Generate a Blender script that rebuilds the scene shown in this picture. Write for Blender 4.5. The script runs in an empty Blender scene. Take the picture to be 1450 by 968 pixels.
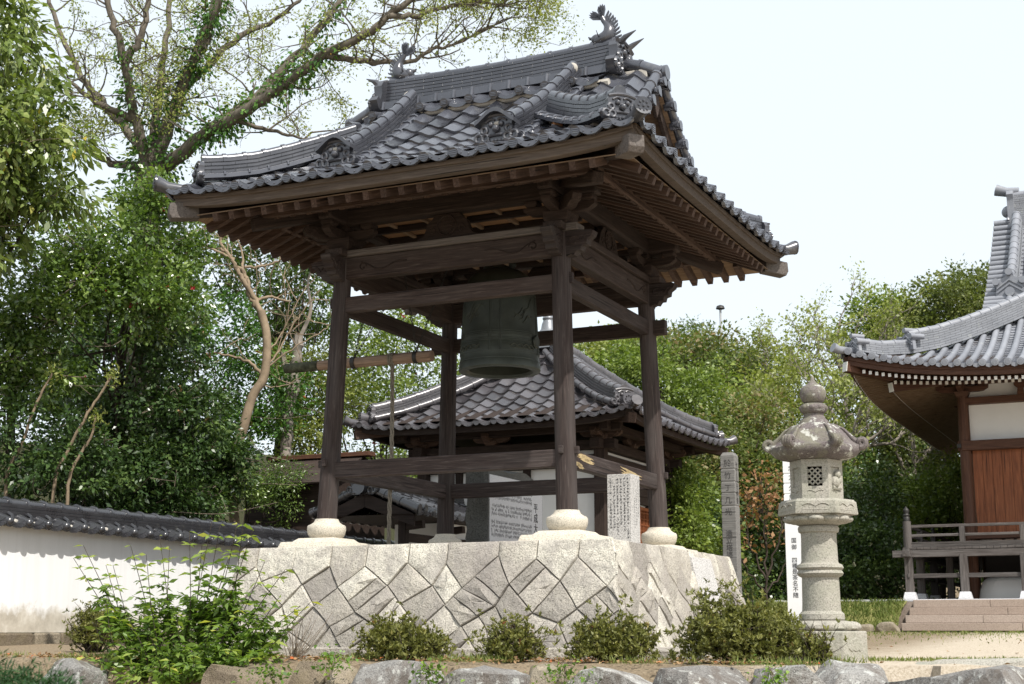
import bpy, bmesh, math, random
import numpy as np
from mathutils import Vector, Matrix, Euler
R = math.radians
SC = bpy.context.scene
COL = SC.collection
# ------------------------------------------------------------------ camera, sky, sun, exposure
cam_d = bpy.data.cameras.new("camera"); cam = bpy.data.objects.new("camera", cam_d); COL.objects.link(cam)
PITCH = 0.196374; FPX = 2057.0
cam.location = (0, 0, 0); cam.rotation_euler = (math.pi/2 + PITCH, 0, 0)
cam_d.sensor_width = 36; cam_d.lens = 36*FPX/1450; cam_d.clip_end = 600; cam_d.clip_start = 0.1
cam_d.dof.use_dof = True; cam_d.dof.focus_distance = 17.5; cam_d.dof.aperture_fstop = 4.5
SC.camera = cam
SUN_AZ = R(150.0); SUN_EL = R(52)          # azimuth from +Y towards +X
wd = bpy.data.worlds.new("World"); SC.world = wd; wd.use_nodes = True
wt = wd.node_tree; wt.nodes.clear()
sky = wt.nodes.new("ShaderNodeTexSky"); sky.sky_type = 'NISHITA'; sky.sun_disc = False
sky.sun_elevation = SUN_EL; sky.sun_rotation = SUN_AZ; sky.dust_density = 3.0; sky.air_density = 1.0; sky.ozone_density = 1.0
veil = wt.nodes.new("ShaderNodeMix"); veil.data_type = 'RGBA'
veil.inputs[0].default_value = 0.72; veil.inputs[7].default_value = (7.9, 8.45, 8.75, 1)
bgn = wt.nodes.new("ShaderNodeBackground"); bgn.inputs[1].default_value = 0.112
wo = wt.nodes.new("ShaderNodeOutputWorld")
wt.links.new(sky.outputs[0], veil.inputs[6]); wt.links.new(veil.outputs[2], bgn.inputs[0]); wt.links.new(bgn.outputs[0], wo.inputs[0])
sd = bpy.data.lights.new("sun", 'SUN'); sd.energy = 4.0; sd.angle = R(0.6); sd.color = (1, 0.955, 0.88)
so = bpy.data.objects.new("sun", sd); COL.objects.link(so)
sv = Vector((math.sin(SUN_AZ)*math.cos(SUN_EL), math.cos(SUN_AZ)*math.cos(SUN_EL), math.sin(SUN_EL)))
so.rotation_euler = sv.to_track_quat('Z', 'Y').to_euler(); so.location = sv*60
vs = SC.view_settings; vs.view_transform = 'Standard'; vs.look = 'None'; vs.exposure = 0.43; vs.gamma = 1; vs.use_curve_mapping = False
SC.render.engine = 'CYCLES'
try:
    SC.cycles.use_denoising = True; SC.cycles.max_bounces = 6; SC.cycles.diffuse_bounces = 3; SC.cycles.glossy_bounces = 2
    SC.cycles.transmission_bounces = 3; SC.cycles.sample_clamp_indirect = 6
except Exception: pass

# ------------------------------------------------------------------ helpers
TH = 1.1341
UX, UY = math.cos(TH), math.sin(TH)           # local +y (depth)
ROT = TH - math.pi/2
TC = (-0.1611, 18.669)                        # tower centre
def at(px, py, Y):
    xc = (px-725)/FPX; zc = (484-py)/FPX
    r = Vector((xc, math.cos(PITCH)-zc*math.sin(PITCH), math.sin(PITCH)+zc*math.cos(PITCH)))
    return r*(Y/r.y)
def atz(px, py, z):
    xc = (px-725)/FPX; zc = (484-py)/FPX
    r = Vector((xc, math.cos(PITCH)-zc*math.sin(PITCH), math.sin(PITCH)+zc*math.cos(PITCH)))
    return r*(z/r.z)
def tw(x, y, z=0):                            # tower local to world
    return Vector((TC[0]+x*UY+y*UX, TC[1]-x*UX+y*UY, z))
def tl(p):
    dx, dy = p[0]-TC[0], p[1]-TC[1]
    return (dx*UY-dy*UX, dx*UX+dy*UY)

class MB:
    def __init__(s): s.v=[]; s.f=[]; s.t=[]; s.uv={}
    def add(s, vs, fs, tint=None):
        o=len(s.v); s.v.extend([tuple(p) for p in vs])
        for f in fs: s.f.append(tuple(i+o for i in f)); s.t.append(0.5 if tint is None else tint)
        return o
    def box(s, c, d, M=None, tint=None):
        hx,hy,hz=d[0]/2,d[1]/2,d[2]/2
        vs=[Vector((sx*hx,sy*hy,sz*hz)) for sz in(-1,1) for sy in(-1,1) for sx in(-1,1)]
        vs=[(M@p if M else p)+Vector(c) for p in vs]
        s.add(vs,[(0,2,3,1),(4,5,7,6),(0,1,5,4),(2,6,7,3),(0,4,6,2),(1,3,7,5)],tint)
    def frustum(s, c, d0, d1, h, M=None, tint=None):   # square frustum base centre c
        vs=[]
        for (dx,dy),z in ((d0,0),(d1,h)):
            for sx,sy in((-1,-1),(1,-1),(1,1),(-1,1)): vs.append(Vector((sx*dx/2,sy*dy/2,z)))
        vs=[(M@p if M else p)+Vector(c) for p in vs]
        s.add(vs,[(3,2,1,0),(4,5,6,7),(0,1,5,4),(1,2,6,5),(2,3,7,6),(3,0,4,7)],tint)
    def tube(s, pts, rad, n=8, cap=True, tint=None, flat=None):
        pts=[Vector(p) for p in pts]; m=len(pts)
        if not hasattr(rad,'__len__'): rad=[rad]*m
        t0=(pts[1]-pts[0]).normalized(); ref=Vector((0,0,1)) if abs(t0.z)<.9 else Vector((1,0,0))
        u=t0.cross(ref).normalized(); vs=[]
        for i,p in enumerate(pts):
            t=(pts[min(i+1,m-1)]-pts[max(i-1,0)]).normalized()
            u=(u-t*u.dot(t)).normalized(); w=t.cross(u)
            for k in range(n):
                a=2*math.pi*k/n; vs.append(p+u*math.cos(a)*rad[i]+w*math.sin(a)*rad[i]*(flat or 1))
        fs=[(i*n+k,i*n+(k+1)%n,(i+1)*n+(k+1)%n,(i+1)*n+k) for i in range(m-1) for k in range(n)]
        if cap: fs+= [tuple(range(n-1,-1,-1)), tuple((m-1)*n+k for k in range(n))]
        s.add(vs,fs,tint)
    def lathe(s, prof, n=24, c=(0,0,0), phase=0, cap=True, tint=None):
        vs=[]; m=len(prof)
        for r,z in prof:
            for k in range(n):
                a=2*math.pi*k/n+phase; vs.append((c[0]+r*math.cos(a),c[1]+r*math.sin(a),c[2]+z))
        fs=[(i*n+k,i*n+(k+1)%n,(i+1)*n+(k+1)%n,(i+1)*n+k) for i in range(m-1) for k in range(n)]
        if cap: fs+=[tuple(range(n-1,-1,-1)),tuple((m-1)*n+k for k in range(n))]
        s.add(vs,fs,tint)
    def prism(s, poly, o, ux, uy, uz, th, tint=None):   # poly in (ux,uy), thickness th along uz, centred
        o,ux,uy,uz=[Vector(q) for q in (o,ux,uy,uz)]; n=len(poly)
        vs=[o+ux*a+uy*b-uz*th/2 for a,b in poly]+[o+ux*a+uy*b+uz*th/2 for a,b in poly]
        s.add(vs,[tuple(range(n-1,-1,-1)),tuple(range(n,2*n))]+[(i,(i+1)%n,n+(i+1)%n,n+i) for i in range(n)],tint)
    def ball(s, c, r, n=8, m=6, sc=(1,1,1), tint=None):
        vs=[];c=Vector(c)
        for i in range(m+1):
            a=math.pi*i/m
            for k in range(n):
                b=2*math.pi*k/n; vs.append(c+Vector((r*sc[0]*math.sin(a)*math.cos(b),r*sc[1]*math.sin(a)*math.sin(b),r*sc[2]*math.cos(a))))
        s.add(vs,[(i*n+k,(i+1)*n+k,(i+1)*n+(k+1)%n,i*n+(k+1)%n) for i in range(m) for k in range(n)],tint)
    def sweep(s, path, prof, cap=True, tint=None, closed=True, up=Vector((0,0,1))):
        path=[Vector(p) for p in path]; m=len(path); n=len(prof); vs=[]
        L=0; uvs=[]
        per=[0]
        for i in range(1,n): per.append(per[-1]+math.dist(prof[i],prof[i-1]))
        for i,p in enumerate(path):
            if i: L+=(p-path[i-1]).length
            t=(path[min(i+1,m-1)]-path[max(i-1,0)]); t=Vector((t.x,t.y,0)).normalized() if abs(up.z)>.5 else t.normalized()
            sd=t.cross(up).normalized()
            for j,(a,b) in enumerate(prof): vs.append(p+sd*a+up*b); uvs.append((L,per[j]))
        kk=n if closed else n-1
        fs=[(i*n+k,i*n+(k+1)%n,(i+1)*n+(k+1)%n,(i+1)*n+k) for i in range(m-1) for k in range(kk)]
        if cap and closed: fs+=[tuple(range(n-1,-1,-1)),tuple((m-1)*n+k for k in range(n))]
        o=s.add(vs,fs,tint)
        for i,u in enumerate(uvs): s.uv[o+i]=u
    def build(s, name, mat, parent=None, smooth=30, bevel=0, loc=None):
        me=bpy.data.meshes.new(name); me.from_pydata(s.v,[],s.f)
        a=me.attributes.new('tint','FLOAT','FACE'); a.data.foreach_set('value',s.t)
        if s.uv:
            ul=me.uv_layers.new(name='UVMap'); 
            for lp in me.loops: ul.data[lp.index].uv=s.uv.get(lp.vertex_index,(0,0))
        me.validate(); bm=bmesh.new(); bm.from_mesh(me); bmesh.ops.recalc_face_normals(bm,faces=bm.faces); bm.to_mesh(me); bm.free()
        return link(name, me, mat, parent, smooth, bevel, loc)
def link(name, me, mat, parent=None, smooth=30, bevel=0, loc=None):
    o=bpy.data.objects.new(name,me); COL.objects.link(o)
    if mat and not me.materials: me.materials.append(mat)
    if smooth:
        me.polygons.foreach_set('use_smooth',[True]*len(me.polygons)); me.set_sharp_from_angle(angle=R(smooth))
    if parent: o.parent=parent
    if loc is not None: o.location=loc
    if bevel:
        m=o.modifiers.new('bevel','BEVEL'); m.width=bevel; m.segments=2; m.limit_method='ANGLE'; m.angle_limit=R(40); m.harden_normals=False
    return o
def tag(o, label=None, cat=None, group=None, kind=None):
    if label: o['label']=label
    if cat: o['category']=cat
    if group: o['group']=group
    if kind: o['kind']=kind
    return o
def empty(name, loc, rz=0, label=None, cat=None, group=None):
    o=bpy.data.objects.new(name,None); COL.objects.link(o); o.location=loc; o.rotation_euler=(0,0,rz); o.empty_display_size=.1
    return tag(o,label,cat,group)
def copy_part(o, parent, M=None):
    c=o.copy(); COL.objects.link(c); c.parent=parent
    if M is not None: c.matrix_basis=M
    return c
_bm={}
def beam(name, parent, p0, p1, w, h, mat, up=(0,0,1), bevel=.008, round_=None, n=14):
    """a timber whose own X axis runs along it"""
    p0,p1=Vector(p0),Vector(p1); L=(p1-p0).length; key=(round(L,3),w,h,round_,mat.name,bevel,n)
    me=_bm.get(key)
    if me is None:
        mb=MB(); K=max(2,int(L/.4))
        if round_: mb.tube([(L*i/K,0,0) for i in range(K+1)],[round_[0]+(round_[1]-round_[0])*i/K for i in range(K+1)],n)
        else:
            vs=[]; 
            for i in range(K+1):
                for a,b in((-1,-1),(1,-1),(1,1),(-1,1)): vs.append((L*i/K,a*w/2,b*h/2))
            mb.add(vs,[(i*4+k,i*4+(k+1)%4,i*4+4+(k+1)%4,i*4+4+k) for i in range(K) for k in range(4)]+[(3,2,1,0),tuple(K*4+k for k in range(4))])
        o=mb.build(name,mat,None,30 if not round_ else 50,bevel if not round_ else 0); me=o.data; _bm[key]=me
    else:
        o=link(name,me,mat,None,0,bevel if not round_ else 0)
    d=(p1-p0).normalized(); u=Vector(up)
    if abs(d.dot(u))>.95: u=Vector((0,1,0))
    y=u.cross(d).normalized(); z=d.cross(y)
    M=Matrix(((d.x,y.x,z.x,p0.x),(d.y,y.y,z.y,p0.y),(d.z,y.z,z.z,p0.z),(0,0,0,1)))
    o.parent=parent; o.matrix_basis=M
    return o

# ------------------------------------------------------------------ materials
class NT:
    def __init__(s,name):
        s.m=bpy.data.materials.new(name); s.m.use_nodes=True; s.t=s.m.node_tree; s.t.nodes.clear()
        s.out=s.n('ShaderNodeOutputMaterial'); s.p=s.n('ShaderNodeBsdfPrincipled'); s.l(s.p.outputs[0],s.out.inputs[0])
    def n(s,k,**kw):
        o=s.t.nodes.new(k)
        for a,b in kw.items(): setattr(o,a,b)
        return o
    def l(s,a,b): s.t.links.new(a,b)
    def coord(s,scale=(1,1,1),kind='Object',rnd=False):
        c=s.n('ShaderNodeTexCoord'); m=s.n('ShaderNodeMapping'); m.inputs['Scale'].default_value=scale
        if rnd:
            oi=s.n('ShaderNodeObjectInfo'); k=s.n('ShaderNodeMath',operation='MULTIPLY'); k.inputs[1].default_value=37.0
            s.l(oi.outputs['Random'],k.inputs[0]); ad=s.n('ShaderNodeVectorMath',operation='ADD')
            s.l(c.outputs[kind],ad.inputs[0]); s.l(k.outputs[0],ad.inputs[1]); s.l(ad.outputs[0],m.inputs[0])
        else: s.l(c.outputs[kind],m.inputs[0])
        return m.outputs[0]
    def noise(s,vec,scale,detail=4,rough=.55,dist=0):
        n=s.n('ShaderNodeTexNoise'); n.inputs['Scale'].default_value=scale; n.inputs['Detail'].default_value=detail
        n.inputs['Roughness'].default_value=rough; n.inputs['Distortion'].default_value=dist; s.l(vec,n.inputs['Vector']); return n.outputs[0]
    def ramp(s,fac,stops):
        r=s.n('ShaderNodeValToRGB'); e=r.color_ramp.elements
        while len(e)<len(stops): e.new(.5)
        for q,(p,c) in zip(e,stops): q.position=p; q.color=(c[0],c[1],c[2],1) if hasattr(c,'__len__') else (c,c,c,1)
        s.l(fac,r.inputs[0]); return r.outputs[0]
    def mix(s,fac,a,b,mode='MIX'):
        m=s.n('ShaderNodeMix',data_type='RGBA',blend_type=mode); 
        for i,q in((0,fac),(6,a),(7,b)):
            if hasattr(q,'is_output') : s.l(q,m.inputs[i])
            elif i==0: m.inputs[0].default_value=q
            else: m.inputs[i].default_value=(q[0],q[1],q[2],1)
        return m.outputs[2]
    def bump(s,h,strength=.4,dist=.01):
        b=s.n('ShaderNodeBump'); b.inputs['Strength'].default_value=strength; b.inputs['Distance'].default_value=dist
        s.l(h,b.inputs['Height']); s.l(b.outputs[0],s.p.inputs['Normal'])
    def attr(s,name='tint'):
        a=s.n('ShaderNodeAttribute'); a.attribute_name=name; return a.outputs['Fac']
    def set(s,**k):
        for a,b in k.items():
            i=s.p.inputs[{'rough':'Roughness','metal':'Metallic','spec':'Specular IOR Level'}[a]]; i.default_value=b
    def color(s,c):
        if hasattr(c,'is_output'): s.l(c,s.p.inputs['Base Color'])
        else: s.p.inputs['Base Color'].default_value=(*c,1)
def wood(name,dark,mid,light,rough=.75,weather=.5,bump=.5,vert=False):
    t=NT(name); v=t.coord((16,16,1.0) if vert else (1.6,26,26),rnd=True); g=t.noise(v,1.6,6,.65,.6)
    v2=t.coord((.5,3,3),rnd=True); b=t.noise(v2,1.5,3,.5)
    c=t.ramp(g,[(.3,dark),(.55,mid),(.78,light)])
    patch=t.ramp(b,[(.42,0),(.72,1)])
    k=t.n('ShaderNodeMath',operation='MULTIPLY'); t.l(patch,k.inputs[0]); k.inputs[1].default_value=weather
    c2=t.mix(k.outputs[0],c,tuple(.5*(a+.5*(light[0]+light[1]+light[2])/3) for a in light))
    vc=t.coord((40,40,.6) if vert else (.8,60,60),rnd=True); cr=t.noise(vc,1.0,2,.5,.3); crk=t.ramp(cr,[(.30,1),(.36,0)])
    c3=t.mix(crk,c2,tuple(.35*a for a in dark))
    oi=t.n('ShaderNodeObjectInfo'); mr=t.n('ShaderNodeMapRange'); mr.inputs['To Min'].default_value=.78; mr.inputs['To Max'].default_value=1.28; t.l(oi.outputs['Random'],mr.inputs['Value']); c3=t.mix(1.0,c3,mr.outputs[0],'MULTIPLY')
    t.color(c3); t.set(rough=rough,spec=.25); t.bump(g,bump,.012); return t.m
W_POST=wood('weathered_post_wood',(.018,.012,.011),(.041,.029,.026),(.105,.088,.082))
W_BEAM=wood('old_brown_beam_wood',(.019,.012,.010),(.044,.030,.025),(.100,.078,.068),weather=.35)
W_DARK=wood('dark_stained_wood',(.013,.008,.0065),(.030,.0195,.0155),(.062,.043,.035),weather=.25)
W_RAFT=wood('rafter_wood',(.028,.016,.012),(.068,.041,.030),(.125,.086,.066),weather=.3)
W_END=wood('weathered_grey_wood',(.06,.048,.042),(.13,.11,.098),(.22,.195,.18),weather=.5)
W_BOARD=wood('tan_board_wood',(.12,.075,.045),(.20,.135,.085),(.28,.20,.135),weather=.2,bump=.2)
W_PLY=wood('ceiling_board_wood',(.16,.085,.040),(.22,.125,.065),(.27,.165,.09),weather=.1,bump=.1)
W_RED=wood('red_brown_panel_wood',(.12,.040,.018),(.25,.085,.036),(.36,.145,.066),rough=.55,weather=.1,bump=.2,vert=True)
W_REDB=wood('red_brown_beam_wood',(.05,.022,.014),(.088,.041,.025),(.14,.074,.048),rough=.6,weather=.15,bump=.2)
W_GREY=wood('silver_grey_timber',(.048,.041,.038),(.095,.084,.079),(.18,.165,.157),weather=.5)
W_EAVE=wood('eave_board_wood',(.046,.034,.027),(.086,.066,.052),(.145,.117,.097),weather=.3)
W_LOG=wood('striker_log_wood',(.13,.085,.058),(.25,.17,.12),(.38,.28,.20),weather=.3)
W_FRESH=wood('bare_split_wood',(.28,.20,.10),(.40,.31,.17),(.50,.42,.26),weather=.1)
def tile_mat(name,c0,c1,rough,uvbrick=False,spec=.5,metal=0.0):
    t=NT(name); v=t.coord((1,1,1)); n=t.noise(v,2.3,4,.6); a=t.attr()
    mixf=t.n('ShaderNodeMath',operation='MULTIPLY_ADD'); t.l(n,mixf.inputs[0]); mixf.inputs[1].default_value=.7; t.l(a,mixf.inputs[2])
    c=t.ramp(mixf.outputs[0],[(.45,c0),(1.25,c1)]); lq=t.noise(v,7,5,.7); lm=t.ramp(lq,[(.60,0),(.66,1)]); lk=t.n('ShaderNodeMath',operation='MULTIPLY'); t.l(lm,lk.inputs[0]); lk.inputs[1].default_value=.38; c=t.mix(lk.outputs[0],c,(c1[0]*1.5+.03,c1[1]*1.5+.03,c1[2]*1.3+.02)); f=t.noise(v,26,3,.6); 
    sp=t.ramp(f,[(.62,0),(.75,1)]); k=t.n('ShaderNodeMath',operation='MULTIPLY'); t.l(sp,k.inputs[0]); k.inputs[1].default_value=.22
    c=t.mix(k.outputs[0],c,(c1[0]*1.7,c1[1]*1.68,c1[2]*1.6))
    if uvbrick:
        u=t.coord((1,1,1),'UV'); b=t.n('ShaderNodeTexBrick'); t.l(u,b.inputs['Vector']); b.inputs['Scale'].default_value=1
        b.inputs['Brick Width'].default_value=.30; b.inputs['Row Height'].default_value=.066; b.inputs['Mortar Size'].default_value=.0035
        b.inputs['Color1'].default_value=(1,1,1,1); b.inputs['Color2'].default_value=(.82,.82,.82,1); b.inputs['Mortar'].default_value=(.12,.12,.12,1)
        c=t.mix(1.0,c,b.outputs[0],'MULTIPLY'); t.bump(b.outputs[0],.5,.008)
    else: t.bump(f,.12,.004)
    t.color(c); rr=t.ramp(n,[(.3,rough-.07),(.7,rough+.1)]); t.l(rr,t.p.inputs['Roughness']); t.set(spec=spec,metal=metal); return t.m
T_DARK=tile_mat('smoked_roof_tile',(.024,.025,.032),(.082,.086,.104),.23,spec=1.0,metal=.18)
T_DARKR=tile_mat('smoked_ridge_tile',(.024,.025,.031),(.070,.073,.088),.26,True,spec=.9,metal=.18)
T_MID=tile_mat('grey_brown_roof_tile',(.034,.031,.035),(.090,.084,.092),.30,spec=.8,metal=.12)
T_MIDR=tile_mat('grey_ridge_tile',(.036,.034,.038),(.088,.084,.091),.34,True,spec=.7,metal=.12)
T_ONI=tile_mat('dark_ornament_tile',(.030,.031,.037),(.075,.077,.090),.28,spec=.8,metal=.25)
T_BLK=tile_mat('black_wall_tile',(.016,.016,.019),(.045,.045,.051),.26,spec=1.0,metal=.15)
T_BLKR=tile_mat('black_ridge_tile',(.016,.016,.019),(.042,.042,.047),.30,True,spec=.9,metal=.15)
T_LIGHT=tile_mat('silver_roof_tile',(.155,.163,.185),(.245,.255,.285),.42,spec=.5)
T_LIGHTR=tile_mat('silver_ridge_tile',(.155,.163,.183),(.24,.25,.275),.44,True)
def stone(name,c0,c1,c2,speck=.5,bump=.6,bscale=16,lichen=None,moss=None,stain=None,rough=.85,bd=.02):
    t=NT(name); v=t.coord(); a=t.attr(); n=t.noise(v,1.3,5,.6); f=t.noise(v,75,2,.7); g=t.noise(v,bscale,5,.65)
    s=t.n('ShaderNodeMath',operation='MULTIPLY_ADD'); t.l(n,s.inputs[0]); s.inputs[1].default_value=.6; t.l(a,s.inputs[2])
    c=t.ramp(s.outputs[0],[(.4,c0),(.8,c1),(1.2,c2)])
    d=t.ramp(f,[(.36,1-speck),(.5,1),(.68,1.0+.25*speck)]); c=t.mix(1.0,c,d,'MULTIPLY')
    if stain:
        vz=t.coord((2.2,2.2,.5)); q=t.noise(vz,1.1,5,.65); m=t.ramp(q,[(.50,0),(.64,1)]); k=t.n('ShaderNodeMath',operation='MULTIPLY'); t.l(m,k.inputs[0]); k.inputs[1].default_value=stain[3]; c=t.mix(k.outputs[0],c,stain[:3])
    if moss:
        q=t.noise(v,3.1,6,.7,.4); m=t.ramp(q,[(.46,0),(.58,1)]); k=t.n('ShaderNodeMath',operation='MULTIPLY'); t.l(m,k.inputs[0]); k.inputs[1].default_value=moss[3]; c=t.mix(k.outputs[0],c,moss[:3])
    if lichen:
        q=t.noise(v,9,5,.7); m=t.ramp(q,[(.56,0),(.62,1)]); k=t.n('ShaderNodeMath',operation='MULTIPLY'); t.l(m,k.inputs[0]); k.inputs[1].default_value=lichen[3]; c=t.mix(k.outputs[0],c,lichen[:3])
    t.color(c); t.set(rough=rough,spec=.2)
    h=t.n('ShaderNodeMath',operation='MULTIPLY_ADD'); t.l(f,h.inputs[0]); h.inputs[1].default_value=.25; t.l(g,h.inputs[2]); t.bump(h.outputs[0],bump,bd); return t.m
S_WALL=stone('rough_granite_facing',(.31,.288,.255),(.47,.437,.38),(.60,.57,.495),.55,1.0,11,moss=(.30,.275,.255,.5),stain=(.29,.255,.25,.30),bd=.03)
S_JOINT=stone('grey_joint_mortar',(.19,.172,.145),(.25,.23,.195),(.29,.27,.23),.3,.4)
S_PALE=stone('pale_dressed_granite',(.44,.40,.33),(.56,.515,.435),(.60,.56,.48),.4,.25,40)
S_LANT=stone('weathered_lantern_granite',(.27,.25,.215),(.36,.34,.295),(.42,.40,.355),.45,.4,30,moss=(.24,.25,.19,.35))
S_LROOF=stone('lichened_lantern_roof',(.095,.080,.080),(.145,.124,.122),(.20,.178,.17),.4,.5,22,lichen=(.46,.46,.42,.85),moss=(.22,.22,.15,.5))
S_BOULD=stone('grey_boulder',(.16,.15,.14),(.27,.262,.25),(.36,.352,.335),.5,.8,9,lichen=(.52,.53,.50,.65),moss=(.115,.095,.08,.75),bd=.04)
S_BOULB=stone('brown_boulder',(.15,.12,.085),(.23,.19,.14),(.29,.25,.19),.5,.8,9,moss=(.17,.14,.09,.6),bd=.04)
S_STEP=stone('pink_granite_step',(.30,.235,.195),(.37,.30,.25),(.41,.34,.29),.35,.15,40)
S_SLAB=stone('polished_memorial_granite',(.54,.545,.57),(.62,.625,.65),(.66,.665,.69),.3,.08,60,rough=.45)
S_ROUGH=stone('rough_dark_slab_edge',(.085,.085,.08),(.13,.13,.122),(.18,.18,.17),.6,1.0,22,bd=.04)
S_PIL=stone('grey_inscribed_granite',(.40,.39,.38),(.47,.46,.45),(.52,.51,.50),.6,.15,60)
def flat(name,c,rough=.7,spec=.3,metal=0,noise=.15,nscale=3,bump=0):
    t=NT(name); v=t.coord(); n=t.noise(v,nscale,5,.6); a=t.ramp(n,[(.3,1-noise),(.7,1+noise*.4)]); t.color(t.mix(1.0,c,a,'MULTIPLY')); t.set(rough=rough,spec=spec,metal=metal)
    if bump: t.bump(n,bump,.01)
    return t.m
PLASTER=flat('white_plaster',(.78,.78,.77),.85,.2,0,.06,2)
MORTAR=flat('white_tile_mortar',(.48,.45,.40),.9,.1,0,.25,9)
INK=flat('black_ink',(.022,.022,.024),.7,.2)
INKG=flat('grey_worn_ink',(.075,.075,.08),.8,.1)
INKW=flat('faded_brush_ink',(.085,.082,.08),.9,.1,0,.5,14)
IRON=flat('dark_iron',(.05,.048,.046),.55,.4,.6)
ROPE=flat('hemp_rope',(.22,.195,.16),.95,.1,0,.4,60)
BRONZE=flat('green_black_bronze',(.048,.056,.046),.48,.5,.25,.35,5,.1)
PAINTW=flat('white_painted_post',(.78,.79,.80),.6,.3,0,.05)
WHITEEND=flat('white_painted_rafter_end',(.80,.79,.76),.8,.2,0,.08,9)
GOLD=flat('tan_clay_patch',(.42,.27,.11),.8)
TERRA=flat('orange_clay_pipe',(.40,.20,.10),.8)
STEEL=flat('grey_metal_finial',(.20,.21,.23),.4,.5,.3)
def leafmat(name,c0,c1,c2,rough=.45,spec=.45,trans=.28,alt=None):
    t=NT(name); a=t.attr(); st=[(.0,c0),(.5,c1),(.93,c2)]
    if alt: st=[(.0,c0),(.5,c1),(.9,c2),(.97,alt)]
    c=t.ramp(a,st); t.color(c); t.set(rough=rough,spec=spec)
    tr=t.n('ShaderNodeBsdfTranslucent'); cc=t.mix(1.0,c,(1.25,1.35,.55),'MULTIPLY'); t.l(cc,tr.inputs[0])
    mx=t.n('ShaderNodeMixShader'); mx.inputs[0].default_value=trans; t.l(t.p.outputs[0],mx.inputs[1]); t.l(tr.outputs[0],mx.inputs[2]); t.l(mx.outputs[0],t.out.inputs[0]); return t.m
L_CAM=leafmat('glossy_camellia_leaf',(.046,.085,.02),(.125,.20,.042),(.27,.36,.095),.27,.75,.28)
L_DARK=leafmat('dark_evergreen_leaf',(.032,.06,.019),(.08,.135,.034),(.165,.23,.065),.32,.6,.25)
L_SHADED=leafmat('shade_darkened_evergreen_leaf',(.022,.046,.015),(.058,.108,.030),(.13,.195,.058),.33,.55,.2)  # shade of the overhanging crowns put into the leaf colour
L_MID=leafmat('fresh_green_leaf',(.075,.115,.022),(.17,.235,.046),(.29,.35,.09),.4,.4,.3)
L_YEL=leafmat('spring_yellow_green_leaf',(.13,.165,.035),(.25,.285,.075),(.38,.40,.15),.5,.3,.35)
L_OLV=leafmat('olive_leaf',(.06,.085,.02),(.13,.16,.04),(.22,.235,.08),.45,.35,.28)
L_DROOP=leafmat('drooping_evergreen_leaf',(.065,.10,.026),(.17,.23,.058),(.32,.36,.13),.32,.5,.28,alt=(.45,.36,.05))
L_IVY=leafmat('ivy_leaf',(.03,.08,.016),(.075,.175,.03),(.16,.29,.055),.36,.45,.25,alt=(.30,.09,.03))
L_PINK=leafmat('pink_tinged_leaf',(.07,.11,.025),(.16,.20,.06),(.30,.22,.12),.45,.35,.3)
L_DRY=leafmat('dry_orange_leaf',(.17,.09,.045),(.29,.155,.08),(.39,.24,.13),.7,.2,.3)
L_AZA=leafmat('azalea_leaf',(.07,.078,.02),(.17,.178,.045),(.28,.265,.085),.5,.35,.25,alt=(.19,.075,.03))
L_SHRUB=leafmat('broad_shrub_leaf',(.075,.14,.03),(.19,.29,.06),(.36,.43,.11),.40,.45,.4,alt=(.50,.50,.12))
L_CONI=leafmat('dark_conifer_leaf',(.012,.035,.012),(.028,.075,.022),(.055,.125,.04),.5,.3,.15)
L_WEED=leafmat('weed_leaf',(.06,.13,.02),(.14,.25,.04),(.24,.34,.07),.45,.4,.3)
L_DEAD=leafmat('fallen_leaf',(.16,.09,.05),(.27,.17,.09),(.36,.24,.13),.8,.2,.1,alt=(.42,.12,.04))
L_GRASS=leafmat('short_grass',(.09,.13,.03),(.17,.21,.055),(.26,.27,.10),.6,.2,.25)
PETAL=leafmat('red_camellia_petal',(.22,.012,.02),(.36,.025,.035),(.48,.05,.07),.5,.3,.15)
PALEFL=leafmat('cream_blossom',(.40,.40,.24),(.50,.50,.32),(.58,.56,.40),.6,.2,.2)
BARK=flat('grey_brown_bark',(.15,.13,.105),.9,.15,0,.5,7,.8)
BARKD=flat('dark_bark',(.06,.048,.038),.9,.15,0,.5,7,.8)
BARKT=flat('smooth_tan_bark',(.27,.205,.14),.8,.2,0,.4,4,.4)
BARKG=flat('pale_grey_bark',(.27,.235,.20),.85,.15,0,.4,6,.6)
TWIG=flat('pale_twig',(.19,.155,.12),.9,.1,0,.3,8)
# ------------------------------------------------------------------ roofs
class Roof:
    """square (or rectangular) hipped roof in local coordinates; side 0 front(-y) 1 right(+x) 2 back 3 left"""
    def __init__(s,Ex,Ey,zf,lift): s.Ex,s.Ey,s.zf,s.lift=Ex,Ey,zf,lift
    def half(s,k): return s.Ex if k%2==0 else s.Ey      # half length along eave
    def dep(s,k): return s.Ey if k%2==0 else s.Ex
    def p(s,k,a,d,h=0):
        E=s.half(k); z=s.zf(d)+s.lift*max(0,min(1.05,abs(a)/E))**5*max(0,1-d/2.2)**1.5
        e=.02; sl=(s.zf(d+e)-s.zf(d-e))/(2*e); q=math.sqrt(1+sl*sl)
        d2=d-h*sl/q; z+=h/q; D=s.dep(k)-d2
        return Vector([(a,-D,z),(D,a,z),(-a,D,z),(-D,-a,z)][k])
    def out(s,k): return Vector([(0,-1,0),(1,0,0),(0,1,0),(-1,0,0)][k])
    def alg(s,k): return Vector([(1,0,0),(0,1,0),(-1,0,0),(0,-1,0)][k])
def wave(x): 
    c=.5+.5*math.cos(2*math.pi*x); return .068*c**1.6-.026
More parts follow.
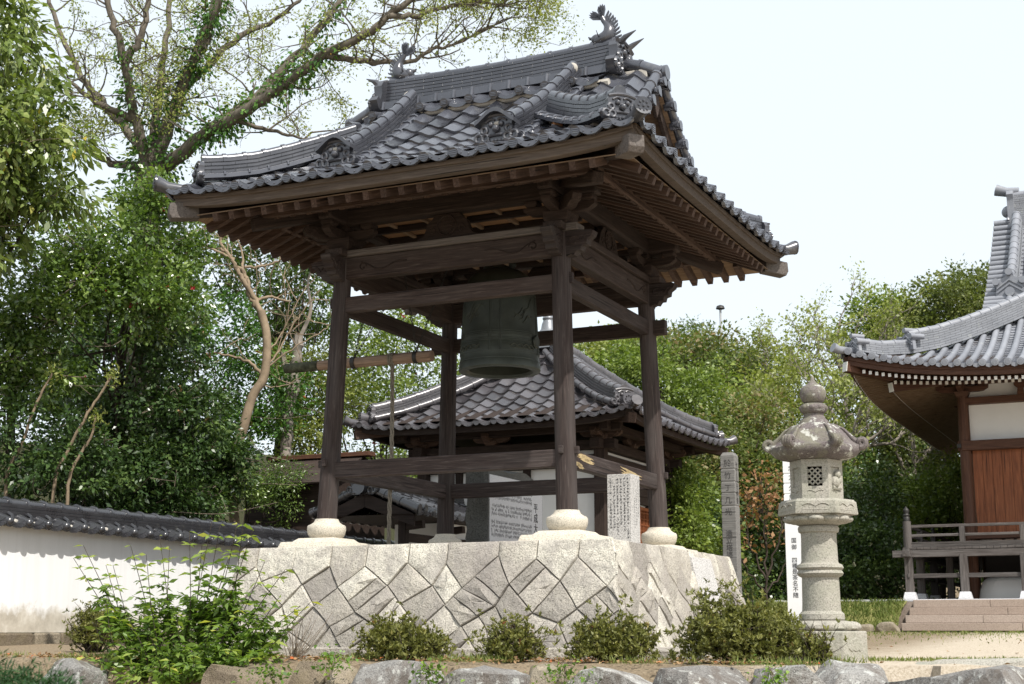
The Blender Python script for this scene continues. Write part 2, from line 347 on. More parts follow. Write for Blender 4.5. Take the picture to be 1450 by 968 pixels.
def tile_field(mb,rf,k,width,dmax,pitch,course,rng,a0=None,a1=None,nx=8,amp=1.0,d0=0):
    E=rf.half(k); n=int(E/pitch)+2; th=.034
    for i in range(-n,n):
        s0,s1=i*pitch+pitch/2,(i+1)*pitch+pitch/2
        if a0 is not None and (s1<a0 or s0>a1): continue
        j=0
        while True:
            da=d0+j*course; db=da+course+.012; j+=1
            if da>=dmax: break
            db=min(db,dmax+.05); w0,w1=width(da),width(db); w=max(w0,w1)
            if s0>w or s1<-w: continue
            jit=rng.uniform(-.005,.005); tl_=rng.uniform(-.012,.012); ty=rng.uniform(-.006,.006); lo=[];up=[];fr=[]
            for q in range(nx+1):
                x=q/nx; s=s0+pitch*x; h=wave(x)*amp+tl_*(x-.5)
                sa=max(-w0,min(w0,s)); sb=max(-w1,min(w1,s))
                fr.append(rf.p(k,sa,da,h+jit-.002)); lo.append(rf.p(k,sa,da+.004+ty,h+th+jit)); up.append(rf.p(k,sb,db,h+jit+.002))
            m=nx+1
            mb.add(fr+lo+up,[(q,q+1,m+q+1,m+q) for q in range(nx)]+[(m+q,m+q+1,2*m+q+1,2*m+q) for q in range(nx)],rng.uniform(.0,1.0))
def eave_tiles(mb,rf,k,width,pitch,rng,amp=1.0,bars=True,rr=.058):
    E=rf.half(k); n=int(E/pitch)+2; o=rf.out(k); al=rf.alg(k)
    for i in range(-n,n+1):
        s=(i+.5)*pitch
        w=width(0)
        if abs(s)<w-.06:
            c=rf.p(k,s,-.02,.012); c2=rf.p(k,s,.16,.022)
            mb.tube([c+o*.03,c2],[rr,rr*.9],14,tint=.45)
            mb.tube([c+o*.030,c+o*.037],[rr*1.0,rr*.97],14,tint=.3)
            if bars:
                for zz in(-.022,0,.022): mb.box(c+o*.040+Vector((0,0,zz)),(abs(al.x)*.08+abs(o.x)*.008,abs(al.y)*.08+abs(o.y)*.008,.010),tint=.9)
        # crescent pendant between crests
        top=[];bot=[]
        for q in range(9):
            x=q/8; ss=max(-w,min(w,s+pitch*x))
            if abs(s+pitch*.5)>w+.1: break
            h=wave(x)*amp+.03; sag=.046+.014*math.sin(math.pi*x)
            top.append(rf.p(k,ss,-.01,h)); bot.append(rf.p(k,ss,-.012,h)-Vector((0,0,sag)))
        if len(top)==9:
            m=9; f=o*.022
            V=[p+f for p in top]+[p+f for p in bot]+[p-f for p in top]+[p-f for p in bot]
            mb.add(V,[(q,q+1,m+q+1,m+q) for q in range(8)]+[(2*m+q,3*m+q,3*m+q+1,2*m+q+1) for q in range(8)]+[(m+q,m+q+1,3*m+q+1,3*m+q) for q in range(8)]+[(q,2*m+q,2*m+q+1,q+1) for q in range(8)],.5)
            for q in(2,4,6): mb.ball((top[q]+bot[q])/2+o*.024,.011,6,4,tint=.8)
def noshi(n,hw,lh,taper=.012,hang=.008,z0=0):
    """profile of a stack of flat ridge courses (u lateral, v up)"""
    L=[]
    for i in range(n):
        w=hw-taper*i; L+=[(w-hang,z0+i*lh+.004),(w,z0+i*lh+.006),(w,z0+(i+1)*lh-.004),(w-hang,z0+(i+1)*lh)]
    return [(-a,b) for a,b in L]+[(a,b) for a,b in reversed(L)] if False else L+[(-a,b) for a,b in reversed(L)]
def dens(path,step=.08):
    path=[Vector(p) for p in path]; out=[path[0]]
    for a,b in zip(path,path[1:]):
        k=max(1,int((b-a).length/step)); out+=[a.lerp(b,(i+1)/k) for i in range(k)]
    return out
def curve(pts,n=8):
    """Catmull-Rom through the points"""
    P=[Vector(p) for p in pts]; P=[P[0]*2-P[1]]+P+[P[-1]*2-P[-2]]; out=[]
    for i in range(1,len(P)-2):
        for j in range(n):
            t=j/n; a,b,c,d=P[i-1:i+3]
            out.append(.5*((2*b)+(c-a)*t+(2*a-5*b+4*c-d)*t*t+(3*b-a-3*c+d)*t**3))
    out.append(P[-2]); return out
def cap_row(mb,path,r,step=.3,z=0,rng=None,collar=.012,n=12):
    """half-round cap tiles with a raised collar at each joint"""
    path=dens(path,.03); L=[0]
    for a,b in zip(path,path[1:]): L.append(L[-1]+(b-a).length)
    tot=L[-1]; k=max(1,round(tot/step)); st=tot/k
    def pt(x):
        x=max(0,min(tot,x))
        for i in range(1,len(L)):
            if L[i]>=x: 
                f=(x-L[i-1])/max(1e-6,L[i]-L[i-1]); return path[i-1].lerp(path[i],f)
        return path[-1]
    up=Vector((0,0,z))
    for i in range(k):
        a=i*st; t=(rng.uniform(.3,.7) if rng else .5)
        xs=[a,a+st*.5,a+st-.05,a+st-.045,a+st,a+st+.003]; rs=[r,r,r,r+collar,r+collar,r*.9]
        mb.tube([pt(x)+up for x in xs],rs,n,True,t,)
def oni(mb,o,out,size=1.0,horns=False,style='cloud'):
    """ridge-end tile: o base centre on roof, out = unit outward"""
    o=Vector(o); out=Vector(out).normalized(); r=Vector((0,0,1)).cross(out).normalized(); z=Vector((0,0,1)); S=size
    half=[(.0,.0),(.20,.0),(.27,.03),(.31,.10),(.27,.15),(.23,.13),(.20,.20),(.215,.28),(.17,.35),(.10,.385),(0,.40)]
    poly=[(a*S,b*S) for a,b in half]+[(-a*S,b*S) for a,b in reversed(half[1:-1])]
    mb.prism(poly,o,r,z,out,.09*S)
    for sg in(-1,1):
        for cx,cz,rad in((.235,.075,.055),(.165,.17,.045),(.15,.07,.05)):
            pts=[o+r*(sg*(cx+rad*(1-.12*i/6)*math.cos(i*.62))*S)+z*((cz+rad*math.sin(i*.62)*(1-.1*i/6))*S)+out*(.05*S) for i in range(12)]
            mb.tube(pts,.021*S,6)
        mb.ball(o+r*(sg*.07*S)+z*(.235*S)+out*.055*S,.038*S,8,6)
        pts=[o+r*(sg*(.02+.03*i)*S)+z*((.29+.02*math.sin(i))*S)+out*.055*S for i in range(5)]; mb.tube(pts,.015*S,6)
        if horns:
            mb.tube([o+r*sg*.09*S+z*.33*S+out*.02*S,o+r*sg*.11*S+z*.38*S+out*.09*S,o+r*sg*.11*S+z*.43*S+out*.20*S],[.036*S,.027*S,.004*S],8)
    mb.ball(o+z*(.175*S)+out*.07*S,.05*S,8,6)
    mb.tube([o+r*(a*S)+z*((.10-.5*a*a)*S)+out*.06*S for a in(-.1,-.05,0,.05,.1)],.018*S,6)
    mb.tube([o+r*(a*S)+z*((.36-.9*a*a)*S)+out*.045*S for a in(-.2,-.14,-.07,0,.07,.14,.2)],.022*S,6)
    for i in range(9):
        a=(i-4)*.05; mb.ball(o+r*a*S+z*(.03*S)+out*.05*S,.022*S,6,4)
def shachi(mb,o,inw,S=1.0):
    """fish ornament, head down on the ridge looking inward, tail curled up"""
    o=Vector(o); u=-Vector(inw).normalized(); z=Vector((0,0,1)); w=z.cross(u)
    def p(a,b,c=0): return o+u*a*S+z*b*S+w*c*S
    body=curve([p(-.20,.10),p(-.08,.10),p(.04,.14),p(.09,.25),p(.06,.37),p(-.01,.47),p(-.05,.56)],4)
    rad=[.04+.06*math.sin(math.pi*min(1,(i/len(body))*1.25+.12)) if i<len(body)*.75 else .035 for i in range(len(body))]
    mb.tube(body,[max(.03,q*S*1.45) for q in rad],10)
    mb.ball(p(-.17,.13),.105*S,10,8); mb.tube([p(-.20,.16),p(-.30,.17),p(-.33,.21)],[.04*S,.03*S,.012*S],8); mb.tube([p(-.19,.07),p(-.28,.05)],[.035*S,.015*S],8)
    for c in(-1,1):
        mb.ball(p(-.17,.17,.055*c),.022*S,8,6)
        for i in range(5): mb.tube([p(-.08,.10,.07*c),p(-.02-.02*i,.02+.055*i,(.15+.01*i)*c)],[.018*S,.006*S],6)
        for i in range(4): mb.tube([p(-.13,.06,.05*c),p(-.20+.03*i,-.0+.02*i,(.11)*c)],[.018*S,.008*S],6)
    for i in range(6):       # outward back fins
        a=i/5; mb.prism([(0,-.030*S),(.25*S-.03*a*S,-.014*S),(.27*S,.014*S),(0,.030*S)],p(.08,.08+.04*i),(u*math.cos(.2+.9*a)+z*math.sin(.2+.9*a)),(z*math.cos(.2+.9*a)-u*math.sin(.2+.9*a)),w,.03*S)
    for i in range(5):
        a=i/4; mb.prism([(0,-.028*S),(.21*S,-.012*S),(.23*S,.014*S),(0,.028*S)],p(.07-.02*i,.33+.035*i),(u*math.cos(.5+.6*a)+z*math.sin(.5+.6*a)),(z*math.cos(.5+.6*a)-u*math.sin(.5+.6*a)),w,.026*S)
    # forked tail fan
    for c,base in((-1,.25),(1,1.3)):
        for i in range(4):
            a=base+.16*i; d=(-u*math.cos(a)+z*math.sin(a)); e=(z*math.cos(a)+u*math.sin(a))
            L=.30-.02*abs(i-1.5)
            mb.prism([(0,-.03*S),(L*.7*S,-.044*S),(L*S,.0),(L*.7*S,.03*S),(0,.03*S)],p(-.05,.54),d,e,w,.03*S)

# ------------------------------------------------------------------ plants
def leafobj(name,pts,axis,L,W,mat,parent,rng,tint,updir=.6,kind=None):
    n=len(pts); 
    if n==0: return None
    axis=axis/np.maximum(1e-6,np.linalg.norm(axis,axis=1,keepdims=True))
    nr=rng.normal(size=(n,3))*.6; nr[:,2]+=updir; sd=np.cross(axis,nr); sd/=np.maximum(1e-6,np.linalg.norm(sd,axis=1,keepdims=True)); nr=np.cross(sd,axis)
    s=(rng.uniform(.45,1.45,size=(n,1)))
    a=axis*L*s; b=sd*W*s*.5; f=nr*W*s*.22
    v=np.empty((n,4,3)); v[:,0]=pts; v[:,1]=pts+.45*a+b+f; v[:,2]=pts+a-f*.4; v[:,3]=pts+.45*a-b+f
    me=bpy.data.meshes.new(name); me.vertices.add(4*n); me.vertices.foreach_set('co',v.reshape(-1).astype(np.float32))
    me.loops.add(4*n); me.loops.foreach_set('vertex_index',np.arange(4*n,dtype=np.int32)); me.polygons.add(n)
    me.polygons.foreach_set('loop_start',np.arange(0,4*n,4,dtype=np.int32)); me.polygons.foreach_set('loop_total',np.full(n,4,dtype=np.int32))
    t=me.attributes.new('tint','FLOAT','FACE'); t.data.foreach_set('value',np.clip(tint,0,1).astype(np.float32))
    me.update(); me.validate()
    o=link(name,me,mat,parent,0)
    if kind: o['kind']=kind
    return o
def clump_pts(rng,ell,nclump,per,spread,droop=-.25,top=.15):
    """leaf points in clumps over a list of ellipsoids ((x,y,z),(rx,ry,rz))"""
    P=[];A=[];T=[];C=[]
    vol=np.array([r[0]*r[2] for c,r in ell]); vol=vol/vol.sum()
    for (c,r),f in zip(ell,vol):
        m=max(3,int(nclump*f)); d=rng.normal(size=(m,3)); d/=np.linalg.norm(d,axis=1,keepdims=True)
        q=rng.uniform(.0,1,size=(m,1))**.45; cc=np.array(c)+d*q*np.array(r)*rng.uniform(.9,1.06,size=(m,1)); C.append(cc)
        k=rng.integers(int(per*.5),int(per*1.5),size=m); idx=np.repeat(np.arange(m),k)
        ct=rng.normal(.45,.20,size=m); sp=.84*spread*rng.uniform(.7,1.35,size=m)
        off=rng.normal(size=(len(idx),3))*sp[idx][:,None]*np.array([1,1,.72])
        P.append(cc[idx]+off); ax=off*.9/spread+d[idx]*.4+rng.normal(size=(len(idx),3))*.45; ax[:,2]+=droop; A.append(ax)
        T.append(ct[idx]+rng.normal(size=len(idx))*.14+top*np.clip(off[:,2]/spread,-1,1)*0+.0)
    return np.concatenate(P),np.concatenate(A),np.concatenate(T),np.concatenate(C)
def limb(mb,pts,r0,r1,n=8,wob=0,rng=None):
    c=curve(pts,6); m=len(c)
    if wob and rng is not None:
        c=[p+Vector(rng.normal(size=3)*wob*min(1,i/3)) for i,p in enumerate(c)]
    mb.tube(c,[r0+(r1-r0)*(i/(m-1))**.8 for i in range(m)],n); return c
def twigs(mb,p,d,L,r,depth,rng,tips,gr=.12,spread=.55,kids=3,n=5):
    p=Vector(p); d=Vector(d).normalized(); k=4; pts=[p]; q=p.copy(); dd=d.copy()
    for i in range(k):
        dd=(dd+Vector(rng.normal(size=3)*.22)+Vector((0,0,gr*.4))).normalized(); q=q+dd*L/k; pts.append(q.copy())
    mb.tube(pts,[r*(1-.5*i/k) for i in range(k+1)],n,False)
    if depth<=0:
        tips.append((pts[-1].copy(),dd.copy())); tips.append((pts[2].copy(),dd.copy())); return
    for c in range(kids):
        i=rng.integers(2,k+1); e=(dd+Vector(rng.normal(size=3)*spread)+Vector((0,0,gr))).normalized()
        twigs(mb,pts[i],e,L*rng.uniform(.55,.8),r*.55,depth-1,rng,tips,gr,spread,kids,max(3,n-1))
def V3(p): return (p.x,p.y,p.z)
def ell(px,py,Y,rx,ry,rd=None):
    """ellipsoid given by its centre and half-sizes seen in the photograph at distance Y"""
    c=at(px,py,Y); k=Y/FPX; return (V3(c),(rx*k,(rd if rd else (rx+ry)*.5)*k,ry*k))
def tree(name,label,ells,trunk,mat,seed,nclump,per,L,W,spread,bark=None,tr=(.16,.05),group=None,cat='tree',branches=10,flowers=None,droop=-.25,twigd=0,extra=None):
    rng=np.random.default_rng(seed); base=Vector(trunk[0]); root=empty(name,base,0,label,cat,group)
    mb=MB(); bk=bark or BARKD; loc=[Vector(t)-base for t in trunk]
    limb(mb,loc,tr[0],tr[1],8,.02,rng); tips=[]
    P,A,T,C=clump_pts(rng,ells,nclump,per,spread,droop)
    b=np.array(V3(base)); top=loc[-1]
    for i in rng.choice(len(C),min(branches,len(C)),replace=False):
        e=Vector(C[i]-b); f=rng.uniform(.35,1.0); s=loc[0].lerp(top,f) if len(loc)<3 else curve(loc,4)[int(f*(len(loc)-1)*4)]
        m=s.lerp(e,.5)+Vector(rng.normal(size=3)*.12)-Vector((0,0,.15)); limb(mb,[s,m,e],tr[1]*.6,.008,6)
        if twigd: twigs(mb,e,(e-s),.5,.012,twigd,rng,tips)
    for ex in (extra or []): limb(mb,[Vector(q)-base for q in ex[0]],ex[1],ex[2],7,.015,rng)
    mb.build('trunk',bk,root,60)
    leafobj('crown',P-b,A,L,W,mat,root,rng,T)
    if group and 'wall' in group:
        tb=MB()
        for i in range(26):
            s=Vector(C[rng.integers(0,len(C))]-b); d=Vector(rng.normal(size=3)*.5); d.z=d.z*.5+.1; e=s+d*rng.uniform(.6,1.5); limb(tb,[s,s.lerp(e,.5)+Vector(rng.normal(size=3)*.10),e],.010,.004,4); f=s.lerp(e,.5); limb(tb,[f,f+Vector(rng.normal(size=3)*.12),f+Vector(rng.normal(size=3)*.3)],.006,.003,3)
        tb.build('bare_sprays',TWIG,root,60)
    if flowers:
        fm,cnt,fs=flowers; d=rng.choice(len(P),cnt,replace=False); q=P[d]-b
        q=q[np.argsort(q[:,1])][:cnt]; fp=np.repeat(q,9,axis=0)+rng.normal(size=(len(q)*9,3))*.012; ax=rng.normal(size=(len(fp),3))
        leafobj('blossoms',fp,ax,fs,fs*.9,fm,root,rng,rng.uniform(0,1,len(fp)))
    return root
# ------------------------------------------------------------------ the ground
def gz(x,y):
    lx,ly=tl((x,y))
    if y>0:
        d=math.hypot(x,y)
        z=-.30+.27*max(0,min(1,(d-17)/11))
        if d>46: z+=min(9,(d-46)*.30)
        if lx<-5.9 and ly>2 and d>24: z+=min(.6,(d-24)*.08)
    else: z=-.30
    # low street in front of the retaining edge
    edge=-4.42 if lx<5.0 else -3.55
    if edge<=ly<-3.9 and lx<5.0: z-=.08*(-3.9-ly)/.5
    if ly<edge: z=-1.62+.02*math.sin(x)
    return z
def ground():
    xs=sorted(set([-300,-200,-140,-100,-80]+list(np.arange(-60,61,1.5))+list(np.arange(-12,14.01,.25))+[80,100,140,200,300]))
    ys=sorted(set([-300,-150,-60,-30,-14]+list(np.arange(-8,70.1,1.5))+list(np.arange(9,20.01,.25))+[80,100,150,250,400]))
    rng=np.random.default_rng(3); V=[];F=[]
    for y in ys:
        for x in xs: V.append((x,y,gz(x,y)+rng.normal()*.004))
    n=len(xs)
    for j in range(len(ys)-1):
        for i in range(n-1): F.append((j*n+i,j*n+i+1,(j+1)*n+i+1,(j+1)*n+i))
    mb=MB(); mb.add(V,F)
    for i,f in enumerate(F):
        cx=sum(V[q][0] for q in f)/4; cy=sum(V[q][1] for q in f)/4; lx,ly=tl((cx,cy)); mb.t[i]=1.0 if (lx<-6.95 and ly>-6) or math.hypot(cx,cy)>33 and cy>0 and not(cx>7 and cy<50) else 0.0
    t=NT('gravel_and_soil_ground'); v=t.coord(); a=t.noise(v,.55,5,.6); b=t.noise(v,42,3,.7); c=t.noise(v,3.5,5,.65)
    grav=t.ramp(b,[(.3,(.30,.25,.19)),(.5,(.44,.38,.30)),(.7,(.54,.48,.40))])
    soil=t.ramp(b,[(.3,(.13,.10,.07)),(.55,(.24,.19,.13)),(.75,(.33,.27,.19))])
    k=t.ramp(c,[(.44,0),(.60,1)]); geo=t.n('ShaderNodeNewGeometry'); sx=t.n('ShaderNodeSeparateXYZ'); t.l(geo.outputs['Position'],sx.inputs[0])
    # the bed between the platform and the edge stones is soil, the court beyond is gravel
    dot=t.n('ShaderNodeVectorMath',operation='DOT_PRODUCT'); t.l(geo.outputs['Position'],dot.inputs[0]); dot.inputs[1].default_value=(UY,-UX,0)
    r=t.n('ShaderNodeMapRange'); r.inputs['From Min'].default_value=-4.6; r.inputs['From Max'].default_value=-3.6
    add=t.n('ShaderNodeMath',operation='ADD'); t.l(dot.outputs['Value'],add.inputs[0]); add.inputs[1].default_value=TC[1]*UX-TC[0]*UY-9.0
    cl=t.n('ShaderNodeMath',operation='ADD'); t.l(add.outputs[0],cl.inputs[0]); t.l(c,cl.inputs[1]); t.l(cl.outputs[0],r.inputs['Value'])
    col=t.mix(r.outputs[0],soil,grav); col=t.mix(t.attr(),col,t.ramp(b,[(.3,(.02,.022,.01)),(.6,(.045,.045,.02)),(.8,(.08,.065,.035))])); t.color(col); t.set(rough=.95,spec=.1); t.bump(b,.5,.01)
    tag(mb.build('ground',t.m,None,0),kind='structure')
ground()
# wooded hillside behind everything
def hill():
    mb=MB(); V=[];F=[]; xs=np.arange(-120,121,4); ys=np.arange(58,110,4); rng=np.random.default_rng(5)
    for y in ys:
        for x in xs: V.append((x,y,min(9,(y-57)*.26)+1.2*math.sin(x*.11+1)+rng.normal()*.3-.6))
    n=len(xs)
    for j in range(len(ys)-1):
        for i in range(n-1): F.append((j*n+i,j*n+i+1,(j+1)*n+i+1,(j+1)*n+i))
    mb.add(V,F); tag(mb.build('hillside',flat('forest_floor',(.045,.05,.025),.95,.1,0,.5,1.2,.5),None,60),kind='structure')
hill()
# ------------------------------------------------------------------ stone platform
PT=.98; PTX,PTY=2.36,2.2; PB=-.34; BAT=.34
def clip(poly,edges):
    for (nx,ny,c) in edges:      # keep nx*x+ny*y<=c
        out=[]
        for i in range(len(poly)):
            a,b=poly[i],poly[(i+1)%len(poly)]; da=nx*a[0]+ny*a[1]-c; db=nx*b[0]+ny*b[1]-c
            if da<=0: out.append(a)
            if (da<0)!=(db<0) and da!=db:
                t=da/(da-db); out.append((a[0]+(b[0]-a[0])*t,a[1]+(b[1]-a[1])*t))
        poly=out
        if len(poly)<3: return []
    return poly
def area(p): return abs(sum(p[i][0]*p[(i+1)%len(p)][1]-p[(i+1)%len(p)][0]*p[i][1] for i in range(len(p))))/2
def face_stones(mb,half,H,bat,frame,seed,holes=None):
    """diagonally coursed facing; frame(x,h,out) -> point"""
    rng=np.random.default_rng(seed); e1=(.295,.245); e2=(-.245,.245); Lv=9; J={}
    h0=H-.23-Lv*.245
    def vx(m,n):
        if (m,n) not in J:
            q=np.random.default_rng((m+60)*1000+(n+60)+seed).normal(size=2)*.058; J[(m,n)]=(m*e1[0]+n*e2[0]+q[0],h0+(m+n)*.245+q[1]*.7)
        return J[(m,n)]
    polys=[]
    for m in range(-25,26):
        for n in range(-25,26):
            lv=m+n+2
            if lv>Lv or lv<-2: continue
            A_,B_,C_,D_=vx(m,n),vx(m+1,n),vx(m+1,n+1),vx(m,n+1); u_=rng.random(); f_=rng.uniform(.36,.64); mid=lambda p,q:(p[0]+(q[0]-p[0])*f_,p[1]+(q[1]-p[1])*f_)
            if u_<.16: polys+=[[A_,mid(A_,B_),mid(D_,C_),D_],[mid(A_,B_),B_,C_,mid(D_,C_)]]
            elif u_<.30: polys+=[[A_,B_,mid(B_,C_),mid(A_,D_)],[mid(A_,D_),mid(B_,C_),C_,D_]]
            else: polys.append([A_,B_,C_,D_])
    pk=sorted([(vx(m,Lv-m),m) for m in range(-25,26)])
    xp=[p[0] for p,_ in pk]
    for (p,m),(q,m2) in zip(pk,pk[1:]):
        va=vx(m,Lv-m2); ja=p[0]; jb=q[0]
        polys.append([(ja,H+.1),p,va,q,(jb,H+.1)] if va[1]<p[1] else [(ja,H+.1),p,q,(jb,H+.1)])
    sl=bat/H
    ed=[(0,1,H),(0,-1,0),(1,sl,half+bat),(-1,sl,half+bat)]
    for P in polys:
        P=clip(P,ed)
        if len(P)<3 or area(P)<.006: continue
        cx=sum(p[0] for p in P)/len(P); cy=sum(p[1] for p in P)/len(P)
        # refine outline
        Q=[]
        for i in range(len(P)):
            a,b=P[i],P[(i+1)%len(P)]; k=max(1,int(math.dist(a,b)/.11))
            Q+=[(a[0]+(b[0]-a[0])*j/k,a[1]+(b[1]-a[1])*j/k) for j in range(k)]
        def ring(ins,o,jit):
            out=[]
            for x,y in Q:
                d=math.hypot(x-cx,y-cy)+1e-6; f=max(.1,1-ins/d); out.append(frame(cx+(x-cx)*f,cy+(y-cy)*f,o+rng.normal()*jit))
            return out
        o=rng.uniform(-.012,.018); n=len(Q); rs=[ring(.004,-.028,0),ring(.0055,o-.005,.004),ring(.016,o+.010,.006),ring(.09,o+.016,.010)]
        V=sum(rs,[])+[frame(cx,cy,o+.022)]
        F=[(k*n+i,k*n+(i+1)%n,(k+1)*n+(i+1)%n,(k+1)*n+i) for k in range(3) for i in range(n)]+[(3*n+i,3*n+(i+1)%n,4*n) for i in range(n)]
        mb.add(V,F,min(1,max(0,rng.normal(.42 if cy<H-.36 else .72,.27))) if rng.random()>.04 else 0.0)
pl=empty('stone_platform',tw(0,0,0),ROT,'tall granite block platform with sloping diagonally coursed sides under the bell tower','platform')
H=PT-PB; mb=MB()
for k in range(4):
    half=PTX if k%2==0 else PTY; dep=PTY if k%2==0 else PTX
    def frame(x,h,o,k=k,dep=dep):
        D=dep+BAT*(1-h/H)+o; z=PB+h
        return Vector([(x,-D,z),(D,x,z),(-x,D,z),(-D,-x,z)][k])
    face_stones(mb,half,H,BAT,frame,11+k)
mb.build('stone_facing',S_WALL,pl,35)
mb=MB(); mb.frustum((0,0,PB),(2*(PTX+BAT-.02),2*(PTY+BAT-.02)),(2*PTX-.04,2*PTY-.04),H-.03); mb.build('core',S_JOINT,pl,0)
mb=MB(); rng=np.random.default_rng(4)
for i in range(6):
    for j in range(6):
        w,d=2*(PTX-.03)/6,2*(PTY-.03)/6
        mb.box((-PTX+.03+w*(i+.5),-PTY+.03+d*(j+.5),PT-.028),(w-.008,d-.008,.05),tint=rng.uniform(.3,.8))
mb.build('paving',S_PALE,pl,0,.006)
mb=MB(); x=-PTX-.45
while x<PTX+.4:
    w=rng.uniform(.7,1.1); mb.box((x+w/2,-PTY-BAT-.02,PB+.06+rng.uniform(-.01,.01)),(w-.012,.44,.20),tint=rng.uniform(.2,.7)); x+=w
y=-PTY-.2
while y<PTY+.3:
    w=rng.uniform(.7,1.1); mb.box((PTX+BAT+.0,y+w/2,PB+.06+rng.uniform(-.01,.01)),(.42,w-.012,.20),tint=rng.uniform(.2,.7)); y+=w
mb.build('footing_course',S_WALL,pl,0,.015)
# smooth tablet let into the right face
mb=MB(); 
def fr(x,h,o): D=PTX+BAT*(1-h/H)+o; return Vector((D,x,PB+h))
mb.add([fr(.42,.70,.03),fr(1.22,.70,.03),fr(1.22,1.24,.03),fr(.42,1.24,.03),fr(.42,.70,-.03),fr(1.22,.70,-.03),fr(1.22,1.24,-.03),fr(.42,1.24,-.03)],[(0,1,2,3),(0,4,5,1),(1,5,6,2),(2,6,7,3),(3,7,4,0)],.9)
tb=mb.build('smooth_tablet',S_PIL,pl,0,.006); tb['label']='smooth pale tablet let into the right side of the platform'
# ------------------------------------------------------------------ column base stones (one thing each)
BN=['stone column base under the post nearest the viewer, at the front corner','stone column base under the front post by the white wall','stone column base under the post beside the grey wooden memorial post','stone column base in shade under the rear post behind the rope']
def base_stone(i,x,y):
    r=empty('column_base',tw(x,y,PT),ROT,BN[i],'column base','stone bases under the bell tower posts')
    m=MB(); m.frustum((0,0,.001),(.86,.86),(.80,.80),.075); m.frustum((0,0,.076),(.62,.62),(.50,.50),.05); m.build('square_slab',S_PALE,r,30,.012)
    m=MB(); m.lathe([(.165,.12),(.20,.135),(.228,.18),(.240,.235),(.236,.275),(.222,.290),(.195,.300),(.160,.325),(.146,.352),(.142,.365)],28); m.build('round_stone',S_PALE,r,50)
PB_=1.6; PTO=1.5
for i,(sx,sy) in enumerate(((1,-1),(-1,-1),(1,1),(-1,1))): base_stone(i,sx*PB_,sy*PB_*.98)
# ------------------------------------------------------------------ bell tower
TW=empty('bell_tower',tw(0,0,0),ROT,'open wooden bell tower on four leaning posts under a grey tiled hip-and-gable roof','bell tower')
def lp(sx,sy,z): 
    f=(z-1.345)/3.315; q=PB_+(PTO-PB_)*f; return (sx*q,sy*q*.98,z)
for sx,sy in ((1,-1),(-1,-1),(1,1),(-1,1)):
    o=beam('post',TW,lp(sx,sy,1.345),lp(sx,sy,4.66),.24,.24,W_POST,round_=(.124,.112),n=18)
    q=lp(sx,sy,4.06); q2=lp(sx,sy,2.0)
    for c,d in(((q[0]+sx*.125,q[1],q[2]+.02),(.05,.05,.13)),((q2[0]+sx*.135,q2[1],q2[2]+.03),(.06,.05,.09)),((q2[0],q2[1]+sy*.135,q2[2]+.03),(.05,.06,.09))): mb=MB(); mb.box(c,d); mb.build('wedge',W_POST,TW,0,.006)
def rail(name,z,h,w,mat,ext=(0,0,0,0)):
    q=lp(1,1,z); out=[]
    for i,(a,b) in enumerate((((-q[0],-q[1]),(q[0],-q[1])),((q[0],-q[1]),(q[0],q[1])),((q[0],q[1]),(-q[0],q[1])),((-q[0],q[1]),(-q[0],-q[1])))):
        A=Vector((*a,z));B=Vector((*b,z)); d=(B-A).normalized(); out.append(beam(name,TW,A-d*ext[i],B+d*ext[i],w,h,mat,bevel=.012))
    return out
lo=rail('lower_rail',1.945,.205,.105,W_POST); lo[1]['label']='weathered rail with raw yellow splits near the front post'
md=rail('middle_rail',4.035,.20,.11,W_BEAM,(0,0,.27,0)); tie=rail('head_beam',4.50,.28,.14,W_BEAM)
# raw split patches on the right lower rail
q=lp(1,1,1.945); rng=np.random.default_rng(8)
for (y0,y1,za,zb) in ((-1.40,-.75,.015,.092),(-1.42,-1.10,-.07,-.02),(.05,.85,-.03,.075)):
    n=9; mb=MB()
    for r_ in range(5):
        zz=za+(zb-za)*(r_+rng.uniform(.2,.8))/5-(.0 if y0<0 else .02*r_*0); a=y0+rng.uniform(0,.25)*(y1-y0); b=y1-rng.uniform(0,.35)*(y1-y0); th=rng.uniform(.008,.016)
        pts=[(a+(b-a)*i/n, zz-(.06*i/n if y0>0 else .03*i/n)+rng.normal()*.003) for i in range(n+1)]
        wd_=[th*math.sin(math.pi*(i+.15)/(n+.3))+.001 for i in range(n+1)]
        P=[(u,z+w) for (u,z),w in zip(pts,wd_)]+[(u,z-w) for (u,z),w in reversed(list(zip(pts,wd_)))]
        mb.prism(P,(q[0]+.0535,0,1.945),(0,1,0),(0,0,1),(1,0,0),.006,.5)
    mb.build('split_patch',W_FRESH,TW,0)
# carved waves on the head beams and plate
for i,o in enumerate(tie):
    L=2*lp(1,1,4.5)[0]; sd=-1
    for e,sg in ((.28,1),(L-.28,-1)):
        mb=MB()
        pts=[(e+sg*(.02+.11*k),sd*.072*1,.07*math.cos(k*1.15)*(1-.1*k)) for k in range(7)]
        mb.tube(curve(pts,4),.010,5); mb.tube(curve([(e+sg*(.05+.06*math.cos(k*.9)*(1-k*.1)),sd*.072,.0+.06*math.sin(k*.9)*(1-k*.1)) for k in range(8)],4),.009,5)
        mb.build('carved_scroll',W_DARK,o,60)
for i in range(4):
    k=[(-1,-1),(1,-1),(1,1),(-1,1)]; a=k[i];b=k[(i+1)%4]; A=Vector((a[0]*1.5,a[1]*1.47,4.685));B=Vector((b[0]*1.5,b[1]*1.47,4.685)); d=(B-A).normalized()
    off=(.002 if i%2 else 0); beam('plate_beam',TW,A-d*.26+Vector((0,0,off)),B+d*.26+Vector((0,0,off)),.24,.085+off,W_END if i==0 else W_BEAM)
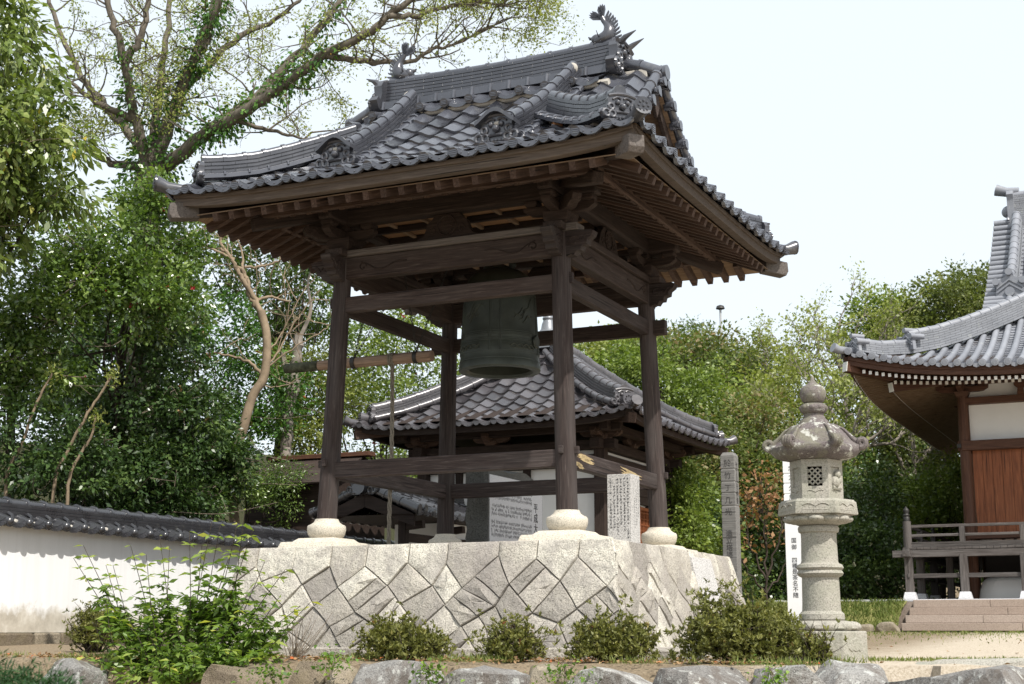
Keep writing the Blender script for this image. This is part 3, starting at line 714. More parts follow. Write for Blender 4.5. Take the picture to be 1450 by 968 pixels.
# carved nosings at the post heads
nose=[(.0,-.16),(.10,-.165),(.16,-.14),(.20,-.15),(.235,-.10),(.285,-.10),(.30,-.045),(.36,-.03),(.37,.03),(.43,.07),(.45,.125),(.40,.145),(.0,.15)]
for sx,sy in ((1,-1),(-1,-1),(1,1),(-1,1)):
    for d in (Vector((sx,0,0)),Vector((0,sy,0))):
        mb=MB(); c=Vector((sx*1.5,sy*1.47,4.49)); s=Vector((0,0,1)).cross(d)
        mb.prism([(a,b) for a,b in nose],c,d,(0,0,1),s,.145)
        for sg in(-1,1):
            mb.tube(curve([c+d*(.20+.09*math.cos(t*.8)*(1-t*.09))+Vector((0,0,.02+.07*math.sin(t*.8)*(1-t*.09)))+s*sg*.074 for t in range(9)],3),.010,5)
            mb.tube(curve([c+d*(.30+.02*t)+Vector((0,0,.0+.035*t-.012*t*t*.3))+s*sg*.074 for t in range(5)],3),.010,5)
        mb.build('carved_nosing',W_POST,TW,30,.008)
# bracket clusters
def arm(mb,c,d,L,w,h):
    d=Vector(d); s=Vector((0,0,1)).cross(d); P=[(-L,h*.5),(-L,h*.1),(-L*.82,-h*.38),(-L*.6,-h*.5),(L*.6,-h*.5),(L*.82,-h*.38),(L,h*.1),(L,h*.5)]
    mb.prism(P,c,d,(0,0,1),s,w)
for sx,sy in ((1,-1),(-1,-1),(1,1),(-1,1)):
    r=MB(); c=Vector((sx*1.5,sy*1.47,0))
    r.frustum(c+Vector((0,0,4.731)),(.24,.24),(.32,.32),.07); r.box(c+Vector((0,0,4.846)),(.32,.32,.09))
    z=Vector((0,0,4.935)); arm(r,c+z,(1,0,0),.46,.11,.11); arm(r,c+z+Vector((0,0,.002)),(0,1,0),.46,.108,.11)
    for dx,dy in ((.36,0),(-.36,0),(0,.36),(0,-.36),(0,0)):
        r.frustum(c+Vector((dx,dy,4.992)),(.11,.11),(.17,.17),.035); r.box(c+Vector((dx,dy,5.045)),(.17,.17,.037))
    # diagonal nosing
    d=Vector((sx,sy,0)).normalized(); s=Vector((0,0,1)).cross(d); r.prism([(0,-.06),(.35,-.06),(.42,-.02),(.50,-.01),(.54,.06),(.52,.10),(0,.10)],c+Vector((0,0,4.93)),d,(0,0,1),s,.12)
    r.build('bracket_cluster',W_DARK,TW,30,.006)
for i in range(4):
    k=[(-1,-1),(1,-1),(1,1),(-1,1)]; a=k[i];b=k[(i+1)%4]; zc=5.19+(.003 if i%2 else 0); A=Vector((a[0]*1.5,a[1]*1.47,zc));B=Vector((b[0]*1.5,b[1]*1.47,zc)); d=(B-A).normalized()
    beam('purlin',TW,A-d*.50,B+d*.50,.19,.25+(.003 if i%2 else 0),W_DARK,bevel=.03)
# frog-leg struts with a ring-and-bars emblem
fl=[(.44,0),(.40,.03),(.33,.06),(.30,.13),(.27,.21),(.21,.26),(.17,.315)]
for i in range(4):
    ang=i*math.pi/2; M=Matrix.Rotation(ang,4,'Z'); mb=MB(); c=M@Vector((0,-1.47 if i%2==0 else -1.5,4.745)); ax=M@Vector((1,0,0)); ou=M@Vector((0,-1,0))
    mb.prism([(a,b) for a,b in fl]+[(-a,b) for a,b in reversed(fl)],c,ax,(0,0,1),ou,.09)
    o=mb.build('frog_leg_strut',W_DARK,TW,30,.006); mb=MB()
    cc=c+Vector((0,0,.165))+ou*.05
    mb.tube([cc+ax*(.125*math.cos(t*math.pi/12))+Vector((0,0,.125*math.sin(t*math.pi/12))) for t in range(25)],.013,6)
    for zz,w in((.055,.12),(0,.14),(-.055,.12)): mb.prism([(-w/2,-.012),(w/2,-.012),(w/2,.012),(-w/2,.012)],cc+Vector((0,0,zz)),ax,(0,0,1),ou,.014)
    for sg in(-1,1): mb.tube(curve([cc+ax*sg*(.20+.05*math.cos(t*.9)*(1-t*.1))+Vector((0,0,-.06+.06*math.sin(t*.9)*(1-t*.1))) for t in range(8)],3),.009,5)
    mb.build('emblem',W_DARK,o,60)
# bell beam, ceiling
beam('bell_beam',TW,(-1.4,0,5.0),(1.4,0,5.0),.24,.30,W_DARK)
mb=MB(); mb.box((0,0,5.16),(2.80,2.74,.02)); mb.build('ceiling',W_PLY,TW,0)
for i in range(-2,3):
    beam('ceiling_batten',TW,(i*.5,-1.37,5.128),(i*.5,1.37,5.128),.055,.045,W_BOARD)
    if i: beam('ceiling_joist',TW,(-1.38,i*.5,5.105),(1.38,i*.5,5.105),.06,.085,W_DARK)
# rafters: front and right sides one by one, the two far sides as one mesh each
def rl(r): return 5.085-.36*(r-2.28)
def rfz(r): return 5.222-.39*(r-2.2)
def side_pt(k,s,r,z): return Vector([(s,-r,z),(r,s,z),(-s,r,z),(-r,-s,z)][k])
SP=.236
for k in range(4):
    bulk=MB()
    for i in range(-12,12):
        s=(i+.5)*SP
        for lab,r0,r1,zf_ in (('lower_rafter',max(1.02,abs(s)+.06),2.27,rl),('flying_rafter',max(1.72,abs(s)+.06),2.88,rfz)):
            if r0>r1-.12: continue
            A,B=side_pt(k,s,r0,zf_(r0)),side_pt(k,s,r1,zf_(r1))
            if k<2: beam(lab,TW,A,B,.074,.10,W_RAFT,bevel=0)
            else:
                d=(B-A).normalized(); y=Vector((0,0,1)).cross(d).normalized(); z=d.cross(y); M=Matrix(((d.x,y.x,z.x),(d.y,y.y,z.y),(d.z,y.z,z.z)))
                bulk.box((A+B)/2,((B-A).length,.074,.10),M)
    if k>=2: tag(bulk.build('rafters',W_RAFT,TW,0),kind='stuff')
    # roof boards above both tiers
    mb=MB()
    for f,r0,r1 in ((rl,1.2,2.27),(rfz,2.2,2.885)):
        mb.add([side_pt(k,-r1,r1,f(r1)+.053),side_pt(k,r1,r1,f(r1)+.053),side_pt(k,r0,r0,f(r0)+.053),side_pt(k,-r0,r0,f(r0)+.053),side_pt(k,-r1,r1,f(r1)+.066),side_pt(k,r1,r1,f(r1)+.066),side_pt(k,r0,r0,f(r0)+.066),side_pt(k,-r0,r0,f(r0)+.066)],[(0,1,2,3),(7,6,5,4),(0,4,5,1),(2,6,7,3)])
    mb.build('soffit_boards',W_BOARD,TW,0)
    A,B=side_pt(k,-2.24,2.255,5.115),side_pt(k,2.24,2.255,5.115); beam('eave_batten',TW,A,B,.075,.10,W_RAFT)
    mb=MB(); pth=[]
    for j in range(41):
        s=-3.0+.15*j; l=.10*(abs(s)/3.0)**5; pth.append(side_pt(k,s,2.95,5.035+l))
    pr=[(-.055,0),(.055,0),(.055,.095),(.085,.097),(.085,.150),(-.06,.150)]
    if k in(0,1,2,3): mb.sweep(pth,[(a,b) for a,b in pr])
    mb.build('eave_board',W_EAVE,TW,30,.006)
for sx,sy in ((1,-1),(-1,-1),(1,1),(-1,1)):
    o=beam('hip_rafter',TW,(sx*1.2,sy*1.2,5.52),(sx*2.97,sy*2.97,5.06),.16,.17,W_DARK,bevel=.012)
    mb=MB(); d=Vector((sx,sy,0)).normalized(); s=Vector((0,0,1)).cross(d); mb.prism([(0,-.10),(.34,-.10),(.37,-.03),(.345,.10),(0,.10)],(sx*2.80,sy*2.80,5.085),(d-Vector((0,0,.11))).normalized(),(Vector((0,0,1))+d*.11).normalized(),s,.185); mb.build('rafter_end',W_END,o.parent,30,.01)
    beam('lower_hip_rafter',TW,(sx*1.2,sy*1.2,5.36),(sx*2.33,sy*2.33,4.98),.15,.15,W_DARK,bevel=.02)
# ---- tiled roof
rng=random.Random(2)
class TowerRoof(Roof):
    def p(s,k,a,d,h=0):
        q=super().p(k,a,d,h)
        if k%2==0 and d>1.5 and abs(a)>1.45: q.z-=.24*min(1.1,(abs(a)-1.45)/.85)**2*min(1,(d-1.5)/.3)
        return q
RF=TowerRoof(3.08,3.08,lambda d:5.22+.37*d+.092*d*d,.10)
def wfront(d): r=3.08-d; return 2.3 if r<1.45 else r
def wskirt(d): return 3.08-d
mb=MB()
for k in (0,2): tile_field(mb,RF,k,wfront,2.98,.367,.262,rng); eave_tiles(mb,RF,k,wskirt,.367,rng)
for k in (1,3): tile_field(mb,RF,k,wskirt,1.2,.367,.262,rng); eave_tiles(mb,RF,k,wskirt,.367,rng)
ROOF=mb.build('roof',T_DARK,TW,40)
mb=MB()                                    # bedding under the tiles, so no gap shows from the side
for k in range(4):
    D=[0.02,.5,1.0,1.5,1.63] if k%2==0 else [0.02,.6,1.2]
    for d0,d1 in zip(D,D[1:]): mb.add([RF.p(k,-(3.06-d0),d0,-.05),RF.p(k,3.06-d0,d0,-.05),RF.p(k,3.06-d1,d1,-.05),RF.p(k,-(3.06-d1),d1,-.05)],[(0,1,2,3)])
for k in (0,2):
    D=[1.55,2.0,2.4,2.8,3.08]
    for d0,d1 in zip(D,D[1:]): mb.add([RF.p(k,-2.26,d0,-.055),RF.p(k,2.26,d0,-.055),RF.p(k,2.26,d1,-.055),RF.p(k,-2.26,d1,-.055)],[(0,1,2,3)])
mb.build('roof_bedding',W_BOARD,ROOF,0)
# gables
for sx in(-1,1):
    mb=MB(); g=[(y,RF.zf(3.08-abs(y))-.15) for y in (-1.3,-.9,-.5,-.2,0,.2,.5,.9,1.3)]
    mb.prism(g+[(1.3,5.65),(-1.3,5.65)],(sx*1.9,0,0),(0,1,0),(0,0,1),(1,0,0),.05); o=mb.build('gable_wall',W_BEAM,TW,0)
    mb=MB()
    for sy in(-1,1):
        ys=[0,.25,.5,.8,1.1,1.4]; up=[(sy*y,RF.zf(3.08-y)-.27) for y in ys]; dn=[(sy*y,RF.zf(3.08-y)-.27-.17-.05*y) for y in ys]
        mb.prism(up+list(reversed(dn)),(sx*2.17,0,0),(0,1,0),(0,0,1),(1,0,0),.06)
    mb.prism([(-.06,0),(.06,0),(.10,-.10),(.04,-.26),(0,-.32),(-.04,-.26),(-.10,-.10)],(sx*2.215,0,6.78),(0,1,0),(0,0,1),(1,0,0),.05)
    mb.build('barge_board',W_BOARD if sx<0 else W_BEAM,TW,30,.008)
    mb=MB()
    for sy,k in((-1,0),(1,2)):
        sgn=sx if k==0 else -sx
        pth=[RF.p(k,sgn*2.27,d,.055) for d in (1.60,1.9,2.2,2.5,2.8,3.02)]; cap_row(mb,pth,.068,.27,0,rng)
        for i in range(7):
            p=RF.p(k,sgn*2.34,1.66+i*.225,.005); mb.tube([p-Vector((sx*.10,0,0)),p+Vector((sx*.045,0,0))],.062,12)
            mb.add([p+Vector((sx*.0,-.11,-.005)),p+Vector((sx*.0,.11,-.005)),p+Vector((sx*.0,.11,-.05)),p+Vector((sx*.0,-.11,-.05)),p+Vector((sx*.03,-.11,-.005)),p+Vector((sx*.03,.11,-.005)),p+Vector((sx*.03,.11,-.05)),p+Vector((sx*.03,-.11,-.05))],[(0,1,2,3),(4,5,6,7),(0,4,7,3),(1,5,6,2),(3,2,6,7)],.4)
    cap_row(mb,[(sx*1.74,0,7.27),(sx*2.05,0,7.18),(sx*2.32,0,7.05)],.085,.3,0,rng); p=Vector((sx*2.34,0,7.05)); mb.tube([p,p+Vector((sx*.05,0,0))],.10,16)
    mb.build('verge_tiles',T_DARK,ROOF,40)
    mb=MB(); mb.box((sx*1.95,0,7.06),(.36,.14,.14)); mb.build('white_mortar',MORTAR,ROOF,0,.01)
# main ridge
mb=MB(); pth=[(x*.1,0,7.17+.045*(x/17)**2) for x in range(-17,18)]
mb.sweep(pth,noshi(7,.165,.050,.006)); o=mb.build('main_ridge',T_DARKR,ROOF,35)
mb=MB(); cap_row(mb,[(x*.1,0,7.53+.045*(x/17)**2) for x in range(-17,18)],.075,.3,0,rng)
for sy,k in((-1,0),(1,2)):
    for j in range(-5,5):                # raised course of eave tiles at the foot of the ridge
        for (da,ha,db,hb) in ((2.62,.11,2.84,.06),):
            if abs((j+.5)*.367)>1.75: continue
            lo_=[];up_=[];bt=[]
            for q in range(9):
                x=q/8; s=(j-.5)*.367+.367*x+.0; s=max(-1.8,min(1.8,s+.1835*0)); h=wave(x)*.8
                lo_.append(RF.p(k,s,da,ha+h));up_.append(RF.p(k,s,db,hb+h*.5));bt.append(RF.p(k,s,da,ha+h)-Vector((0,0,.045)))
            mb.add(bt+lo_+up_,[(q,q+1,9+q+1,9+q) for q in range(8)]+[(9+q,9+q+1,18+q+1,18+q) for q in range(8)],.5)
            c=RF.p(k,(j-.5)*.367,da-.01,ha+.012); mb.tube([c+Vector((0,sy*.045,0)),c-Vector((0,sy*.2,-.07))],.062,12)
            for zz in(-.02,0,.02): mb.box(c+Vector((0,sy*.049,zz)),(.075,.012,.009),tint=.9)
    mb.sweep([(-1.72,sy*.235,7.075),(1.72,sy*.235,7.075)],[(-.07,.0),(.07,.0),(.07,.10),(-.07,.10)])
    for j in range(-6,7): mb.tube([(j*.275,sy*.315,7.06),(j*.275,sy*.30,7.17),(j*.275,sy*.17,7.21)],.026,8)
mb.build('ridge_cap',T_DARK,ROOF,40)
mb=MB()
for sy,k in((-1,0),(1,2)):
    for d,h in((2.67,.045),): mb.tube([RF.p(k,-1.75,d,h),RF.p(k,1.75,d,h)],.055,8)
mb.build('white_mortar',MORTAR,ROOF,40)
for sx in(-1,1):
    mb=MB(); oni(mb,(sx*1.75,0,7.06),(sx,0,0),1.35,True); mb.build('ridge_end_tile',T_ONI,ROOF,40)
    mb=MB(); shachi(mb,(sx*1.53,0,7.58),(-sx,0,0),.70); mb.build('fish_ornament',T_ONI,ROOF,40)
# descending ridges and corner ridges
def rib_strip(mb,path,off,w,rng,step=.27):
    pth=[Vector(p)+Vector(off) for p in dens(path,.06)]; mb.sweep(pth,[(-w/2,-.03),(w/2,-.03),(w/2,.022),(w*.25,.040),(-w*.25,.040),(-w/2,.022)],tint=.7)
    L=0; nx_=.12
    for a,b in zip(pth,pth[1:]):
        L+=(b-a).length
        if L>=nx_:
            nx_+=step; t=(b-a); t.z=0; t.normalize(); s_=t.cross(Vector((0,0,1))); mb.tube([b+s_*x*w+Vector((0,0,z)) for x,z in((-.52,.0),(-.5,.03),(-.25,.052),(.25,.052),(.5,.03),(.52,.0))],.016,6,tint=.9)
def ridge_run(name,pth,rng,n=4,hw=.10,cap=.068,side=None):
    mb=MB(); mb.sweep(dens(pth,.12),noshi(n,hw,.05,.006)); o=mb.build(name,T_DARKR,ROOF,35)
    mb=MB(); cap_row(mb,[Vector(p)+Vector((0,0,n*.05+.005)) for p in pth],cap,.27,0,rng)
    if side:
        for sg in side:
            rib_strip(mb,pth,Vector(sg)-Vector((0,0,.02)),.135,rng)
    mb.build('cap_tiles',T_DARK,o.parent,40)
for k,sy in((0,-1),(2,1)):
    for sx in(-1,1):
        sgn=sx if k==0 else -sx
        pth=[RF.p(k,sgn*(1.2-.02*i),d,.05) for i,d in enumerate((2.82,2.5,2.1,1.7,1.3,.95,.80))]
        ridge_run('descending_ridge',pth,rng,4,.10,.070,[(.172,0,0),(-.172,0,0)])
        e=RF.p(k,sgn*1.09,.74,.0); mb=MB(); oni(mb,e,(0,sy,0),.95)
        mb.sweep([e+Vector((x*.05,0,.30+.085*math.cos(x*.5)))+Vector((0,sy*.02,0)) for x in range(-5,6)],[(-.10,-.02),(.10,-.02),(.10,.03),(-.10,.03)]); mb.build('ridge_end_tile',T_ONI,ROOF,40)
        mb=MB(); mb.ball(RF.p(k,sgn*1.21,2.84,.20),.085,10,8,(1,.6,1)); mb.ball(RF.p(k,sgn*1.1,.84,.21),.06,10,8,(1.4,1,.7)); mb.build('white_mortar',MORTAR,ROOF,60)
        # corner ridge
        g=[]
        for j,r in enumerate((1.40,1.7,2.0,2.3,2.55,2.78)): q=RF.p(k,sgn*r,3.08-r,.055); g.append(q+Vector((0,0,.03*max(0,j-3))))
        ridge_run('corner_ridge',g,rng,5,.10,.062,[(sx*.125,sy*-.125,0),(sx*-.125,sy*.125,0)])
        d=Vector((sx,sy,0)).normalized(); e=g[-1]; mb=MB(); oni(mb,e+d*.02-Vector((0,0,.09)),d,.80)
        t0=RF.p(k,sgn*2.92,.16,.0); mb.tube([t0,t0+d*.22+Vector((0,0,.005)),t0+d*.36+Vector((0,0,.05))],[.06,.075,.10],16); c=t0+d*.36+Vector((0,0,.05)); mb.tube([c-d*.01,c+d*.014,c+d*.0141],[.10,.10,.075],20,tint=.2)
        mb.tube([c,c+d*.004],[.078,.076],18,tint=0.)
        for t in range(8): mb.ball(c+d*.016+Vector((0,0,.055*math.sin(t*.785)))+d.cross(Vector((0,0,1)))*.055*math.cos(t*.785),.015,6,4)
        mb.ball(c+d*.014,.02,6,4)
        mb.build('corner_tile',T_ONI,ROOF,40)
mb=MB(); e=RF.p(0,2.62,.46,.20); mb.ball(e+Vector((.14,-.10,.07)),.05,8,6); mb.build('clay_patch',GOLD,ROOF,60)
mb=MB(); c=RF.p(0,1.72,1.16,.02); mb.tube([c,c+Vector((-.09,-.07,.01))],[.05,.05],12,False); mb.build('clay_pipe',TERRA,ROOF,60)
# ------------------------------------------------------------------ bell
BL=empty('temple_bell',tw(0,0,3.31),ROT,'large green-black bronze temple bell hanging in the tower','bell')
mb=MB(); P=[(.40,.03),(.44,.0),(.525,.0),(.535,.015),(.530,.10),(.520,.115),(.515,.20),(.508,.35),(.502,.36),(.500,.40),(.502,.44),(.496,.45),(.485,.70),(.470,.95),(.455,1.10),(.44,1.13),(.425,1.20),(.385,1.27),(.31,1.33),(.20,1.365),(.09,1.375),(.0,1.377)]
mb.lathe(P,56,cap=False); mb.lathe([(.40,.03),(.41,.4),(.39,.9),(.33,1.2),(.0,1.28)],40,cap=False); mb.build('bell_body',BRONZE,BL,35)
def br(z):
    for (r0,z0),(r1,z1) in zip(P[2:],P[3:]):
        if z0<=z<=z1 and z1>z0: return r0+(r1-r0)*(z-z0)/(z1-z0)
    return .5
mb=MB()
for z in(.115,.205,.345,.365,.425,.445,.47,1.0,1.06,1.13): mb.lathe([(br(z)-.01,z-.006),(br(z)+.007,z-.004),(br(z)+.007,z+.004),(br(z)-.01,z+.006)],56,cap=False)
ang0=math.radians(-72)
for q in range(4):
    for da in(-.16,-.115,.115,.16):
        a=ang0+q*math.pi/2+da; mb.tube([((br(z)+.003)*math.cos(a),(br(z)+.003)*math.sin(a),z) for z in(.21,.4,.6,.8,1.0,1.11)],.007,5)
    for sg in(-1,1):
        for (za,zb) in((.345,.42),(.47,.40)):
            pass
    a=ang0+q*math.pi/2
    a2=a+math.pi/4      # raised panels, small relief scrolls
    r=np.random.default_rng(q+3)
    for zc,n in((.27,9),):
        pts=[((br(zc)+.004)*math.cos(a2-.38+.095*i),(br(zc)+.004)*math.sin(a2-.38+.095*i),zc+.03*math.sin(i*1.7)) for i in range(n)]; mb.tube(curve(pts,3),.010,5)
        pts=[((br(zc)+.004)*math.cos(a2-.38+.095*i),(br(zc)+.004)*math.sin(a2-.38+.095*i),zc-.03*math.sin(i*1.7)) for i in range(n)]; mb.tube(curve(pts,3),.008,5)
    for j in range(5):
        t0=r.uniform(-.3,.1); z0=r.uniform(.58,.8); pts=[]
        for i in range(5): aa=a2+t0+.09*i; z=z0+.05*i*(1 if j%2 else .5)+.03*math.sin(i*2+j); pts.append(((br(z)+.003)*math.cos(aa),(br(z)+.003)*math.sin(aa),z))
        mb.tube(curve(pts,3),.007,5)
    for i in range(5):
        for j in range(2):
            aa=a2-.36+.18*i; z=1.03+.075*j if j else 1.02; z=.985+.07*j*1.0+.02
            mb.tube([((br(z))*math.cos(aa),(br(z))*math.sin(aa),z),((br(z)+.03)*math.cos(aa),(br(z)+.03)*math.sin(aa),z)],[.026,.014],8)
for a in(0,math.pi):
    c=Vector((.52*math.cos(a),.52*math.sin(a),.36)); mb.tube([c,c+Vector((.02*math.cos(a),0,0))],[.085,.075],18)
mb.build('relief_bands',BRONZE,BL,50)
mb=MB(); mb.lathe([(.20,1.365),(.19,1.39),(.13,1.40)],24)
for sg in(-1,1):
    mb.tube(curve([(sg*.16,0,1.37),(sg*.19,0,1.46),(sg*.15,0,1.56),(sg*.05,0,1.60),(0,0,1.60)],4),[.045]*16+[.055],10)
    for i in range(4): mb.ball((sg*(.19-.02*i),0,1.42+.05*i),.05,8,6)
mb.ball((0,0,1.64),.055,10,8); mb.build('dragon_loop',BRONZE,BL,60)
mb=MB(); mb.tube([(.0,-.07,1.58),(0,-.07,1.78),(0,0,1.82),(0,.07,1.78),(0,.07,1.58),(0,0,1.545),(0,-.07,1.58)],.018,8); mb.build('hanging_hook',IRON,BL,60)
# striker log on chains
LG=empty('striker_log',tw(-2.16,0,3.61),ROT,'long horizontal striker log hung on chains, its left end mossy','striker log')
mb=MB(); mb.tube([(-1.16,0,0),(-.6,.005,.004),(.1,0,0),(1.13,0,0),(1.16,0,0)],[.066,.068,.072,.078,.074],18); mb.build('log',W_LOG,LG,50)
mb=MB(); mb.tube([(-1.165,0,0),(-.9,.002,.002),(-.62,.004,.004)],[.068,.070,.0705],18,True); mb.build('mossy_end',flat('mossy_bark',(.085,.09,.062),.95,.1,0,.7,12,.6),LG,50)
mb=MB()
for x in(.92,-.05): mb.tube([(x-.03,0,0),(x+.03,0,0)],.084,18)
mb.build('iron_band',IRON,LG,40)
def chain(mb,a,b):
    a,b=Vector(a),Vector(b); L=(b-a).length; n=int(L/.045); d=(b-a).normalized(); s=d.cross(Vector((0,1,0))).normalized(); w=d.cross(s)
    for i in range(n):
        c=a+(b-a)*(i+.5)/n; u=s if i%2 else w
        mb.tube([c+d*.030*math.cos(t*math.pi/4)+u*.014*math.sin(t*math.pi/4) for t in range(9)],.0045,5,False)
for nm,pts in (('one',[((.92,0,.08),(1.28,.42,1.58)),((.92,0,.08),(.86,-.42,1.58))]),('two',[((-.05,0,.08),(.66,.5,1.58)),((-.05,0,.08),(.66,-.5,1.58))])):
    for a,b in pts:
        mb=MB(); chain(mb,a,b); tag(mb.build('hanging_chain',IRON,LG,0))
mb=MB(); mb.tube([(0.62,-1.30,1.16+.03*0+.03*math.cos(0))]*1+[(.62+.045*math.sin(t),-1.30,1.21+.045*math.cos(t)) for t in np.linspace(.3,6.5,14)],.008,6); mb.build('iron_ring',IRON,LG,60)
# pull rope
RP=MB(); x0=0
for ph in(0,2.1,4.2):
    RP.tube([(.016*math.cos(z*14+ph)+.012*math.sin(z*2),.016*math.sin(z*14+ph),-z) for z in np.linspace(0,2.45,110)],[.015]*110,5)
RP.ball((0.0,0,-2.46),.045,8,6,(1,1,1.5))
for t in (-.03,0,.03): RP.tube([(t,.08*math.sin(q),.075+.08*math.cos(q)-.0) for q in np.linspace(0,6.28,14)],.013,6)
RPo=RP.build('pull_rope',ROPE,None,60,loc=tw(-1.61,0,3.535)); RPo.rotation_euler=(0,0,ROT); tag(RPo,'twisted hemp pull rope hanging down from the striker log','rope')
# ------------------------------------------------------------------ writing
def lettering(name,text,size,mat,parent,M,cols=None,depth=.002):
    """vertical writing; M places the top centre of the column (x right, y up, z out of the face)"""
    cu=bpy.data.curves.new(name,'FONT'); cu.body='\n'.join(text); cu.size=size; cu.align_x='CENTER'; cu.extrude=depth; cu.space_line=1.0
    t=bpy.data.objects.new(name,cu); COL.objects.link(t); dg=bpy.context.evaluated_depsgraph_get(); dg.update()
    me=bpy.data.meshes.new_from_object(t.evaluated_get(dg)); bpy.data.objects.remove(t); bpy.data.curves.remove(cu)
    me.materials.clear(); me.materials.append(mat); o=bpy.data.objects.new(name,me); COL.objects.link(o); o.parent=parent; o.matrix_basis=M; return o
def glyphs(mb,o,ax,up,out,cells,w,h,rng,th=.0015):
    """small worn characters too faint to read: a few brush strokes per cell"""
    for (cx,cy) in cells:
        for k in range(rng.randint(4,6)):
            hz=rng.random()<.55; L=(w if hz else h)*rng.uniform(.35,.85); t=min(w,h)*rng.uniform(.09,.15)
            x=cx+rng.uniform(-.22,.22)*w; y=cy+rng.uniform(-.36,.36)*h; a=rng.uniform(-.25,.25)+(0 if hz else math.pi/2)
            c,s=math.cos(a),math.sin(a); P=[(x+c*u-s*v,y+s*u+c*v) for u,v in((-L/2,-t/2),(L/2,-t/2),(L/2,t/2),(-L/2,t/2))]
            mb.prism(P,o,ax,up,out,th)
def FM(o,ax,up): 
    ax,up,o=Vector(ax),Vector(up),Vector(o); n=ax.cross(up); return Matrix(((ax.x,up.x,n.x,o.x),(ax.y,up.y,n.y,o.y),(ax.z,up.z,n.z,o.z),(0,0,0,1)))
# ------------------------------------------------------------------ white boundary wall with a tiled top
rng=random.Random(5)
WL=15.0; WW=empty('boundary_wall',tw(-6.93,2.5,0),ROT,'long white plastered wall with stained foot and black tiled top, left of the platform','wall')
t=NT('stained_white_plaster'); v=t.coord(); n=t.noise(v,2.2,6,.65); st=t.noise(t.coord((3.2,3.2,2.2)),1.6,6,.7); sx=t.n('ShaderNodeSeparateXYZ'); c_=t.n('ShaderNodeTexCoord'); t.l(c_.outputs['Object'],sx.inputs[0])
mr=t.n('ShaderNodeMapRange'); t.l(sx.outputs['Z'],mr.inputs['Value']); mr.inputs['From Min'].default_value=.02; mr.inputs['From Max'].default_value=.46; mr.inputs['To Min'].default_value=1.05; mr.inputs['To Max'].default_value=.0
ad=t.n('ShaderNodeMath',operation='MULTIPLY_ADD'); t.l(st,ad.inputs[0]); ad.inputs[1].default_value=1.3; ad.inputs[2].default_value=-.65
s2=t.n('ShaderNodeMath',operation='ADD'); t.l(mr.outputs[0],s2.inputs[0]); t.l(ad.outputs[0],s2.inputs[1]); k=t.ramp(s2.outputs[0],[(.25,0),(.62,1)])
sc=t.ramp(n,[(.35,(.36,.325,.27)),(.5,(.50,.46,.39)),(.65,(.68,.65,.59))]); wn=t.noise(t.coord((5,5,.45)),1.4,5,.65); t.color(t.mix(k,t.ramp(wn,[(.30,(.755,.755,.75)),(.55,(.81,.81,.81))]),sc)); t.set(rough=.9,spec=.15); t.bump(n,.15,.01)
mb=MB(); mb.box((0,0,.70),(.34,WL,1.44)); mb.build('plaster_body',t.m,WW,0)
mb=MB(); y=-WL/2
while y<WL/2:
    w=rng.uniform(.35,.95); mb.box((.0+rng.uniform(-.01,.02),y+w/2,-.16),(.40,w-.02,.27),tint=rng.uniform(.1,.8)); y+=w
mb.build('stone_footing',S_BOULB,WW,30,.03)
WR=Roof(.345,100,lambda d:1.45+.40*d,0); wf=lambda d:WL/2
for_w=MB()
for k in(1,3):
    tile_field(for_w,WR,k,wf,.36,.37,.36,rng,amp=1.15); n_=int(WL/.37/2)+1
    eave_tiles(for_w,WR,k,wf,.37,rng,amp=1.15,bars=False,rr=.066)
    for i in range(-n_,n_+1):
        s=(i+.5)*.37
        if abs(s)<WL/2-.06: c=WR.p(k,s,-.03,.03); for_w.ball(c,.062,10,6,(1,1,1))
wr=for_w.build('tiled_top',T_BLK,WW,40)
mb=MB(); mb.sweep([(0,-WL/2,1.50),(0,WL/2,1.50)],[(-.25,0),(.25,0),(.25,.035),(-.25,.035)]); mb.sweep([(0,-WL/2,1.535),(0,WL/2,1.535)],noshi(4,.185,.047,.010)); mb.build('ridge_courses',T_BLKR,wr,35)
mb=MB(); cap_row(mb,[(0,-WL/2,1.735),(0,WL/2,1.735)],.085,.36,0,rng,.022); 
for i in range(int(WL/.37)):
    y=-WL/2+.37*i+.1
    for sx_ in(-1,1): mb.tube([(sx_*.262,y,1.49),(sx_*.25,y,1.56),(sx_*.17,y,1.60)],.028,8)
mb.build('cap_tiles',T_BLK,wr,40)
mb=MB()
for i in range(int(WL/.37)+1):
    y=-WL/2+.37*(i+.02)
    for sx_ in (-1,1): mb.ball((sx_*.22,min(WL/2-.1,y+.14+rng.uniform(-.05,.05)),1.475),.085+rng.uniform(-.03,.012),8,6,(.9,1.25,.5))
mb.build('white_mortar',MORTAR,wr,60)
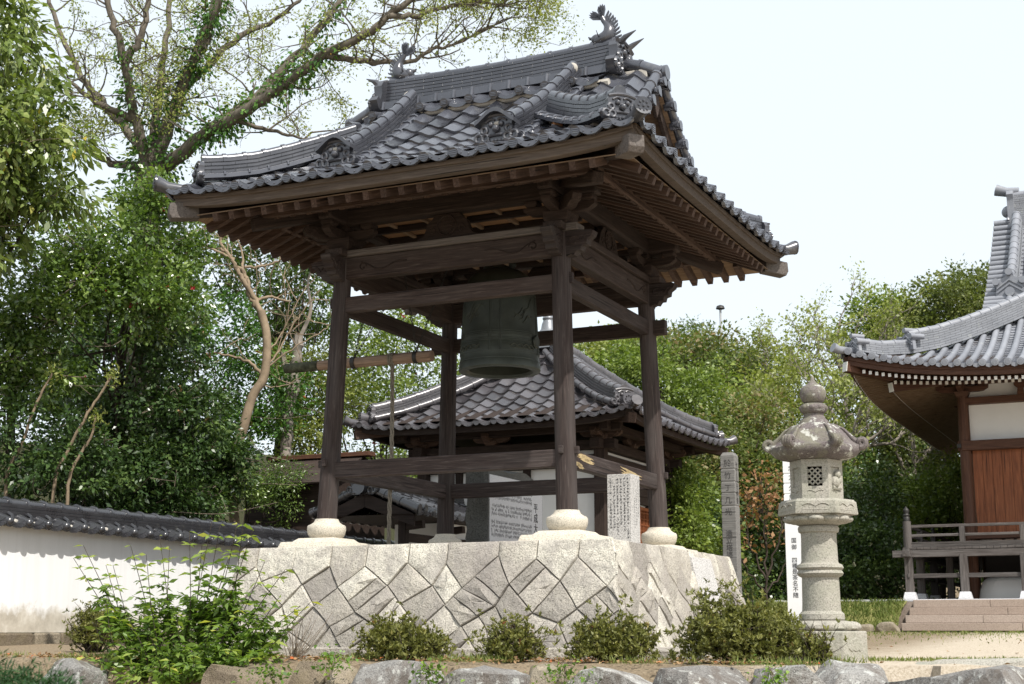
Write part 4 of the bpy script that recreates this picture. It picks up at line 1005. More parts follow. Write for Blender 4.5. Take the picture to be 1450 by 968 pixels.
# ------------------------------------------------------------------ low gate roof behind
GL=5.6; GT=empty('tiled_gatehouse',tw(-4.3,3.8+GL/2,0),ROT,'low black-tiled gatehouse behind the rope and rear post','gatehouse')
GR=Roof(.98,100,lambda d:1.90+.42*d,0); gf=lambda d:GL/2
mb=MB()
for k in(1,3): tile_field(mb,GR,k,gf,.9,.30,.28,rng); eave_tiles(mb,GR,k,gf,.30,rng,bars=False)
gr=mb.build('tiled_roof',T_BLK,GT,40)
mb=MB(); mb.sweep([(0,-GL/2+.08,2.22),(0,GL/2,2.22)],noshi(4,.17,.045,.010)); mb.build('ridge_courses',T_BLKR,gr,35)
mb=MB(); cap_row(mb,[(0,-GL/2+.05,2.405),(0,GL/2,2.405)],.08,.3,0,rng)
for i in range(18):
    for sx_ in(-1,1): mb.tube([(sx_*.27,-GL/2+.2+.3*i,2.17),(sx_*.25,-GL/2+.2+.3*i,2.25),(sx_*.17,-GL/2+.2+.3*i,2.28)],.026,8)
for sx_ in(-1,1):
    for off in(.06,.26):
        cap_row(mb,[(sx_*x,-GL/2+off,2.33-.43*(x)+.035) for x in(.12,.4,.7,.98)],.07,.3,0,rng); p=Vector((sx_*.98,-GL/2+off,1.945)); mb.tube([p,p+Vector((sx_*.05,0,-.01))],.085,14)
mb.build('cap_tiles',T_BLK,gr,40)
mb=MB(); oni(mb,(0,-GL/2+.02,2.20),(0,-1,0),1.0); mb.tube([(0,-GL/2+.0,2.30),(0,-GL/2-.16,2.31)],[.10,.115],16); mb.build('ridge_end_tile',T_BLK,gr,40)
mb=MB(); mb.ball((0,-GL/2-.03,2.50),.06,10,8); mb.build('clay_patch',GOLD,gr,60)
mb=MB()
for sx_ in(-1,1): mb.prism([(0,2.24),(sx_*.93,1.86),(sx_*.93,1.66),(0,2.0)],(0,-GL/2+.08,0),(1,0,0),(0,0,1),(0,1,0),.05)
mb.build('barge_board',W_DARK,GT,0,.006)
mb=MB(); mb.add([(-.95,-GL/2,1.86),(.95,-GL/2,1.86),(.95,GL/2,1.86),(-.95,GL/2,1.86)],[(0,1,2,3)]); mb.build('soffit',W_DARK,GT,0)
mb=MB(); mb.box((0,.75,.8),(1.0,GL-2.4,2.1)); mb.build('white_wall',PLASTER,GT,0)
for y in(-GL/2+.45,-.9,.9,GL/2-.45): beam('post',GT,(.52,y,-.3),(.52,y,1.84),.14,.14,W_DARK); beam('bracket_arm',GT,(.45,y,1.68),(.90,y,1.72),.11,.12,W_DARK)
beam('wall_beam',GT,(.53,-GL/2+.4,1.52),(.53,GL/2-.4,1.52),.10,.14,W_DARK)
# ------------------------------------------------------------------ old shed with a plank roof
p=at(516,650,29.0); sx0,sy0=tl(p); SH=empty('plank_roofed_shed',tw(sx0-1.6,sy0,0),ROT,'small old shed with a brown plank roof between the gatehouse and the trees','shed'); zt=at(516,643,29).z
mb=MB()
for i in range(9):
    d0,d1=i*.17,(i+1)*.17+.03; mb.box((.5,-(d0+d1)/2,zt-.05-.42*(d0+d1)/2),(2.2,d1-d0,.03),Matrix.Rotation(.40,3,'X')); mb.box((.5,(d0+d1)/2,zt-.05-.42*(d0+d1)/2),(2.2,d1-d0,.03),Matrix.Rotation(-.40,3,'X'))
mb.build('plank_roof',W_BEAM,SH,0)
beam('ridge_board',SH,(-.65,0,zt),(1.78,0,zt),.26,.09,W_REDB)
mb=MB(); mb.prism([(-1.2,-.3),(1.2,-.3),(1.2,zt-.62),(0,zt-.12),(-1.2,zt-.62)],(.5,0,0),(0,1,0),(0,0,1),(1,0,0),1.8); mb.build('plank_wall',W_DARK,SH,0)
# ------------------------------------------------------------------ small hall with a pyramid roof
HC=(.72,28.1); HL=empty('small_hall',(HC[0],HC[1],0),ROT,'small white-walled hall with a pyramid tiled roof and metal finial behind the tower','hall')
HR=Roof(2.78,2.78,lambda d:3.64+.42*d+.092*d*d,.13); hf=lambda d:2.78-d
mb=MB()
for k in range(4): tile_field(mb,HR,k,hf,2.7,.345,.27,rng); eave_tiles(mb,HR,k,hf,.345,rng,bars=False)
hr=mb.build('roof',T_MID,HL,40)
mb=MB()
for k in range(4):
    for d0,d1 in((.02,.9),(.9,1.8),(1.8,2.75)): mb.add([HR.p(k,-(2.76-d0),d0,-.05),HR.p(k,2.76-d0,d0,-.05),HR.p(k,2.76-d1,d1,-.05),HR.p(k,-(2.76-d1),d1,-.05)],[(0,1,2,3)])
mb.build('roof_bedding',W_DARK,hr,0)
for sx_,sy_,k,sg in((1,-1,0,1),(-1,-1,0,-1),(1,1,2,-1),(-1,1,2,1)):
    g=[HR.p(k,sg*r,2.78-r,.05) for r in(.25,.7,1.2,1.7,2.1,2.5)]
    mb=MB(); mb.sweep(dens(g,.12),noshi(4,.11,.05,.008)); o=mb.build('corner_ridge',T_MIDR,hr,35)
    mb=MB(); cap_row(mb,[q+Vector((0,0,.205)) for q in g],.08,.3,0,rng)
    for s_ in(-1,1): cap_row(mb,[q+Vector((sx_*.14*s_,-sy_*.14*s_,-.01)) for q in g],.06,.3,0,rng)
    mb.build('cap_tiles',T_MID,hr,40)
    d=Vector((sx_,sy_,0)).normalized(); e=g[-1]; mb=MB(); oni(mb,e+d*.02-Vector((0,0,.08)),d,.85); c=e+d*.24+Vector((0,0,.02)); mb.tube([e,c],[.085,.11],16)
    for t_ in range(8): mb.ball(c+d*.01+Vector((0,0,.06*math.sin(t_*.785)))+d.cross(Vector((0,0,1)))*.06*math.cos(t_*.785),.016,6,4)
    t0=HR.p(k,sg*2.66,.12,0); mb.tube([t0,t0+d*.2,t0+d*.32+Vector((0,0,.05))],[.06,.075,.10],14); mb.build('corner_tile',T_MID,hr,40)
mb=MB(); mb.frustum((0,0,5.42),(.66,.66),(.60,.60),.14); mb.box((0,0,5.63),(.50,.50,.14)); mb.box((0,0,5.72),(.60,.60,.05)); mb.lathe([(.22,5.745),(.19,5.80),(.15,5.84),(.13,5.95),(.10,6.02),(.12,6.06),(.09,6.12),(.02,6.22)],20); mb.build('roof_finial',STEEL,hr,40,.006)
HB=1.78
mb=MB(); mb.box((0,0,1.55),(2*HB-.12,2*HB-.12,3.6)); mb.build('white_wall',PLASTER,HL,0)
for x,y in((HB,-HB),(-HB,-HB),(HB,HB),(-HB,HB)): beam('post',HL,(x,y,-.3),(x,y,3.30),.2,.2,W_DARK)
for k in range(4):
    M=Matrix.Rotation(k*math.pi/2,3,'Z'); q=lambda x,y,z:M@Vector((x,y,z)); e=.002*k
    beam('wall_beam',HL,q(-HB,-HB+.01,2.98+e),q(HB,-HB+.01,2.98+e),.17,.22,W_DARK); beam('wall_beam',HL,q(-HB-.3,-HB,3.26+e),q(HB+.3,-HB,3.26+e),.19,.17,W_DARK); beam('wall_beam',HL,q(-HB,-HB+.03,.75+e),q(HB,-HB+.03,.75+e),.14,.14,W_DARK)
    beam('purlin',HL,q(-HB-.5,-HB-.25,3.54+e),q(HB+.5,-HB-.25,3.54+e),.15,.15,W_DARK)
    for x in(-HB,-.35,HB):
        mb=MB(); c=q(x,-HB-.05,0); mb.frustum(c+Vector((0,0,3.345)),(.18,.18),(.25,.25),.07); al=q(1,0,0); ou=q(0,-1,0); arm(mb,c+Vector((0,0,3.44)),al,.36,.10,.10); arm(mb,c+Vector((0,0,3.441)),ou,.36,.09,.10)
        for s_ in(-.28,0,.28): mb.box(c+al*s_+Vector((0,0,3.51)),(.13,.13,.06))
        mb.box(c+ou*.27+Vector((0,0,3.5)),(.13,.13,.06)); mb.build('bracket_cluster',W_RAFT,HL,30)
    for i in range(-12,12):
        s=(i+.5)*.215
        for z0,r1 in((3.50,2.28),(3.545,2.62)):
            r0=max(1.75,abs(s)+.05)
            if r0>r1-.1: continue
            if k in(0,1): beam('rafter',HL,q(s,-r0,z0+.40-.33*(r0-1.75)+(.0)),q(s,-r1,z0+.40-.33*(r1-1.75)),.06,.07,W_RAFT,bevel=0)
    mb=MB(); mb.add([q(-2.66,-2.66,3.62),q(2.66,-2.66,3.62),q(1.6,-1.6,3.97),q(-1.6,-1.6,3.97)],[(0,1,2,3)]); mb.build('soffit_boards',W_BEAM,HL,0)
    mb=MB(); mb.sweep([q(-2.72+.136*j,-2.66,3.50+.13*abs(j/20-1)**5) for j in range(41)],[(-.05,0),(.05,0),(.05,.10),(-.05,.10)]); mb.build('eave_board',W_BEAM,HL,30)
    d=q(1,-1,0).normalized(); beam('hip_rafter',HL,q(1.6,-1.6,3.82),q(2.74,-2.74,3.56),.15,.18,W_RAFT)
for x in(-1.05,.33): beam('wall_stud',HL,(x,-HB+.02,-.2),(x,-HB+.02,2.9),.12,.12,W_DARK)
# right-hand wall: planked frieze, lattice doors
for i,z in enumerate((2.30,2.55,2.72)): pass
mb=MB()
for i in range(3): mb.box((HB-.02,0,2.42+.155*i),(.06,2*HB-.2,.15))
mb.build('plank_frieze',W_BEAM,HL,0,.006)
for y in(-1.02,-.72,.72,1.02): beam('door_post',HL,(HB,y,-.3),(HB,y,2.34),.13,.13,W_DARK)
def lattice(parent,y0,y1,z0,z1,x,mat):
    mb=MB(); mb.box((x,(y0+y1)/2,z0+.14),(.04,y1-y0,.28)); 
    for y in(y0+.035,y1-.035): mb.box((x,y,(z0+z1)/2),(.05,.07,z1-z0))
    for z in(z0+.30,z1-.04): mb.box((x,(y0+y1)/2,z),(.048,y1-y0,.06))
    n=int((y1-y0)/.075)
    for i in range(1,n): mb.box((x,y0+(y1-y0)*i/n,(z0+z1)/2),(.022,.018,z1-z0-.1))
    n=int((z1-z0)/.11)
    for i in range(3,n): mb.box((x+.002,(y0+y1)/2,z0+(z1-z0)*i/n),(.022,y1-y0-.05,.016))
    return mb.build('lattice_door',mat,parent,0)
mb=MB(); mb.box((HB-.03,0,1.2),(.02,1.42,2.2)); mb.build('doorway_shade',flat('dark_interior',(.015,.013,.012),.9),HL,0)  # near-black sheet in place of the shaded room behind the lattice
lattice(HL,-.66,.0,.25,2.3,HB+.03,W_RED); lattice(HL,.02,.66,.25,2.3,HB+.03,W_RED)
mb=MB(); mb.box((HB+.06,-1.30,1.35),(.04,.24,1.5)); mb.build('name_board',W_BOARD,HL,0,.006)
mb=MB(); mb.box((0,0,-.22),(5.0,5.0,.3)); mb.build('stone_base',S_PALE,HL,0,.01)
# ------------------------------------------------------------------ main hall
MO=(8.3,30.7); MH=empty('main_hall',(MO[0],MO[1],0),ROT,'large temple hall with silver tiled roof, white panels and grey veranda, cut by the frame','temple hall')
class RoofC(Roof):
    def __init__(s,Ex,Ey,zf,lift,c): super().__init__(Ex,Ey,zf,lift); s.c=Vector((c[0],c[1],0))
    def p(s,k,a,d,h=0): return super().p(k,a,d,h)+s.c
EX,EY=8.0,7.6; CX,CY=EX-1.0,EY-1.02
MR=RoofC(EX,EY,lambda d:5.27+.31*d+.047*d*d,.55,(CX,CY))
def mfw(d): return EX-d if d<3.2 else 5.45
rng=random.Random(9)
def pan_field(mb,k,width,dmax,pitch,course,a0,a1):
    n0,n1=int(a0/pitch)-1,int(a1/pitch)+1
    for i in range(n0,n1):
        s0=i*pitch; 
        j=0
        while j*course<dmax:
            da,db=j*course,min(dmax,(j+1)*course+.01); j+=1; w0,w1=width(da),width(db)
            if s0+pitch<-max(w0,w1) or s0>max(w0,w1): continue
            fr=[];lo=[];up=[]
            for q in range(4):
                x=q/3; s=s0+pitch*x; sag=-.030*math.sin(math.pi*x); sa=max(-w0,min(w0,s)); sb=max(-w1,min(w1,s))
                fr.append(MR.p(k,sa,da,sag-.012));lo.append(MR.p(k,sa,da,sag+.022));up.append(MR.p(k,sb,db,sag))
            mb.add(fr+lo+up,[(q,q+1,4+q+1,4+q) for q in range(3)]+[(4+q,4+q+1,8+q+1,8+q) for q in range(3)],rng.uniform(.25,.75))
def round_rows(mb,k,width,dmax,pitch,a0,a1,r=.068):
    for i in range(int(a0/pitch)-1,int(a1/pitch)+2):
        s=i*pitch
        if s<a0 or s>a1: continue
        pts=[];d=-.03;top=0
        while d<dmax and abs(s)<=width(max(0,d))+.02: pts.append(MR.p(k,s,d,.022)); d+=.16
        if len(pts)<2: continue
        rr=[r+(.005 if q%2==0 else 0) for q in range(len(pts))]; mb.tube(pts,rr,10,True,rng.uniform(.3,.8))
        o=MR.out(k); c=pts[0]; mb.tube([c+o*.004,c+o*.02],[r*1.12,r*1.12],14,tint=.35); mb.tube([c+o*.02,c+o*.024],[r*.78,r*.72],12,tint=.2)
        if len(pts)>=2:
            # pendant plate between rows
            a=MR.p(k,s+pitch*.25,-.015,.0);b=MR.p(k,s+pitch*.75,-.015,.0); z=Vector((0,0,1)); f=o*.014
            V=[a-f,b-f,b-f-z*.06,(a+b)/2-f-z*.085,a-f-z*.06]; V+= [q+f*2 for q in V]
            mb.add(V,[(0,1,2,3,4),(9,8,7,6,5),(0,5,6,1),(1,6,7,2),(2,7,8,3),(3,8,9,4),(4,9,5,0)],.4)
mb=MB(); pan_field(mb,0,mfw,7.3,.245,.15,-EX,3.0); sk=lambda d:EY-d; pan_field(mb,3,sk,3.4,.245,.15,-EY,EY); pan_field(mb,2,mfw,7.3,.49,.6,-5,EX); pan_field(mb,1,sk,3.4,.49,.6,-EY,EY); pan_field(mb,0,mfw,7.3,.49,.6,3.0,EX)
mr=mb.build('roof',T_LIGHT,MH,40)
mb=MB(); round_rows(mb,0,mfw,7.3,.245,-EX+.1,3.0); round_rows(mb,3,sk,3.4,.245,-EY+.1,EY-.1); mb.build('round_tiles',T_LIGHT,mr,40)
mb=MB()
for k,w,D in((0,mfw,(.03,1.5,3.15)),(3,sk,(.03,1.5,3.3)),(2,mfw,(.03,1.5,3.15)),(1,sk,(.03,1.5,3.3))):
    E=MR.half(k)
    for d0,d1 in zip(D,D[1:]):
        n=24; V=[]
        for d in(d0,d1):
            for j in range(n+1): a=-(E-d)+2*(E-d)*j/n; V.append(MR.p(k,a,d,-.06))
        mb.add(V,[(j,j+1,n+2+j,n+1+j) for j in range(n)])
mb.build('roof_bedding',W_DARK,mr,0)
# gable: verge tiles, wall
VX=CX-5.45
mb=MB(); d=3.25
while d<7.5:
    p=MR.p(0,-5.45,d,.05); mb.tube([p-Vector((.06,0,0)),p+Vector((.42,0,.01))],[.085,.075],12,tint=rng.uniform(.3,.7)); mb.tube([p-Vector((.075,0,0)),p-Vector((.06,0,0))],[.09,.09],12); d+=.19
cap_row(mb,[MR.p(0,-4.97,x,.06) for x in np.arange(3.2,7.4,.3)],.085,.3,0,rng); cap_row(mb,[MR.p(2,5.45,x,.06) for x in np.arange(3.2,7.4,.3)],.085,.3,0,rng)
mb.build('verge_tiles',T_LIGHT,mr,40)
mb=MB(); g=[(y,MR.zf(EY-abs(y))-.12) for y in(-4.2,-3,-2,-1,0,1,2,3,4.2)]; mb.prism(g+[(4.2,6.2),(-4.2,6.2)],(VX+.5,CY,0),(0,1,0),(0,0,1),(1,0,0),.1); mb.build('gable_wall',PLASTER,MH,0)
mb=MB()
for sy_ in(-1,1):
    ys=[0,1,2,3,4.3]; mb.prism([(sy_*y,MR.zf(EY-y)-.08) for y in ys]+[(sy_*y,MR.zf(EY-y)-.5) for y in reversed(ys)],(VX+.12,CY,0),(0,1,0),(0,0,1),(1,0,0),.09)
mb.build('barge_board',W_REDB,MH,0)
# main ridge with end tile
zr=MR.zf(7.3); mb=MB(); mb.sweep([(VX+.42+i*.5,CY,zr-.05) for i in range(24)],noshi(15,.26,.062,.006)); o=mb.build('main_ridge',T_LIGHTR,mr,35)
mb=MB(); cap_row(mb,[(VX+.42,CY,zr+.90),(VX+12,CY,zr+.90)],.12,.32,0,rng)
for i in range(20): c=Vector((VX+.62+.245*i,CY-.34,zr-.02)); mb.tube([c,c+Vector((0,.2,.05))],.075,12)
mb.build('cap_tiles',T_LIGHT,mr,40)
mb=MB(); O_=Vector((VX+.36,CY,zr)); P=[(.18,-.35),(.30,-.33),(.33,-.05),(.27,.0),(.31,.08),(.30,.2),(.36,.5),(.33,.74),(.40,.86),(.30,.98),(0,1.02)]
mb.prism(P+[(-a,b) for a,b in reversed(P[:-1])],O_,(0,1,0),(0,0,1),(1,0,0),.16); mb.tube([O_+Vector((.2,0,1.02)),O_+Vector((-.10,0,1.03)),O_+Vector((-.36,0,1.12))],[.10,.12,.15],14); mb.ball(O_+Vector((-.1,0,.5)),.16,10,8); 
for s_ in(-1,1): mb.tube([O_+Vector((-.08,s_*(.2+.1*math.cos(t_)),.2+.1*math.sin(t_))) for t_ in np.linspace(0,6,12)],.04,8)
mb.build('ridge_end_tile',T_LIGHT,mr,40)
def chev(mb,o,out,S):   # roof-shaped ridge end with chevron bands and three cap tiles
    o=Vector(o);out=Vector(out).normalized();r=Vector((0,0,1)).cross(out).normalized();z=Vector((0,0,1))
    P=[(.30,0),(.27,.25),(.33,.33),(0,.52)]; mb.prism([(a*S,b*S) for a,b in P]+[(-a*S,b*S) for a,b in reversed(P[:-1])],o,r,z,out,.10*S)
    for q in(.0,.09): mb.prism([(.26*S,(.24-q)*S),(0,(.42-q)*S),(-.26*S,(.24-q)*S),(-.26*S,(.20-q)*S),(0,(.38-q)*S),(.26*S,(.20-q)*S)],o+out*.06*S,r,z,out,.04*S)
    mb.tube([o+z*.13*S,o+z*.13*S+out*.10*S],.10*S,14)
    for a,b in((0,.56),(.27,.36),(-.27,.36)): c=o+r*a*S+z*b*S; mb.tube([c-out*.3*S,c+out*.12*S],.075*S,12)
g=[MR.p(0,-(EX-dd),dd,.06) for dd in(.25,.7,1.2,1.7,2.2,2.7,3.2,3.7)]
mb=MB(); mb.sweep(dens(g[:3],.12),noshi(5,.13,.05,.008)); mb.sweep(dens(g[2:],.12),noshi(8,.14,.055,.006)); mb.build('corner_ridge',T_LIGHTR,mr,35)
mb=MB(); cap_row(mb,[q+Vector((0,0,.25)) for q in g[:3]],.085,.3,0,rng); cap_row(mb,[q+Vector((0,0,.44)) for q in g[2:]],.09,.3,0,rng)
dd=Vector((-1,-1,0)).normalized(); chev(mb,g[0]-Vector((0,0,.05)),dd,.72); chev(mb,g[2]+Vector((0,0,.08)),dd,.80); t0=MR.p(0,-EX+.05,.05,.03); mb.tube([t0-dd*.2,t0+dd*.12,t0+dd*.26+Vector((0,0,.05))],[.07,.085,.11],14); mb.build('ridge_end_tile',T_LIGHT,mr,40)
g=[MR.p(0,-(CX-2.05),x,.06) for x in(4.4,5,5.6,6.2,6.8,7.2)]; mb=MB(); mb.sweep(dens(g,.15),noshi(6,.15,.055,.008)); mb.build('descending_ridge',T_LIGHTR,mr,35)
mb=MB(); cap_row(mb,[q+Vector((0,0,.34)) for q in g],.10,.3,0,rng); mb.build('cap_tiles',T_LIGHT,mr,40); mb=MB(); chev(mb,g[0]-Vector((0,0,.02)),(0,-1,0),1.1); mb.build('ridge_end_tile',T_LIGHT,mr,40)
# eaves
def mrz(r0,k): return 0
def epts(k,D,dz,n=48):
    E=MR.half(k); out=[]
    for j in range(n+1): a=-(E-D)+2*(E-D)*j/n; p=MR.p(k,a,D,0); out.append(p+Vector((0,0,dz)))
    return out
for k in(0,3):
    mb=MB(); mb.sweep(epts(k,.13,-.26),[(-.07,0),(.07,0),(.07,.10),(.10,.102),(.10,.19),(-.08,.19)]); mb.build('eave_board',W_REDB,MH,30,.006)
    E=MR.half(k); al,ou=MR.alg(k),MR.out(k); i=0; cnt=0
    pos=[-E+.30+.132*i for i in range(int((2*E-.6)/.132))]
    if k==0: pos=[a for a in pos if a< -3.0]
    wt_=MB()
    bulk=MB()
    for n_,a in enumerate(pos):
        for lab,D0,D1,dz in(('flying_rafter',.16,1.15,-.33),('lower_rafter',.78,2.35,-.50)):
            lim=E-abs(a); D1_=min(D1,lim-.03)
            if D1_<D0+.12: continue
            A=MR.p(k,a,D0,0)+Vector((0,0,dz)); B=MR.p(k,a,D0,0)+Vector((0,0,dz))-ou*(D1_-D0)+Vector((0,0,.20*(D1_-D0)))
            if k==0: 
                o=beam(lab,MH,A,B,.062,.075,W_REDB,bevel=0); wt_.box(A+ou*.004,(.060 if abs(al.x)>.5 else .008,.060 if abs(al.y)>.5 else .008,.073))
            else:
                d=(B-A).normalized(); y=Vector((0,0,1)).cross(d).normalized(); z=d.cross(y); M=Matrix(((d.x,y.x,z.x),(d.y,y.y,z.y),(d.z,y.z,z.z))); bulk.box((A+B)/2,((B-A).length,.062,.075),M)
                wt_.box(A+ou*.004,(.008,.060,.073))
    if k==3: tag(bulk.build('rafters',W_BOARD,MH,0),kind='stuff')
    tag(wt_.build('white_rafter_ends',WHITEEND,MH,0),kind='stuff')
    mb=MB(); n=48; V=[]
    for D,dz in((.14,-.285),(1.0,-.30),(2.4,-.14)):
        for j in range(n+1): a=-(E-D)+2*(E-D)*j/n; p=MR.p(k,a,min(D,1.0) if False else D,0); pz=MR.p(k,a,.14,0).z+.20*(D-.14)-.285+.10*(D>.5)*0; V.append(Vector((p.x,p.y,pz)))
    mb.add(V,[(r_*(n+1)+j,r_*(n+1)+j+1,(r_+1)*(n+1)+j+1,(r_+1)*(n+1)+j) for r_ in range(2) for j in range(n)]); mb.build('soffit_boards',W_PLY,MH,0)
    p=epts(k,.82,-.43); mb=MB(); mb.sweep(p,[(-.05,0),(.05,0),(.05,.07),(-.05,.07)]); mb.build('eave_batten',W_REDB,MH,0)
A=MR.p(0,-EX+.9,.9,0)+Vector((0,0,-.40)); B=MR.p(0,-EX+.06,.06,0)+Vector((0,0,-.32)); beam('hip_rafter',MH,A,B,.17,.21,W_REDB); d_=(B-A).normalized(); mb=MB(); y_=Vector((0,0,1)).cross(d_).normalized(); z_=d_.cross(y_); mb.box(B+d_*.004,(.012,.165,.205),Matrix(((d_.x,y_.x,z_.x),(d_.y,y_.y,z_.y),(d_.z,y_.z,z_.z)))); mb.build('white_rafter_end',WHITEEND,MH,0)
A=MR.p(0,-EX+2.2,2.2,0)+Vector((0,0,-.75)); B=MR.p(0,-EX+.85,.85,0)+Vector((0,0,-.62)); beam('lower_hip_rafter',MH,A,B,.16,.2,W_REDB); d_=(B-A).normalized(); mb=MB(); y_=Vector((0,0,1)).cross(d_).normalized(); z_=d_.cross(y_); mb.box(B+d_*.004,(.012,.155,.195),Matrix(((d_.x,y_.x,z_.x),(d_.y,y_.y,z_.y),(d_.z,y_.z,z_.z)))); mb.build('white_rafter_end',WHITEEND,MH,0)
# body
PX=[1.13,3.6,6.1,8.6,11.1,12.65]; PY=[1.13,3.7,6.3,8.9,11.85]
for x in PX[:4]: beam('pillar',MH,(x,1.13,.64),(x,1.13,5.0),.24,.24,W_REDB,round_=(.125,.12),n=20)
for y in PY[1:]: beam('pillar',MH,(1.13,y,.64),(1.13,y,5.0),.24,.24,W_REDB,round_=(.125,.12),n=20)
mb=MB(); mb.box(((1.13+12.65)/2,(1.2+11.85)/2,4.40),(11.4,10.6,.84)); mb.box(((1.13+12.65)/2,(1.2+11.85)/2,5.12),(11.4,10.6,.34)); mb.build('white_wall',PLASTER,MH,0)
for (p0,p1) in (((1.13,1.13),(12.6,1.13)),((1.13,1.13),(1.13,11.8))):
    d=(Vector(p1)-Vector(p0)).normalized(); e=.003 if d.y>.5 else 0
    for z,h,w in((3.915,.21,.30),(4.89,.15,.20),(5.33,.14,.26),(1.98,.12,.30)): beam('wall_beam',MH,(p0[0]-d.x*.06,p0[1]-d.y*.06,z+e),(*p1,z+e),w,h,W_REDB)
mb=MB(); x=1.26; n=0
while x<12.4: mb.box((x+.105,1.16,2.93),(.196,.05,1.78),tint=rng.random()); x+=.2
y=1.26
while y<11.7: mb.box((1.16,y+.105,2.93),(.05,.196,1.78)); y+=.2
mb.build('plank_doors',W_RED,MH,0,.006)
for x in(2.35,4.8): 
    mb=MB(); mb.prism([(-.07,0),(.07,0),(.06,.14),(.13,.20),(.13,.30),(-.13,.30),(-.13,.20),(-.06,.14)],(x,1.07,4.965),(1,0,0),(0,0,1),(0,1,0),.12); mb.build('strut',W_REDB,MH,0)
for x,y in((1.13,1.13),(3.6,1.13),(1.13,3.7),(1.13,6.3),(6.1,1.13)):
    mb=MB(); c=Vector((x,y,0)); mb.frustum(c+Vector((0,0,4.98)),(.22,.22),(.32,.32),.12); arm(mb,c+Vector((0,0,5.16)),(1,0,0),.55,.12,.13); arm(mb,c+Vector((0,0,5.161)),(0,1,0),.55,.118,.13)
    for q in((.45,0),(-.45,0),(0,.45),(0,-.45),(0,0)): mb.box(c+Vector((q[0],q[1],5.27)),(.2,.2,.10))
    mb.build('bracket_cluster',W_REDB,MH,30,.006)
beam('purlin',MH,(.35,.62,5.40),(12,.62,5.40),.16,.17,W_REDB); beam('purlin',MH,(.62,.35,5.403),(.62,12.5,5.403),.16,.17,W_REDB)
mb=MB(); mb.box((1.02,.985,3.915),(.09,.03,.09)); mb.build('nail_cover',IRON,MH,0,.01)
# under the floor: near-black box standing in for the shade, white mound
mb=MB(); mb.box(((1.3+12.6)/2,(1.45+11.8)/2,1.28),(11.2,10.2,1.2)); mb.build('floor_void',flat('underfloor_shade',(.018,.015,.013),.9,.1),MH,0)
mb=MB(); V=[];n=14
prof=[(.0,.62),(.05,.85),(.13,1.02),(.25,1.10),(.5,1.13)]
path=[(12.4,.80),(2.2,.80)]+[(1.2-.0+.0-.40*math.sin(t_)+.4,1.2-.40*math.cos(t_)) for t_ in np.linspace(0,math.pi/2,8)]+[(1.2-.0,11.5)]
for (a,b) in prof:
    for (x,y) in path:
        cx,cy=7,6.5; f=a; dx,dy=(0,1) if y<=.81 else ((1,0) if x<=1.21 and y>1.3 else (.7,.7)); V.append((x+dx*f,y+dy*f,b))
m_=len(path); mb.add(V,[(r_*m_+j,r_*m_+j+1,(r_+1)*m_+j+1,(r_+1)*m_+j) for r_ in range(len(prof)-1) for j in range(m_-1)]); mb.build('white_plaster_mound',PLASTER,MH,50)
# veranda
vx=[0,1.11,2.3,3.5,4.7]; vy=[1.4,3.2,5.6,8,10.4]
for i,x in enumerate(vx): beam('veranda_post',MH,(x,0,.64),(x,0,1.56),.16,.16,W_GREY)
for y in vy: beam('veranda_post',MH,(0,y,.64),(0,y,1.56),.16,.16,W_GREY)
for y in vy[:3]: beam('veranda_post',MH,(.62,y,.64),(.62,y,1.56),.14,.14,W_GREY)
for x,y in [(x,0) for x in vx]+[(0,y) for y in vy]:
    mb=MB(); mb.frustum((x,y,.641),(.27,.27),(.20,.20),.15); mb.build('stone_foot',S_SLAB,MH,0,.008)
beam('veranda_beam',MH,(-.32,0,1.58),(5,0,1.58),.15,.14,W_GREY); beam('veranda_beam',MH,(0,-.3,1.585),(0,11,1.585),.15,.14,W_GREY)
beam('veranda_tie',MH,(-.1,0,1.125),(5,0,1.125),.05,.09,W_GREY); beam('veranda_tie',MH,(0,-.1,1.128),(0,11,1.128),.05,.09,W_GREY)
mb=MB(); x=-.10
while x<5: mb.box((x+.07,.50,1.685),(.134,1.16,.05)); x+=.14
y=1.10
while y<11: mb.box((.50,y+.07,1.684),(1.16,.134,.05)); y+=.14
mb.build('veranda_deck',W_GREY,MH,0,.006)
RZ=((2.15,.06,.06),(1.96,.055,.05),(1.765,.11,.11))
for z,h,w in RZ:
    beam('hand_rail',MH,(0,.02,z),(5,.02,z),w,h,W_GREY); beam('hand_rail',MH,(.02,0,z+.003),(.02,11,z+.003),w,h,W_GREY)
for x in(1.11,2.3,3.5): beam('rail_post',MH,(x,.02,1.7),(x,.02,2.13),.11,.09,W_GREY)
for y in(1.4,3.2,5.6): beam('rail_post',MH,(.02,y,1.7),(.02,y,2.13),.11,.09,W_GREY)
beam('newel_post',MH,(0,0,1.5),(0,0,2.26),.17,.17,W_GREY,round_=(.088,.085),n=16); mb=MB(); mb.lathe([(.07,2.26),(.072,2.34),(.055,2.36),(.075,2.385),(.055,2.41),(.05,2.43),(.07,2.47),(.06,2.51),(.02,2.55),(.002,2.58)],16); mb.build('black_finial',IRON,MH,50)
mb=MB(); mb.lathe([(.05,2.12),(.055,2.2),(.035,2.25),(.05,2.28),(.005,2.34)],12,(.02,3.2,0)); mb.build('black_finial',IRON,MH,50)
